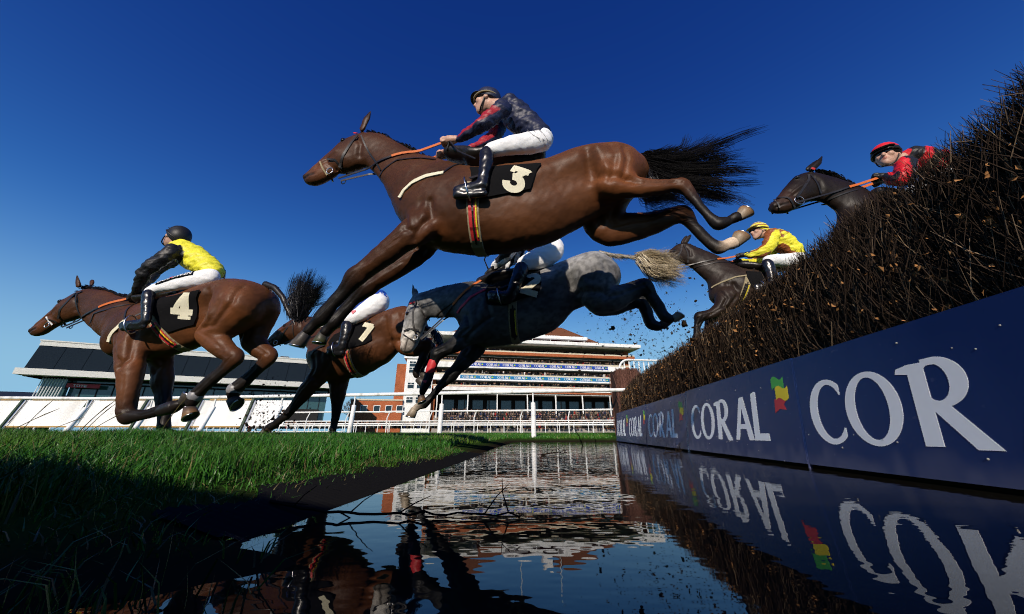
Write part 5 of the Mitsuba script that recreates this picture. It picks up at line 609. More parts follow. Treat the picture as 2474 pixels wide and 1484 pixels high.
"lines":{"cheek":[[0.328,0.1,2.527],[0.344,0.1,2.469],[0.435,0.1,2.357],[0.502,0.1,2.274]],"throat":[[0.313,0.1,2.526],[0.285,0.1,2.407],[0.265,0.1,2.319]],"nose":[[0.679,0.08,2.309],[0.578,0.08,2.284],[0.527,0.08,2.187]],"drop":[[0.676,0.07,2.326],[0.672,0.07,2.249],[0.663,0.07,2.191]],"brow":[[0.345,0.06,2.624],[0.261,0.06,2.588]],"bit":[[0.48,0.09,2.247]],"rein":[[0.506,0.12,2.226],[0.348,0.12,2.26],[0.19,0.12,2.318],[0.027,0.12,2.366],[-0.202,0.12,2.411]],"neckstrap":[[0.369,0.13,2.235],[0.199,0.13,2.264],[-0.041,0.13,2.326]],"breast":[[0.244,0.2,1.912],[0.141,0.2,1.976],[0.02,0.2,2.004]],"girth":[[0.01,0.3,1.77],[0.055,0.3,1.677],[0.1,0.3,1.585]],"cloth":[[-0.064,0.27,1.986],[-0.158,0.27,1.947],[-0.291,0.27,1.874],[-0.238,0.27,1.698],[-0.081,0.27,1.657],[-0.017,0.27,1.772]],"number":[[-0.157,0.31,1.757]],"num_up":[[-0.123,0.31,1.679],[-0.192,0.31,1.836]],"whip":[[-0.263,0.1,2.433],[-0.183,0.1,2.506]],"dock":[[-1.0,0.0,1.576],[-1.06,0.0,1.558],[-1.105,0.0,1.508]],"mane":[[0.176,0.0,2.655],[0.048,0.0,2.606],[-0.077,0.0,2.497],[-0.195,0.0,2.381]],"stirrup":[[0.065,0.3,1.725]],"pommel":[[-0.272,0.0,2.338],[-0.342,0.0,2.277],[-0.411,0.0,2.216]],"tail0":[[-1.112,0.0,1.524],[-1.156,0.0,1.474],[-1.153,0.0,1.38],[-1.111,0.0,1.258]],"tail1":[[-1.105,0.0,1.508],[-1.103,0.0,1.428],[-1.074,0.0,1.336],[-1.021,0.0,1.23]]}}}
# ---- horses and riders
for d_ in HERD.values():
    for k_, c_ in d_['chains'].items(): d_['chains'][k_] = np.array(c_, float)
    for k_, c_ in d_['lines'].items(): d_['lines'][k_] = np.array(c_, float)
def resample(p, ds):
    p = np.asarray(p, float); d = np.concatenate([[0], np.cumsum(np.linalg.norm(np.diff(p, axis=0), axis=1))]); n = max(2, int(d[-1] / ds) + 1); s = np.linspace(0, d[-1], n)
    return np.stack([np.interp(s, d, p[:, i]) for i in range(p.shape[1])], 1)
def fill(y):
    ok = ~np.isnan(y); i = np.arange(len(y)); return np.interp(i, i[ok], y[ok]) if ok.any() else np.zeros(len(y))
def ribbon(P, N, width, thick):
    t = np.gradient(P, axis=0); t /= np.linalg.norm(t, axis=1, keepdims=True) + 1e-9
    w = np.cross(N, t); w /= np.linalg.norm(w, axis=1, keepdims=True) + 1e-9; n = len(P); h = width / 2
    V = np.stack([P - w * h, P + w * h, P + w * h * 0.92 + N * thick, P - w * h * 0.92 + N * thick], 1).reshape(-1, 3)
    i = np.arange(n - 1)[:, None] * 4; j = np.arange(4)[None]
    q = np.stack([i + j, i + (j + 1) % 4, i + 4 + (j + 1) % 4, i + 4 + j], -1).reshape(-1, 4)
    q = np.vstack([q, [[3, 2, 1, 0], [4 * n - 4, 4 * n - 3, 4 * n - 2, 4 * n - 1]]]); return V, q
class Frame:
    def __init__(s, d):
        p = math.radians(d['psi']); s.O = np.array(d['O']); s.F = np.array([-math.cos(p), math.sin(p), 0]); s.L = np.array([-math.sin(p), -math.cos(p), 0])
    def __call__(s, m):
        v, f = (m.vertices, m.faces) if hasattr(m, 'faces') else m; v = np.asarray(v, float)
        return s.O + v[:, :1] * s.F + v[:, 1:2] * s.L + v[:, 2:] * [0, 0, 1.0], f
def drape(sk, g2, depth, off, sign=1, edge=0.038):
    """An outline in (u, w) laid on the skin as a cloth of the given thickness."""
    v, f = g2 if isinstance(g2, tuple) else extrude(g2, depth)
    v, f = trimesh.remesh.subdivide_to_size(np.asarray(v), np.asarray(f), edge, max_iter=12); y = sk.side(v[:, 0], v[:, 1], sign); ok = ~np.isnan(y)
    if ok.any() and (~ok).any(): y[~ok] = y[ok][cKDTree(v[ok, :2]).query(v[~ok, :2])[1]] * 0.75
    V = np.stack([v[:, 0], y + sign * (off + v[:, 2]), v[:, 1]], 1)
    return V, (f if sign < 0 else f[:, ::-1])
def numeral(ch, H):
    arc = lambda cx, cy, rx, ry, a0, a1: [(cx + rx * math.cos(math.radians(a)), cy + ry * math.sin(math.radians(a))) for a in np.linspace(a0, a1, 22)]
    L = lambda pts, w: shapely.LineString(pts).buffer(w, cap_style=2, join_style=2, mitre_limit=3)
    g = {'3': lambda: shapely.unary_union([L([(0.06, 0.90), (0.66, 0.90)], 0.10), box(0.05, 0.72, 0.20, 0.95), Polygon([(0.44, 0.98), (0.72, 0.98), (0.44, 0.60), (0.22, 0.60)]), L(arc(0.34, 0.345, 0.255, 0.23, 118, -172), 0.12)]),
         '4': lambda: shapely.unary_union([L([(0.50, 1.0), (0.50, 0.0)], 0.135), L([(0.0, 0.27), (0.78, 0.27)], 0.105), Polygon([(0.0, 0.20), (0.40, 1.0), (0.62, 1.0), (0.20, 0.25)]), box(0.30, 0, 0.74, 0.10)]),
         '7': lambda: shapely.unary_union([L([(0.02, 0.88), (0.62, 0.88)], 0.12), L([(0.56, 0.93), (0.26, 0.0)], 0.125)]),
         '2': lambda: shapely.unary_union([L(arc(0.32, 0.70, 0.20, 0.19, 170, -35), 0.11), L([(0.47, 0.60), (0.14, 0.10)], 0.115), L([(0.02, 0.105), (0.64, 0.105)], 0.105)])}[ch]()
    return extrude(shapely.affinity.scale(g.buffer(0.012), H, H, origin=(0, 0)), 0.003)
def straps(k, name, FR, sk, pts, width, m, off=0.002):
    for sg in (1, -1):
        try: part(k, name, FR(strap(sk, pts, width, off, signs=(sg,))), m)
        except ValueError: pass
def strap(sk, pts, width, off=0.002, thick=0.006, signs=(1, -1)):
    out = []
    q = resample(np.asarray(pts)[:, [0, 2]], 0.012)
    for sg in signs:
        y = sk.side(q[:, 0], q[:, 1], sg)
        if np.isnan(y).all(): continue
        ok = np.flatnonzero(~np.isnan(y)); Q = q[ok[0]:ok[-1] + 1]; y0 = fill(y[ok[0]:ok[-1] + 1]); y = y0
        if len(Q) < 3: continue
        for _ in range(3): y = np.convolve(np.pad(y, 3, 'edge'), np.ones(7) / 7, 'valid'); y = np.where(sg > 0, np.maximum(y, y0 - 0.002), np.minimum(y, y0 + 0.002))
        P = np.stack([Q[:, 0], y, Q[:, 1]], 1); N = sk.normal(P); out.append(ribbon(P + N * off, N, width, thick))
    return cat(out)
def ring(sk, c, slope, th0, th1, width, off=0.003, thick=0.008):
    th = np.radians(np.arange(th0, th1, 4)); rad = np.arange(0.6, 0.05, -0.006); dirs = np.stack([-np.sin(th) * slope, np.cos(th), np.sin(th)], 1)
    P = np.array(c) + dirs[:, None] * rad[None, :, None]; f = sk.at(P.reshape(-1, 3)).reshape(len(th), -1); i = (f < 0).argmax(1)
    P = P[np.arange(len(th)), np.maximum(i, 0)]; N = sk.normal(P); return ribbon(P + N * off, N, width, thick)
def shade(V, samples, cols, soft=0.03, k=6):
    d, i = cKDTree(samples[:, :3]).query(V, k=min(k, len(samples))); w = np.exp(-(d - samples[i, 3] * np.minimum(1, samples[i, 4])) / soft); w = w / w.sum(1, keepdims=True)
    return (cols[i] * w[..., None]).sum(1)
LEGS = ('near_fore', 'far_fore', 'near_hind', 'far_hind')
def hoof(k, FR, chain, tone, name):
    (a, b) = chain[0], chain[1]; p0, p1 = a[:3], b[:3]; ax = unit(p1 - p0); ax2 = np.array([ax[0], 0, ax[2]]); dors = np.array([-ax[2], 0, ax[0]]); sole = unit(0.72 * ax2 - 0.69 * dors)
    r0, r1 = a[3] * 0.92, b[3] * 1.0; end = p1 + ax * b[3] * 0.55; th = np.linspace(0, 2 * np.pi, 24, endpoint=False); lat = np.array([0, 1.0, 0])
    fw = unit(np.cross(lat, sole)); fw = fw if fw @ ax > 0 else -fw; n0 = unit(0.9 * ax2 - 0.3 * dors); f0 = unit(np.cross(lat, n0)); f0 = f0 if f0 @ dors > 0 else -f0
    c1 = end - fw * r1 * 0.85 + sole * 0.012
    ring0 = p0 + np.cos(th)[:, None] * f0 * r0 + np.sin(th)[:, None] * lat * r0 * 0.95; ring1 = c1 + np.cos(th)[:, None] * fw * r1 * 1.12 + np.sin(th)[:, None] * lat * r1; ringm = 0.45 * ring0 + 0.55 * ring1
    c2 = c1 - sole * 0.012; ring2 = c2 + (ring1 - c1) * 0.8; n = 24; i = np.arange(n); j = (i + 1) % n; Q = []
    for a_, b_ in ((0, 1), (1, 2), (2, 3)): Q += [np.stack([a_ * n + i, a_ * n + j, b_ * n + j, b_ * n + i], 1)]
    V = np.vstack([ring0, ringm, ring1, ring2, [c2], [p0 - ax * r0 * 0.4]]); F = np.vstack([np.vstack(Q)[:, [0, 1, 2]], np.vstack(Q)[:, [0, 2, 3]], np.stack([3 * n + i, 3 * n + j, i * 0 + 4 * n], 1), np.stack([j, i, i * 0 + 4 * n + 1], 1)])
    t = np.concatenate([np.zeros(n), np.full(n, .5), np.ones(n), np.full(n, 1.1), [1.2], [0]])[:, None]
    nz = meshkit.fbm(V * 60, 2)[:, None]; C = (np.array(tone[0]) * (1 - np.clip(t, 0, 1)) + np.array(tone[1]) * np.clip(t, 0, 1)) * (0.7 + 0.6 * nz); C[3 * n:] = np.array([0.05, 0.04, 0.03])
    hk = part(k, 'hoof', FR((V, F)), HOOF, 40 if False else True, C)
    s_ = np.linspace(-0.8 * np.pi, 0.8 * np.pi, 20); part(hk, 'horseshoe', FR(tube(c1 + sole * 0.003 + np.cos(s_)[:, None] * fw * r1 * 1.02 + np.sin(s_)[:, None] * lat * r1 * 0.9, 0.006, 5)), STEEL, True)
def creases(C):
    out = []
    for lg, sg in (('near_fore', 1), ('far_fore', -1)):
        s = C[lg]; a, b, c, d = s[0], s[1], s[2], s[4]; P = lambda q, x, y: [q[0] + x * q[3], q[2] + y * q[3]]
        out += [(sg, [P(a, -.62, 1.2), P(a, -.8, .2), P(b, -.72, -.1), P(b, -.3, -.8)], .026, .020), (sg, [P(a, .75, .5), P(a, .45, -.35), P(b, .35, -.1), P(b, -.1, -.35)], .022, .015), (sg, [P(a, -.1, 1.3), P(a, .1, .5), P(a, -.1, -.1)], .03, .010),
                (sg, [P(b, .1, -.2), P(c, .15, 0), P(d, .1, 0)], .011, .006), (sg, [P(c, -.4, -.1), P(s[3], -.35, 0), P(d, -.3, 0)], .010, .006), (sg, [P(s[-6], -.35, 0), P(s[-4], -.35, 0), P(s[-3], -.2, 0)] if len(s) > 8 else [P(d, -.3, 0), P(s[-2], -.3, 0)], .007, .005)]
    for lg, sg in (('near_hind', 1), ('far_hind', -1)):
        s = C[lg]; a, b, c = s[0], s[1], s[2]; P = lambda q, x, y: [q[0] + x * q[3], q[2] + y * q[3]]
        out += [(sg, [P(a, 1.15, .75), P(a, 1.1, .1), P(a, .95, -.55), P(c, .7, .3)], .035, .022), (sg, [P(a, .70, .85), P(a, .55, .1), P(a, .35, -.6)], .03, -.012), (sg, [P(a, -.45, .75), P(a, -.5, .0), P(b, -.4, -.3), P(c, -.2, .1)], .022, .014), (sg, [P(a, .1, .9), P(a, .0, .2), P(a, .15, -.5), P(b, .3, -.4)], .024, .010),
                (sg, [P(c, .1, -.1), P(s[3], -.2, 0), P(s[4], -.3, 0)], .012, .008), (sg, [P(s[4], .35, 0), P(s[5], .3, 0)], .01, .007), (sg, [P(s[5], -.3, 0), P(s[6], -.35, 0), P(s[-2], -.2, 0)], .008, .005)]
    h = C['head']; P = lambda q, x, y: [q[0] + x * q[3], q[2] + y * q[3]]; ax = unit(h[0][[0, 2]] - h[-1][[0, 2]]); up = np.array([-ax[1], ax[0]]); up = up if up[1] > 0 else -up
    L2 = lambda q, x, y: list(q[[0, 2]] + ax * x * q[3] + up * y * q[3])
    for sg in (1, -1):
        out += [(sg, [L2(h[0], .55, -.12), L2(h[0], -.2, -.25), L2(h[1], -.1, -.3)], .008, .010), (sg, [L2(h[-3], .95, .3), L2(h[-3], 1.05, -.2), L2(h[-3], .8, -.75)], .016, .010), (sg, [L2(h[-2], -.6, .3), L2(h[-2], -.65, -.3), L2(h[-2], -.3, -.8)], .022, .014), (sg, [L2(h[2], 0, .35), L2(h[3], 0, .2), L2(h[4], .2, .15)], .016, -.007), (sg, [L2(h[1], .2, .25), L2(h[2], .2, .1), L2(h[3], .1, .05)], .012, .006)]
    return out
def sculpt(V, N, C):
    for sg, pl, w, dep in creases(C):
        p = resample(np.array(pl), 0.012); d, _ = cKDTree(p).query(V[:, [0, 2]], distance_upper_bound=4 * w); m = np.where(np.isfinite(d), np.exp(-(np.minimum(d, 9) / w) ** 2), 0) * (V[:, 1] * sg > 0.012) * np.clip(np.abs(N[:, 1]) * 1.8, 0, 1)
        V = V - N * (m * dep * 1.15)[:, None]
    return V
def build_horse(name, label, coat, h=0.013):
    D = HERD[name]; C, Ln = D['chains'], D['lines']; FR = Frame(D); k = thing('racehorse', label, 'horse', 'racehorses jumping the fence')
    body, dark, muz = (np.array(coat[q]) for q in ('body', 'dark', 'muzzle')); S, cols, chains = [], [], []
    fl, hl = coat.get('fl', (.22, .52)), coat.get('hl', (.38, .60))
    for nm, blend in (('trunk', 0.05), ('neck', 0.06), ('head', 0.03), ('near_fore', 0.045), ('far_fore', 0.045), ('near_hind', 0.045), ('far_hind', 0.045), ('near_ear', 0.012), ('far_ear', 0.012)):
        c = spline(C[nm]); c = c.copy()
        if nm in ('near_ear', 'far_ear'):
            c[:, 3] *= 0.72
        if nm in LEGS:
            o = C[nm]; rr = o[:, 3]; cand = [i for i in range(2, len(o) - 4) if rr[i + 1] / rr[i] < .84]; jn = cand[-1] if cand else 4; fe = len(o) - 3; dst = unit((o[jn + 1] - o[jn])[[0, 2]]); dor = np.array([-dst[1], 0, dst[0]]); prox = unit((o[jn - 1] - o[jn])[:3]); J = o[jn]; dn = (o[fe] - o[fe - 1])[[0, 2]]; dn = unit(dn); df = np.array([-dn[1], 0, dn[0]]); B1 = lambda p, q: np.array([[*p, q, .85]])
            if 'hind' in nm: bony = [(B1(J[:3] - dor * J[3] * .85 + prox * J[3] * .55, J[3] * .55), .02), (B1(J[:3] + dor * J[3] * .2, J[3] * .85), .02)]
            else: bony = [(B1(J[:3] + dor * J[3] * .28, J[3] * .86), .02), (B1(J[:3] - dor * J[3] * .75, J[3] * .42), .015)]
            bony += [(B1(o[fe][:3] - df * o[fe][3] * .55, o[fe][3] * .62), .012)]
            ten = o[jn:fe + 1].copy(); ten[:, :3] -= np.outer(ten[:, 3] * .55, dor); ten[:, 3] *= .48; bony.append((spline(ten), .006))
            o2 = o.copy(); o2[jn + 1:fe, 3] *= .80; o2[jn + 1:fe, :3] += np.outer(o[jn + 1:fe, 3] * .12, dor); c = spline(o2, .45, .38); chains += bony
        if nm == 'trunk':
            o = C[nm].copy(); n_ = len(o); f = np.zeros(n_); f[3:n_ - 2] = np.linspace(.35, 1, n_ - 5); o[:, 4] *= .93 * (1 - .36 * f)
            tp = o[3:n_ - 1].copy(); tp[:, 2] += tp[:, 3] * .36; tp[:, 3] *= .62; tp[:, 4] = .93 * C[nm][3:n_ - 1, 4] * 1.5; c = spline(o); chains.append((spline(tp), .07))
        chains.append((c, blend)); t = np.linspace(0, 1, len(c)); a = {'near_fore': smoothstep_np(*fl, t), 'far_fore': smoothstep_np(*fl, t), 'near_hind': smoothstep_np(*hl, t), 'far_hind': smoothstep_np(*hl, t), 'near_ear': 0.75 * t, 'far_ear': 0.75 * t}.get(nm, 0 * t)
        col = body * (1 - a[:, None]) + dark * a[:, None]
        if nm == 'head': m = (smoothstep_np(.62, .25, t) * 0.9)[:, None]; col = col * (1 - m) + muz * m; m = smoothstep_np(.20, .06, t)[:, None]; col = col * (1 - m) + np.array(coat.get('nose', dark)) * m
        if nm in ('near_hind', 'far_hind', 'near_fore', 'far_fore') and nm in coat.get('sock', ()): m = smoothstep_np(.86, .92, t)[:, None]; col = col * (1 - m) + np.array([0.50, 0.42, 0.32]) * m
        S.append(c); cols.append(col)
    # cheek, eye ridge, muscle masses on both sides
    hd = C['head']; jaw = hd[-3]
    extra = [np.array([[jaw[0], sg * jaw[3] * 0.36, jaw[2], jaw[3] * 0.62, 0.45]]) for sg in (1, -1)]
    e = C['eye'][0] if 'eye' in C else None
    eyes = []
    for c in extra: chains.append((c, 0.03))
    sk = Skin(chains, h)
    for sg in (1, -1):
        y = sk.side([e[0]], [e[2]], sg)[0]; y = sg * abs(e[1]) if np.isnan(y) else y; b = np.array([[e[0], y - sg * 0.016, e[2], 0.026, 0.9]]); sk.add(b, 0.02); eyes.append(b)
        m = hd[0]; fw = unit(hd[0][:3] - hd[2][:3]); up = np.array([-fw[2], 0, fw[0]]); up = up if up[2] > 0 else -up
        nb = m[:3] + fw * m[3] * 0.45 + up * m[3] * 0.35 + np.array([0, sg * m[3] * 0.62, 0]); sk.add(np.array([[*nb, m[3] * 0.30, 0.7]]), 0.02)
        sk.add(np.array([[*(nb + fw * 0.012 + np.array([0, sg * 0.018, 0])), m[3] * 0.20, 0.8]]), 0.01, cut=True)
    V, F = sk.mesh(); N = sk.normal(V)
    mus = meshkit.fbm(V * [8, 8, 8], 3, 3) - 0.5; mu2 = meshkit.fbm(V * [26, 20, 17], 2, 13) - 0.5; V = V + N * (mus * 0.013 + mu2 * 0.005)[:, None]; V = sculpt(V, N, C)
    Sa, Ca = np.vstack(S), np.vstack(cols); col = shade(V, Sa, Ca)
    col = col * (0.42 + 1.16 * meshkit.fbm(V * [4, 4, 5], 4, 5))[:, None] * (0.82 + 0.36 * meshkit.noise(V * [55, 60, 150], 8))[:, None]
    if 'dapple' in coat:
        dp = meshkit.fbm(V * 26, 2, 4); dp2 = meshkit.fbm(V * 5, 2, 6); col = col * (0.70 + 0.55 * smoothstep_np(0.32, 0.62, dp))[:, None] * (0.55 + 0.8 * dp2)[:, None]
    tn = np.array(coat.get('tan', body * [2.3, 1.95, 1.5])); hn = C['near_hind']; fo = C['near_fore']; spots = [(hn[2][[0, 2]] + [0.10, 0.02], .13, .75), (fo[1][[0, 2]] + [-.16, -.02], .10, .8), (hn[0][[0, 2]] + [-.12, -.10], .12, .45), (C['head'][2][[0, 2]], .07, .6)]
    for c_, w_, a_ in spots if 'dapple' not in coat else []:
        m = (a_ * np.exp(-((V[:, [0, 2]] - c_) ** 2).sum(1) / w_ ** 2) * np.clip(meshkit.fbm(V * 11, 3, 11) * 2 - 0.35, 0, 1))[:, None]; col = col * (1 - m) + tn * m
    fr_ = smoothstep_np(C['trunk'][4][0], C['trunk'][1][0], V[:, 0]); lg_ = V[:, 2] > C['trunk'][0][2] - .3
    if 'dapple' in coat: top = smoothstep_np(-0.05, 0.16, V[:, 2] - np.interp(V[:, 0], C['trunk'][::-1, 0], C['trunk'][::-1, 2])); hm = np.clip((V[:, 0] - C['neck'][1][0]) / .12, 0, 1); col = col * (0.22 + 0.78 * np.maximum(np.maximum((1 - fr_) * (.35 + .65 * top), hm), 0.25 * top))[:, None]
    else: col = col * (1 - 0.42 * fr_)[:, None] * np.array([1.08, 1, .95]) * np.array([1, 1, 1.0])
    for sg in (1, -1):
        m = hd[0]; fw = unit(hd[0][:3] - hd[2][:3]); up = np.array([-fw[2], 0, fw[0]]); up = up if up[2] > 0 else -up
        for q_, w_ in ((m[:3] + fw * m[3] * .62 + up * m[3] * .38 + [0, sg * m[3] * .75, 0], .020), (e[:3] * [1, 0, 1] + [0, eyes[0 if sg > 0 else 1][0, 1] + sg * .01, 0], .030)):
            d_ = np.exp(-(np.linalg.norm(V - q_, axis=1) / w_) ** 2)[:, None] * 0.9; col = col * (1 - d_) + np.array([0.010, 0.008, 0.007]) * d_
        ln_ = resample(np.array([m[:3] + fw * m[3] * .8 - up * m[3] * .15, m[:3] - fw * m[3] * .5 - up * m[3] * .25, hd[1][:3] - up * hd[1][3] * .28]), .008)[:, [0, 2]]; d_, _ = cKDTree(ln_).query(V[:, [0, 2]]); d_ = (np.exp(-(d_ / .009) ** 2) * .8 * (np.abs(N[:, 1]) > .3))[:, None]; col = col * (1 - d_) + np.array([0.015, 0.011, 0.010]) * d_
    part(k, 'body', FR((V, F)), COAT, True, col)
    for sg, b in zip((1, -1), eyes):
        s_ = trimesh.creation.icosphere(2, 0.024); s_.apply_translation(b[0, :3] + [0.004, sg * 0.012, 0.0]); part(k, 'eye', FR(s_), EYE, True)
    for lg in LEGS: hoof(k, FR, C[lg + '_hoof'], coat.get(lg, ((0.04, 0.035, 0.03), (0.05, 0.04, 0.03))), lg)
    # mane and tail
    r = np.random.default_rng(len(name) + int(name[1])); mn = resample(Ln['mane'], 0.005); n = len(mn) * 6; base = np.repeat(mn, 6, 0) + r.normal(0, 0.009, (n, 3)); base[:, 2] -= 0.020
    tan = np.gradient(mn, axis=0); tan /= np.linalg.norm(tan, axis=1, keepdims=True) + 1e-9; tan = np.repeat(tan, 6, 0)
    L_ = r.uniform(0.02, 0.065, n)[:, None] * coat.get('mane_len', 1); dirm = tan * 1.0 + np.array([0, 0, 0.40]) + np.stack([0 * L_[:, 0], r.normal(-0.35, 0.3, n), 0 * L_[:, 0]], 1)
    s = np.linspace(0, 1, 4)[None, :, None]; P = base[:, None] + dirm[:, None] * L_[:, None] * s + np.array([0, -0.4, -0.7]) * L_[:, None] * s * s
    Vm, Fm = strands(P, np.full(n, 0.006), np.full(n, 0.0015)); hc_ = np.array(coat.get('hair', (0.012, 0.011, 0.012)))
    part(k, 'mane', FR((Vm, Fm)), HAIR, False, hc_ * np.repeat(r.uniform(0.5, 1.6, n), 12)[:, None])
    G = [resample(Ln[q], 0.004) for q in sorted(x for x in Ln if x.startswith('tail'))]; G = np.stack([g[np.linspace(0, len(g) - 1, 10).round().astype(int)] for g in G]); n = coat.get('tail_n', 420)
    nl_ = max(8, n // 26); lk = np.sort(r.integers(0, nl_, n)); la_ = r.random(nl_) * (len(G) - 1); a = np.clip(la_[lk] + r.normal(0, 0.16, n), 0, len(G) - 1.001); i0 = np.minimum(a.astype(int), len(G) - 2); fr = (a - i0)[:, None, None]; P = G[i0] * (1 - fr) + G[i0 + 1] * fr; s = np.linspace(0, 1, 10)[None, :, None]
    root = P[:, :1]; ln = (r.uniform(0.60, 1.0, nl_)[lk] * r.uniform(0.88, 1.02, n))[:, None, None]; P = root + (P - root) * ln; y = (r.normal(0, 1, nl_)[lk] + r.normal(0, 0.25, n))[:, None] * (0.012 + 0.03 * s[0, :, 0][None]); P[..., 1] += y
    P += r.normal(0, 0.020, (nl_, 1, 3))[lk] * s ** 1.5 + r.normal(0, 0.021, (n, 1, 3)) * (1 - 0.45 * s) + 0.034 * np.sin(s * r.uniform(3, 8, (nl_, 1, 1))[lk] + r.uniform(0, 6, (nl_, 1, 1))[lk]) * s * r.normal(0, 1, (nl_, 1, 3))[lk]
    Vt, Ft = strands(P, r.uniform(0.0016, 0.0036, n), np.full(n, 0.0008)); Ct = hc_ * np.repeat(r.uniform(0.5, 1.8, n), 30)[:, None]
    if 'tail_col' in coat: Ct = np.array(coat['tail_col']) * np.repeat(r.uniform(0.45, 1.25, n), 30)[:, None]
    tk_ = part(k, 'tail', FR((Vt, Ft)), HAIR, False, Ct); dk_ = Ln['dock']; dr_ = coat.get('dock', (0.034, 0.020))
    dq = resample(dk_, 0.004); dn_ = 260; di = r.integers(0, len(dq), dn_); dt = np.gradient(dq, axis=0); dt /= np.linalg.norm(dt, axis=1, keepdims=True) + 1e-9; rd = r.normal(0, 1, (dn_, 3)); rd /= np.linalg.norm(rd, axis=1, keepdims=True); sl_ = np.linspace(0, 1, 4)[None, :, None]; hb = (dq[di] + rd * dr_[1] * 0.9)[:, None] + (dt[di][:, None] * sl_ * 0.9 + rd[:, None] * sl_ * 0.35 + np.array([0, 0, -.25]) * sl_ ** 2) * r.uniform(.03, .08, (dn_, 1, 1)); hv_, hf_ = strands(hb, np.full(dn_, 0.0035), np.full(dn_, 0.0008)); part(tk_, 'dock_hair', FR((hv_, hf_)), HAIR, False, np.array(coat.get('tail_col', hc_)) * np.repeat(r.uniform(0.4, 1.2, dn_), 12)[:, None], kind='stuff')
    m_ = FR(tube(resample(dk_, 0.02), np.linspace(dr_[0], dr_[1], len(resample(dk_, 0.02))), 9)); part(tk_, 'dock', m_, HAIR, True, np.tile(np.array(coat.get('dock_col', dark * 1.2)), (len(m_[0]), 1)))
    # tack
    straps(k, 'bridle__cheekpiece', FR, sk, Ln['cheek'], 0.022, LEATHER); straps(k, 'bridle__throatlatch', FR, sk, Ln['throat'], 0.014, LEATHER)
    straps(k, 'bridle__noseband', FR, sk, Ln['nose'], 0.018, LEATHER); straps(k, 'bridle__drop_noseband', FR, sk, Ln['drop'], 0.014, coat.get('dropmat', LEATHER))
    straps(k, 'bridle__browband', FR, sk, Ln['brow'], 0.020, coat.get('browmat', LEATHER), 0.003)
    bt = Ln['bit'][0]; th = np.linspace(0, 2 * np.pi, 18)
    for sg in (1, -1):
        y = fill(sk.side([bt[0]], [bt[2]], sg))[0]; y = sg * abs(y) + sg * 0.012 if abs(y) > 0 else bt[1] * sg; rr = coat.get('bit_r', 0.028) * (1 if sg > 0 else 0.7); bz = bt[2] + (0 if sg > 0 else 0.035)
        part(k, 'bridle__bit_ring', FR(tube(np.stack([bt[0] + rr * np.cos(th), 0 * th + y, bz + rr * np.sin(th)], 1), 0.0045, 5)), STEEL, True)
    rn = Ln['rein']; hands = {1: C['j_near_hand'][0], -1: C['j_far_hand'][0]}
    for sg in (1, -1):
        end = hands[sg][:3]; q = np.array([rn[0], 0.5 * (rn[0] + end) - [0, 0, 0.012], end]); d = np.concatenate([[0], np.cumsum(np.linalg.norm(np.diff(q[:, [0, 2]], axis=0), axis=1))]); y0 = fill(sk.side([bt[0]], [bt[2]], sg))[0]; y0 = sg * (abs(y0) + 0.014); q[:, 1] = np.interp(d, [0, d[-1]], [y0, end[1]])
        Q = resample(q, 0.015); ys = sk.side(Q[:, 0], Q[:, 2], sg); Q[:, 1] = np.where(np.isnan(ys), Q[:, 1], np.where(sg > 0, np.maximum(Q[:, 1], ys + 0.010), np.minimum(Q[:, 1], ys - 0.010)))
        kk = np.ones(7) / 7; Q[:, 1] = np.convolve(np.pad(Q[:, 1], 3, 'edge'), kk, 'valid')
        cut = int(np.clip(np.argmin(np.linalg.norm(Q[:, [0, 2]] - rn[coat["rein_split"], [0, 2]], axis=1)), 2, len(Q) - 3)); N = np.tile([0, float(sg), 0], (len(Q), 1))
        part(k, 'rein', FR(ribbon(Q[:cut + 1], N[:cut + 1], 0.016, 0.004)), LEATHER); part(k, 'rein_grip', FR(ribbon(Q[cut:], N[cut:], 0.024, 0.006)), ORANGE)
    straps(k, 'neck_strap', FR, sk, Ln['neckstrap'], 0.012, LEATHER)
    straps(k, 'breast_girth', FR, sk, Ln['breast'], coat.get('breast_w', 0.035), coat['breastmat'], 0.003)
    pb = Ln['breast']; pe = 0.6 * Ln['pommel'][1] + 0.4 * Ln['pommel'][2]; straps(k, 'breast_strap', FR, sk, np.array([pb[-1], 0.5 * (pb[-1] + pe) - [0, 0, .02], pe]), 0.016, LEATHER, 0.003)
    g0 = Ln['girth']; sl = (g0[-1][0] - g0[0][0]) / (g0[-1][2] - g0[0][2] - 1e-6); tr = C['trunk']; ci = int(np.argmin(np.abs(tr[:, 0] - g0[0][0]))); cw = tr[ci][2]; cu = g0[0][0] + sl * (cw - g0[0][2])
    part(k, 'girth', FR(ring(sk, (cu, 0, cw), -sl, -196, 16, 0.085)), WEBTAN)
    part(k, 'girth_strap', FR(ring(sk, (cu, 0, cw), -sl, -70, -10, 0.060, 0.012, 0.004)), coat.get('girth_hi', LEATHER))
    part(k, 'girth_strap', FR(ring(sk, (cu, 0, cw), -sl, -75, -5, 0.014, 0.017, 0.003)), LEATHER); part(k, 'girth_strap', FR(ring(sk, (cu - 0.022, 0, cw), -sl, -66, -14, 0.010, 0.017, 0.003)), YELLOW)
    g = Polygon(Ln['cloth'][:, [0, 2]]).buffer(0.012).buffer(-0.004)
    ck = part(k, 'saddle_cloth', FR(drape(sk, g, 0.006, 0.010, 1)), BLACKCLOTH, 50); part(k, 'saddle_cloth', FR(drape(sk, g, 0.006, 0.010, -1, 0.06)), BLACKCLOTH, 50)
    nu = Ln['num_up'][:, [0, 2]]; upv = nu[1] - nu[0]; H_ = np.linalg.norm(upv); upv = upv / H_; rv = np.array([-upv[1], upv[0]]); rv = rv if rv[0] < 0 else -rv
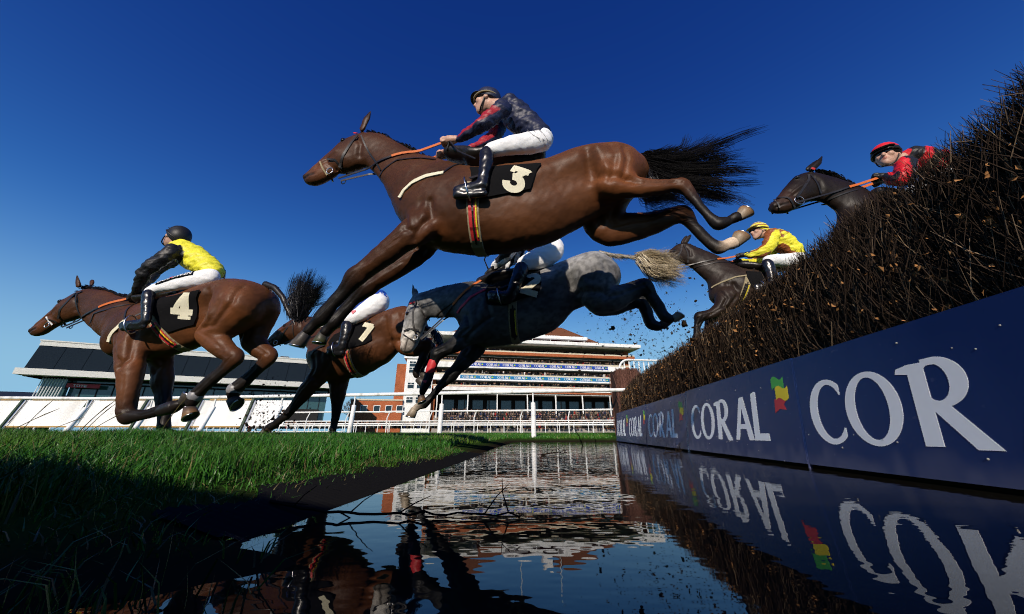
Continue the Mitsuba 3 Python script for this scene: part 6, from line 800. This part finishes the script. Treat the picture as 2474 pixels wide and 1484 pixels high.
    if coat['number']:
        tm = numeral(coat['number'], H_ * 0.97); tv = tm[0].copy(); tv[:, 0] -= tv[:, 0].mean(); x, y = tv[:, 0] * coat.get('num_w', 1.05), tv[:, 1]
        pc = Ln['number'][0][[0, 2]]; v = np.column_stack([pc[0] + rv[0] * x + upv[0] * (y - H_ * 0.47), pc[1] + rv[1] * x + upv[1] * (y - H_ * 0.47), tv[:, 2]])
        mm = drape(sk, (v, tm[1]), 0, 0.018, 1, 0.034); mm = (mm[0], mm[1][:, ::-1]); part(ck, 'number', FR(mm), CREAM, label=f'cream number {coat["number"]} on the saddle cloth')
    pm = Ln['pommel']; hp = C['j_hip'][0]; sd = np.array([[*pm[0], 0.045, 1.6], [*pm[1], 0.055, 2.0], [*pm[2], 0.055, 2.4], [hp[0] + 0.02, 0, min(hp[2] - 0.12, pm[2][2] + 0.03), 0.045, 3.0]]); ss = Skin([(spline(sd), 0.02)], 0.012)
    part(k, 'saddle', FR(ss.mesh()), LEATHER, True)
    return k, FR, sk
def smoothstep_np(a, b, x):
    t = np.clip((np.asarray(x, float) - a) / (b - a), 0, 1); return t * t * (3 - 2 * t)
def fist(hc, wrist, sg, sc=1.0):
    fw = unit(hc - wrist); lat = np.array([0, 1.0, 0]); up = unit(np.cross(fw, lat)); up = up if up[2] > 0 else -up; lat = np.cross(up, fw); out = [np.array([[*wrist, 0.026 * sc, 0.9], [*(hc - fw * 0.01), 0.034 * sc, 1.1], [*(hc + fw * 0.018), 0.030 * sc, 1.2]])]
    for q in range(4):
        b = hc + fw * 0.030 * sc + lat * 0.0195 * (q - 1.5) * sc + up * 0.012; L_ = (0.9, 1.0, 0.95, 0.8)[q]; m = b + fw * 0.026 * L_ - up * 0.012; t = m - up * 0.030 * L_ - fw * 0.008; e = t - fw * 0.026 * L_ - up * 0.002
        out.append(np.array([[*p, rr * sc, 1.0] for p, rr in ((b, 0.0115), (m, 0.0105), (t, 0.010), (e, 0.009))]))
    b = hc - lat * 0.036 * sg * sc; out.append(np.array([[*b, 0.014 * sc, 1], [*(b + fw * 0.034 - up * 0.012), 0.0115 * sc, 1], [*(b + fw * 0.046 - up * 0.026 + lat * sg * 0.014), 0.010 * sc, 1]]))
    return out
def build_rider(name, label, sp, hsk=None):
    D = HERD[name]; C = D['chains']; FR = Frame(D); k = thing('person', label, 'jockey', 'jockeys')
    hel = C['j_helmet'][0].copy(); R = max(hel[3] * 0.98, 0.102); hc = hel[:3] + 0; ch = C['j_chin'][0]; nose = C['j_face'][0][:3]
    hd = C['j_head'][0][:3]; up = unit((hc - ch[:3]) * [1, 0.3, 1]); fw = nose - hd; fw = unit(fw - up * (fw @ up)); lat = np.cross(up, fw); turn = sp.get('turn', 0.0)
    fw2 = unit(fw * math.cos(turn) + np.array([0, 1, 0]) * math.sin(turn)); lat2 = unit(np.cross(up, fw2)); r0 = R * 0.83
    hcx = hc - up * R * 0.32
    def hp(a, b, c): return hcx + fw2 * a * r0 + lat2 * b * r0 + up * c * r0
    head = [np.array([[*hp(-0.1, 0, 0.25), r0 * 0.98, 0.82], [*hp(0.12, 0, -0.35), r0 * 0.82, 0.82], [*hp(0.35, 0, -0.85), r0 * 0.52, 0.85], [*hp(0.52, 0, -1.12), r0 * 0.27, 1.0]]),
            np.array([[*hp(0.82, 0, 0.02), 0.012, 1], [*hp(1.06, 0, -0.42), 0.017, 1.0]]), np.array([[*hp(0.80, -0.14, -0.72), 0.011, 1], [*hp(0.86, 0, -0.70), 0.012, 1.2], [*hp(0.80, 0.14, -0.72), 0.011, 1]]),
            np.array([[*hp(0.62, -0.45, -0.25), 0.028, 0.8]]), np.array([[*hp(0.62, 0.45, -0.25), 0.028, 0.8]]), np.array([[*hp(-0.12, 0.82, -0.1), 0.022, 0.5]]), np.array([[*hp(-0.12, -0.82, -0.1), 0.022, 0.5]])]
    neck = np.array([[*hp(-0.25, 0, -0.3), r0 * 0.62, 0.85], [*C['j_neck'][0][:3], 0.060, 0.95], [*C['j_torso'][0][:3], 0.075, 1.0]])
    def sc(c, f): c = c.copy(); c[:, 3] *= f; return c
    bodych = [(spline(sc(C['j_torso'], 0.8)), 0.03), (neck, 0.03)] + [(q, 0.014 if i == 0 else 0.008) for i, q in enumerate(head)]
    for lg in ('near', 'far'):
        bodych += [(spline(sc(C[f'j_{lg}_thigh'], 0.8)), 0.03), (spline(sc(C[f'j_{lg}_boot'], 0.72)), 0.02), (spline(sc(C[f'j_{lg}_arm'], 0.72)), 0.02)]
        sg = 1 if lg == 'near' else -1
        for i, q in enumerate(fist(C[f'j_{lg}_hand'][0][:3], C[f'j_{lg}_arm'][-1][:3], sg)): bodych.append((spline(q, 0.8), 0.012 if i == 0 else 0.004))
    sk = Skin(bodych, 0.0085); V, F = sk.mesh(); nz = meshkit.fbm(V * 30, 3)[:, None]; col = np.array([0.50, 0.29, 0.21]) * (0.85 + 0.3 * nz) * np.ones((len(V), 1))
    hd_ = np.minimum(np.linalg.norm(V - C['j_near_hand'][0][:3], axis=1), np.linalg.norm(V - C['j_far_hand'][0][:3], axis=1)); gl = sp.get('glove')
    if gl: col = np.where((hd_ < 0.10)[:, None], np.array(gl), col)
    lips = np.linalg.norm(V - hp(0.86, 0, -0.70), axis=1) < 0.018; col[lips] *= np.array([0.85, 0.55, 0.55])
    part(k, 'body', FR((V, F)), SKINM, True, col)
    # clothes
    A = [spline(C['j_torso']), spline(C['j_near_arm']), spline(C['j_far_arm'])]; A = [a.copy() for a in A]; A[0][:, 3] *= 1.10; A[1][:-3, 3] *= 1.10; A[2][:-3, 3] *= 1.10
    col_ = np.array([[*A[0][0][:3], .085, 1.0], [*(0.55 * C['j_neck'][0][:3] + 0.45 * A[0][0][:3]), .072, .95]]); js = Skin([(col_, .02), (A[0], 0.04), (A[1], 0.035), (A[2], 0.035)], 0.010); V, F = js.mesh(); N = js.normal(V)
    fold = meshkit.fbm(V * [14, 9, 20], 3, 2) - 0.5; rip = meshkit.fbm(V * [38, 30, 30], 2, 4) - 0.5; V = V + N * (fold * 0.040 + rip * 0.010)[:, None]
    S_ = np.vstack(A); lab = np.concatenate([np.full(len(a), i) for i, a in enumerate(A)]); t_ = np.concatenate([np.linspace(0, 1, len(a)) for a in A]); d, i = cKDTree(S_[:, :3]).query(V); d, i3 = cKDTree(S_[:, :3]).query(V, k=4); w = d - S_[i3, 3]; best = i3[np.arange(len(V)), w.argmin(1)]
    jc = sp['jacket'](V, lab[best], t_[best], N) * (0.85 + 0.3 * meshkit.fbm(V * 12, 2, 9))[:, None]
    part(k, 'jacket', FR((V, F)), SILK, True, jc)
    bs = Skin([(spline(C['j_hip']), 0.03), (spline(C['j_near_thigh']), 0.03), (spline(C['j_far_thigh']), 0.03)], 0.010); V, F = bs.mesh(); N = bs.normal(V); V = V + N * ((meshkit.fbm(V * [16, 12, 24], 3, 7) - 0.5) * 0.014)[:, None]
    bk = part(k, 'breeches', FR((V, F)), WHITECLOTH, True)
    if 'badge' in sp: sp['badge'](bk, FR, bs, C)
    for lg in ('near', 'far'):
        b = Skin([(spline(C[f'j_{lg}_boot']), 0.02)] + ([(spline(C['j_sole']), 0.015)] if lg == 'near' and sp.get('sole', 1) else []), 0.009); V, F = b.mesh(); N = b.normal(V); part(k, 'boot', FR((V + N * ((meshkit.fbm(V * 30, 2) - 0.5) * 0.008)[:, None], F)), BOOT, True)
        ar = C[f'j_{lg}_arm']; cf = np.array([[*(ar[-1][:3] * 0.7 + ar[-2][:3] * 0.3), ar[-1][3] * 1.1, 1.0], [*ar[-1][:3], ar[-1][3] * 1.02, 1.0]]); part(k, 'cuff', FR(Skin([(cf, 0.01)], 0.008).mesh()), sp.get('cuff', LEATHER), True)
        # stirrup
        ft = C[f'j_{lg}_boot']; tp = ft[-2][:3]; th = np.linspace(0, 2 * np.pi, 20); kp = 'stirrup'
        part(k, kp, FR(tube(np.stack([tp[0] + 0.01 + 0.02 * np.sin(th), tp[1] + 0.055 * np.cos(th), tp[2] - 0.005 + 0.085 * np.sin(th)], 1), 0.006, 6)), STEEL, True)
        kn = C[f'j_{lg}_thigh'][-2][:3]; part(k, 'stirrup_leather', FR(ribbon(resample(np.array([[kn[0] - 0.05, kn[1] * 0.75, kn[2] - 0.12], [tp[0], tp[1], tp[2] + 0.08]]), 0.03), np.tile([0, 1.0 if lg == 'near' else -1.0, 0], (len(resample(np.array([[kn[0] - 0.05, kn[1] * 0.75, kn[2] - 0.12], [tp[0], tp[1], tp[2] + 0.08]]), 0.03)), 1)), 0.02, 0.004)), LEATHER)
    # helmet: cap cover, peak, goggles, strap
    hs = Skin([(np.array([[*(hc + up * 0.004), R, 0.86], [*(hc - fw2 * R * 0.20), R * 0.98, 0.86]]), 0.01)], 0.008, 0.02); g = np.stack(np.meshgrid(*[hs.lo[a] + hs.h * np.arange(hs.n[a]) for a in range(3)], indexing='ij'), -1)
    cutp = (g - hc) @ (-up) - R * 0.34 - 0.10 * ((g - hc) @ (-fw2)); hs.F = np.maximum(hs.F, cutp.astype(np.float32)); V, F = hs.mesh(); part(k, 'helmet', FR((V, F)), TINTGLOSS, True, sp['helmet']((V - hc) / R, fw2, up, lat2))
    pk = trimesh.creation.icosphere(3, 1.0); pv = pk.vertices; pc = hc + fw2 * R * 0.80 + up * R * 0.02; pv = pc + pv[:, :1] * (fw2 * 0.96 - up * 0.28) * R * 0.62 + pv[:, 1:2] * lat2 * R * 0.78 + pv[:, 2:] * (up * 0.96 + fw2 * 0.28) * R * 0.09
    part(k, 'helmet__peak', FR((pv, pk.faces)), TINTGLOSS, True, np.tile(np.array(sp['peak']), (len(pv), 1)))
    gv = trimesh.creation.icosphere(3, 1.0).vertices; gp = hp(0.66, 0, 0.02) + gv[:, :1] * fw2 * r0 * 0.40 + gv[:, 1:2] * lat2 * r0 * 0.66 + gv[:, 2:] * up * r0 * 0.30; gk_ = part(k, 'goggles', FR((gp, pk.faces)), GOGGLE, True)
    th = np.linspace(0, 2 * np.pi, 40); part(gk_, 'strap', FR(tube(hc - up * R * 0.12 + np.cos(th)[:, None] * fw2 * R * 1.06 + np.sin(th)[:, None] * lat2 * R * 0.90 + (np.cos(th)[:, None] * -0.10 * R) * up, 0.008, 5)), sp.get('strapmat', LEATHER), True)
    cs = spline(np.array([[*hp(-0.05, b, -0.15), 0.007, 1] for b in (0.86,)] + [[*hp(a, b, c), 0.007, 1] for a, b, c in ((0.02, .78, -.6), (0.22, .55, -1.15), (0.42, 0, -1.42), (0.22, -.55, -1.15), (0.02, -.78, -.6), (-0.05, -.86, -.15))]), 2.0); part(k, 'helmet__chin_strap', FR(tube(cs[:, :3], 0.006, 5)), LEATHER, True)
    return k
bay = dict(body=(0.090, 0.036, 0.0140), dark=(0.010, 0.008, 0.007), muzzle=(0.20, 0.075, 0.030), nose=(0.030, 0.020, 0.016), breastmat=CREAM, rein_split=4, number='3', sock=('far_hind',), girth_hi=RED)
pale, horn, black_ = (0.34, 0.28, 0.20), (0.19, 0.095, 0.03), (0.03, 0.026, 0.024)
build_horse('h3', 'bay horse number 3 leaping highest across the middle with a streaming black tail', {**bay, 'near_hind': (pale, horn), 'far_hind': (pale, horn), 'near_fore': (black_, (0.07, 0.06, 0.05)), 'far_fore': (black_, (0.05, 0.06, 0.02)), 'dropmat': WEBTAN, 'browmat': RED, 'tail_n': 1500}, 0.0115)
build_horse('h4', 'bay horse number 4 landing on the grass at the left, ahead of all the others', {**bay, 'body': (0.088, 0.035, 0.0135), 'sock': (), 'near_hind': (black_, horn), 'breast_w': 0.04, 'dropmat': WHITECLOTH, 'number': '4', 'tail_n': 1100, 'dock': (0.034, 0.017), 'num_w': 1.0}, 0.0125)
build_horse('h7', 'bay horse number 7 touching down, its rump hidden behind the grey head', {**bay, 'body': (0.080, 0.032, 0.013), 'sock': (), 'number': '7', 'breastmat': LEATHER, 'rein_split': 4, 'tail_n': 160}, 0.014)
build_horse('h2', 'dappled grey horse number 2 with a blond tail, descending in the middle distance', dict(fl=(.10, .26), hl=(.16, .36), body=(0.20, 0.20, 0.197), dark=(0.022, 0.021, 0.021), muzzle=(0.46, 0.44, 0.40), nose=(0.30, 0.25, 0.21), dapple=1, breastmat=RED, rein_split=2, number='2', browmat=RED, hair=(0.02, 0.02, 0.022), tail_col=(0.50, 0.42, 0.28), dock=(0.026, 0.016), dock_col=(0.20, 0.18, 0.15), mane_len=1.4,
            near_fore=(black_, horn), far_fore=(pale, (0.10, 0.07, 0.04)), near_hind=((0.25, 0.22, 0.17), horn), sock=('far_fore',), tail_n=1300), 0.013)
build_horse('h5', 'dark brown horse carrying the yellow striped rider, clearing the fence behind the grey tail', {**bay, 'body': (0.034, 0.022, 0.016), 'muzzle': (0.06, 0.04, 0.03), 'number': '', 'breastmat': WEBTAN, 'rein_split': 3, 'sock': (), 'breast_w': 0.02, 'tail_n': 160, 'girth_hi': LEATHER}, 0.014)
build_horse('h6', 'nearly black horse with a red browband showing only head and neck above the fence', {**bay, 'body': (0.020, 0.013, 0.010), 'muzzle': (0.085, 0.042, 0.026), 'number': '', 'breastmat': LEATHER, 'rein_split': 3, 'browmat': RED, 'sock': (), 'bit_r': 0.042, 'tail_n': 160, 'girth_hi': LEATHER}, 0.013)

def a3(*c): return np.array(c, float)
navy, red_, yel, blk, wht, brn, blu = a3(0.012, 0.016, 0.045), a3(0.30, 0.012, 0.022), a3(0.74, 0.68, 0.04), a3(0.010, 0.010, 0.012), a3(0.75, 0.75, 0.75), a3(0.26, 0.075, 0.02), a3(0.02, 0.08, 0.42)
def pick(m, a, b): return np.where(np.asarray(m)[:, None], a, b)
def j3(V, lab, t, N): return pick((lab > 0) & (N[:, 2] > -0.2) & (t > 0.12), red_, navy)
def j4(V, lab, t, N): return pick((lab > 0) | (N[:, 1] < -0.35), blk, yel)
def j7(V, lab, t, N): return blu * np.ones((len(V), 1))
def j2(V, lab, t, N): return pick(lab > 0, pick(np.sin(V[:, 1] * 70 + V[:, 0] * 25) > 0, wht, blk), red_)
def j5(V, lab, t, N): return pick(((lab > 0) & (np.abs(N[:, 2] - 0.52) < 0.22) & (t < 0.9)) | ((lab > 0) & (N[:, 2] < -0.75)) | ((lab == 0) & (t < 0.30) & (np.sin(V[:, 1] * 60) > 0.2) & (N[:, 2] > -0.2)), brn, pick((lab == 0) & (N[:, 2] < -0.5), brn, yel))
def j6(V, lab, t, N): return pick(np.sin(V[:, 0] * 38 + V[:, 2] * 16) > 0.1, a3(0.55, 0.012, 0.02), blk)
def dome(c): return lambda q, fw, up, lat: np.tile(np.array(c, float), (len(q), 1))
def h3cap(q, fw, up, lat): return pick((np.abs(q @ lat) < 0.28) & (q @ fw > -0.1) & (q @ up > 0.62), red_, navy)
def h5cap(q, fw, up, lat): s = np.sin((q @ up) * 15 + (q @ fw) * 3); return pick(s > 0.25, yel, pick(s > -0.35, wht * 0.9, brn))
def h6cap(q, fw, up, lat): return pick(q @ up > 0.32 - 0.25 * (q @ fw), a3(0.60, 0.015, 0.025), blk)
def band(bk, FR, bs, C):
    th = C['j_near_thigh']; a, b = th[1], th[3]; d = unit((b[:3] - a[:3])[[0, 2]]); up = np.array([-d[1], d[0]]); up = up if up[1] > 0 else -up; c = 0.5 * (a + b)[[0, 2]] + up * 0.045; L_ = 0.15
    g = Polygon([c - d * L_ + up * 0.040, c + d * L_ + up * 0.040, c + d * L_ - up * 0.036, c - d * L_ - up * 0.036]); bb = part(bk, 'band', FR(drape(bs, g, 0.003, 0.004, 1)), BLACKCLOTH, 50)
    tm = meshkit.text_mesh('GOODWIN', 0.040, 0.002, True); v = np.asarray(tm.vertices).copy(); v[:, 0] -= v[:, 0].max() / 2; v = np.column_stack([c[0] - d[0] * v[:, 0] + up[0] * (v[:, 1] - 0.020), c[1] - d[1] * v[:, 0] + up[1] * (v[:, 1] - 0.020), v[:, 2]])
    m = drape(bs, (v, tm.faces), 0, 0.009, 1, 0.04); part(bb, 'lettering', FR((m[0], m[1][:, ::-1])), WHITECLOTH, label='white letters on the black thigh band'); g = Point(*(c + d * 0.012)).buffer(0.018); part(bb, 'red_spot', FR(drape(bs, g, 0.002, 0.0115, 1)), RED)
def heart(bk, FR, bs, C):
    th = C['j_near_thigh']; a, b = th[1], th[3]; c = (0.35 * a + 0.65 * b)[[0, 2]] + [0, 0.02]; g = shapely.unary_union([Point(c[0] - 0.012, c[1] + 0.01).buffer(0.017), Point(c[0] + 0.012, c[1] + 0.01).buffer(0.017), Polygon([(c[0] - 0.028, c[1] + 0.006), (c[0] + 0.028, c[1] + 0.006), (c[0], c[1] - 0.03)])])
    part(bk, 'badge', FR(drape(bs, g, 0.003, 0.004, 1)), mat('pink', (0.65, 0.18, 0.2), 0.6, 0.3))
def lines3(bk, FR, bs, C):
    a = C['j_near_thigh'][0]; b = C['j_near_thigh'][1]
    for q in (0.0, 0.03, 0.055): part(bk, 'seam', FR(strap(bs, np.array([[a[0] + 0.03 + q * 1.4, 0, a[2] + 0.11 - q], [a[0] - 0.0 + q * 1.2, 0, a[2] + 0.02 - q], [a[0] - 0.06 + q * 1.2, 0, a[2] - 0.07]]), 0.004, 0.001, 0.002, (1,))), matte('seam_grey', (0.12, 0.12, 0.13)) if 'm_seam_grey' not in scene else 'm_seam_grey')
build_rider('h3', 'jockey in navy jacket with dark red sleeves riding the highest horse, number 3', dict(jacket=j3, helmet=h3cap, peak=blk, strapmat=WEBTAN, badge=lines3))
build_rider('h4', 'jockey in bright yellow jacket with black sleeves and black helmet on the leading horse', dict(jacket=j4, helmet=dome(blk), peak=blk, glove=(0.01, 0.01, 0.01), badge=band, turn=-0.25))
build_rider('h7', 'jockey in blue with white breeches, mostly hidden behind the forelegs of the highest horse', dict(jacket=j7, helmet=dome(blu), peak=blk, badge=heart))
build_rider('h2', 'jockey with black and white striped sleeves on the grey horse number 2', dict(jacket=j2, helmet=dome((0.4, 0.02, 0.03)), peak=blk, glove=(0.01, 0.01, 0.01)))
build_rider('h5', 'jockey in yellow jacket and cap with brown stripes on the dark brown horse', dict(jacket=j5, helmet=h5cap, peak=(0.5, 0.42, 0.05), glove=(0.01, 0.01, 0.01), turn=0.15))
build_rider('h6', 'jockey in red and black with red cap and goggles, behind the fence top', dict(jacket=j6, helmet=h6cap, peak=blk, glove=(0.01, 0.01, 0.01), turn=0.75))

# ---- leg boots, whips
def legboot(name, key, leg, i0, i1, f, m, label=None):
    D = HERD[name]; c = D['chains'][leg][i0:i1 + 1].copy(); c[:, 3] *= f; part(key, 'leg_boot', Frame(D)(Skin([(spline(c), 0.01)], 0.009).mesh()), m, True, label=label)
legboot('h2', 'racehorse_003', 'near_fore', 5, 6, 1.14, RED, 'red boot on the near foreleg'); legboot('h2', 'racehorse_003', 'near_fore', 7, 7, 1.16, RED, 'lower red boot on the near foreleg')
GREYBOOT = mat('grey_boot', (0.20, 0.20, 0.21), 0.4, 0.5)
legboot('h4', 'racehorse_001', 'near_hind', 8, 8, 1.18, GREYBOOT); legboot('h4', 'racehorse_001', 'far_hind', 7, 7, 1.2, GREYBOOT); legboot('h4', 'racehorse_001', 'near_fore', 7, 8, 1.15, LEATHER)
for nm, lb in (('h3', 'black riding whip in the hands of the rider of number 3'), ('h2', 'black riding whip sticking up from the hands of the rider on the grey')):
    D = HERD[nm]; w_ = resample(D['lines']['whip'], 0.03); w_[:, 1] = np.linspace(D['chains']['j_near_hand'][0][1], w_[-1, 1] + 0.12, len(w_)); kk = thing('riding_whip', lb, 'whip'); part(kk, 'shaft', Frame(D)(tube(w_, np.linspace(0.009, 0.006, len(w_)), 6)), LEATHER, True)
# ---- clods, spray and sticks
r = np.random.default_rng(81)
def clods(name, label, P, size, col, seed, cat_):
    r = np.random.default_rng(seed); b = trimesh.creation.icosphere(1, 1.0); n, m = len(P), len(b.vertices)
    jit = 1 + r.normal(0, 0.28, (n, m, 1)); V = P[:, None] + b.vertices[None] * jit * size[:, None, None] * r.uniform(0.5, 1.3, (n, 1, 3)); F = b.faces[None] + (np.arange(n) * m)[:, None, None]
    k = thing(name, label, cat_, kind='stuff'); scene[k] = mikit.ply((V.reshape(-1, 3), F.reshape(-1, 3)), TINT, True, color=np.repeat(np.array(col) * r.uniform(0.4, 1.6, n)[:, None], m, 0))
n = 1000; t = r.random(n) ** 0.8
P = np.stack([1.05 + 1.25 * t + r.normal(0, 0.20, n), 4.3 + r.normal(0, 0.5, n), 1.75 - 0.75 * r.random(n) - 0.1 * t + r.normal(0, 0.1, n)], 1)
clods('flying_turf', 'spray of turf crumbs and leaf bits flying between the grey hind feet and the fence', P, np.exp(r.normal(np.log(0.0042), 0.55, n)), (0.05, 0.034, 0.022), 82, 'turf')
n = 700; a = r.uniform(0, 1, n); P = np.stack([-2.95 + r.normal(0, 0.13, n) * (0.5 + a) , 4.45 + r.normal(0, 0.12, n), 0.12 + 0.75 * a ** 2.2], 1)
clods('mud_spray', 'burst of dark mud thrown up where number 7 lands behind the leading horse', P, np.exp(r.normal(np.log(0.0062), 0.55, n)) * (1.3 - 0.8 * a), (0.035, 0.024, 0.016), 83, 'mud')
def stick(label, pts, rad, twig_n, seed):
    r = np.random.default_rng(seed); k = thing('twig', label, 'twig'); p = resample(np.array(pts, float), 0.03); p += r.normal(0, 0.003, p.shape); m = [tube(p, np.linspace(rad, rad * 0.5, len(p)), 5)]
    for _ in range(twig_n):
        q = p[r.integers(len(p))]; d = unit(r.normal(0, 1, 3) + [0, 0, 0.8]); m.append(tube([q, q + d * 0.05, q + d * 0.09 + [0.01, 0, 0]], [rad * 0.5, rad * 0.35, rad * 0.2], 4))
    part(k, 'stem', cat(m), matte('wet_twig', (0.018, 0.013, 0.010)) if 'm_wet_twig' not in scene else 'm_wet_twig')
stick('thin bare stick standing in the far water, leaning left, near the boards', [(1.18, 6.3, 0.0), (1.12, 6.3, 0.16), (1.03, 6.3, 0.30)], 0.009, 1, 91)
stick('short upright twig in the water just right of the leaning stick', [(1.36, 6.1, 0.0), (1.35, 6.1, 0.10), (1.33, 6.1, 0.2)], 0.007, 1, 92)
stick('dark forked twig floating in the middle of the far water', [(0.28, 3.7, 0.005), (0.42, 3.72, 0.02), (0.55, 3.8, 0.02)], 0.007, 9, 93)
stick('tangled twig in the water at the foot of the third board', [(1.55, 3.9, 0.01), (1.7, 3.95, 0.015), (1.83, 4.1, 0.02)], 0.006, 14, 94)
stick('long thin knotted stalk lying on the water from the mat across the brick reflection', [(-0.62, 1.02, 0.03), (-0.45, 1.01, 0.012), (-0.2, 1.01, 0.008), (0.02, 1.01, 0.006)], 0.004, 7, 95)
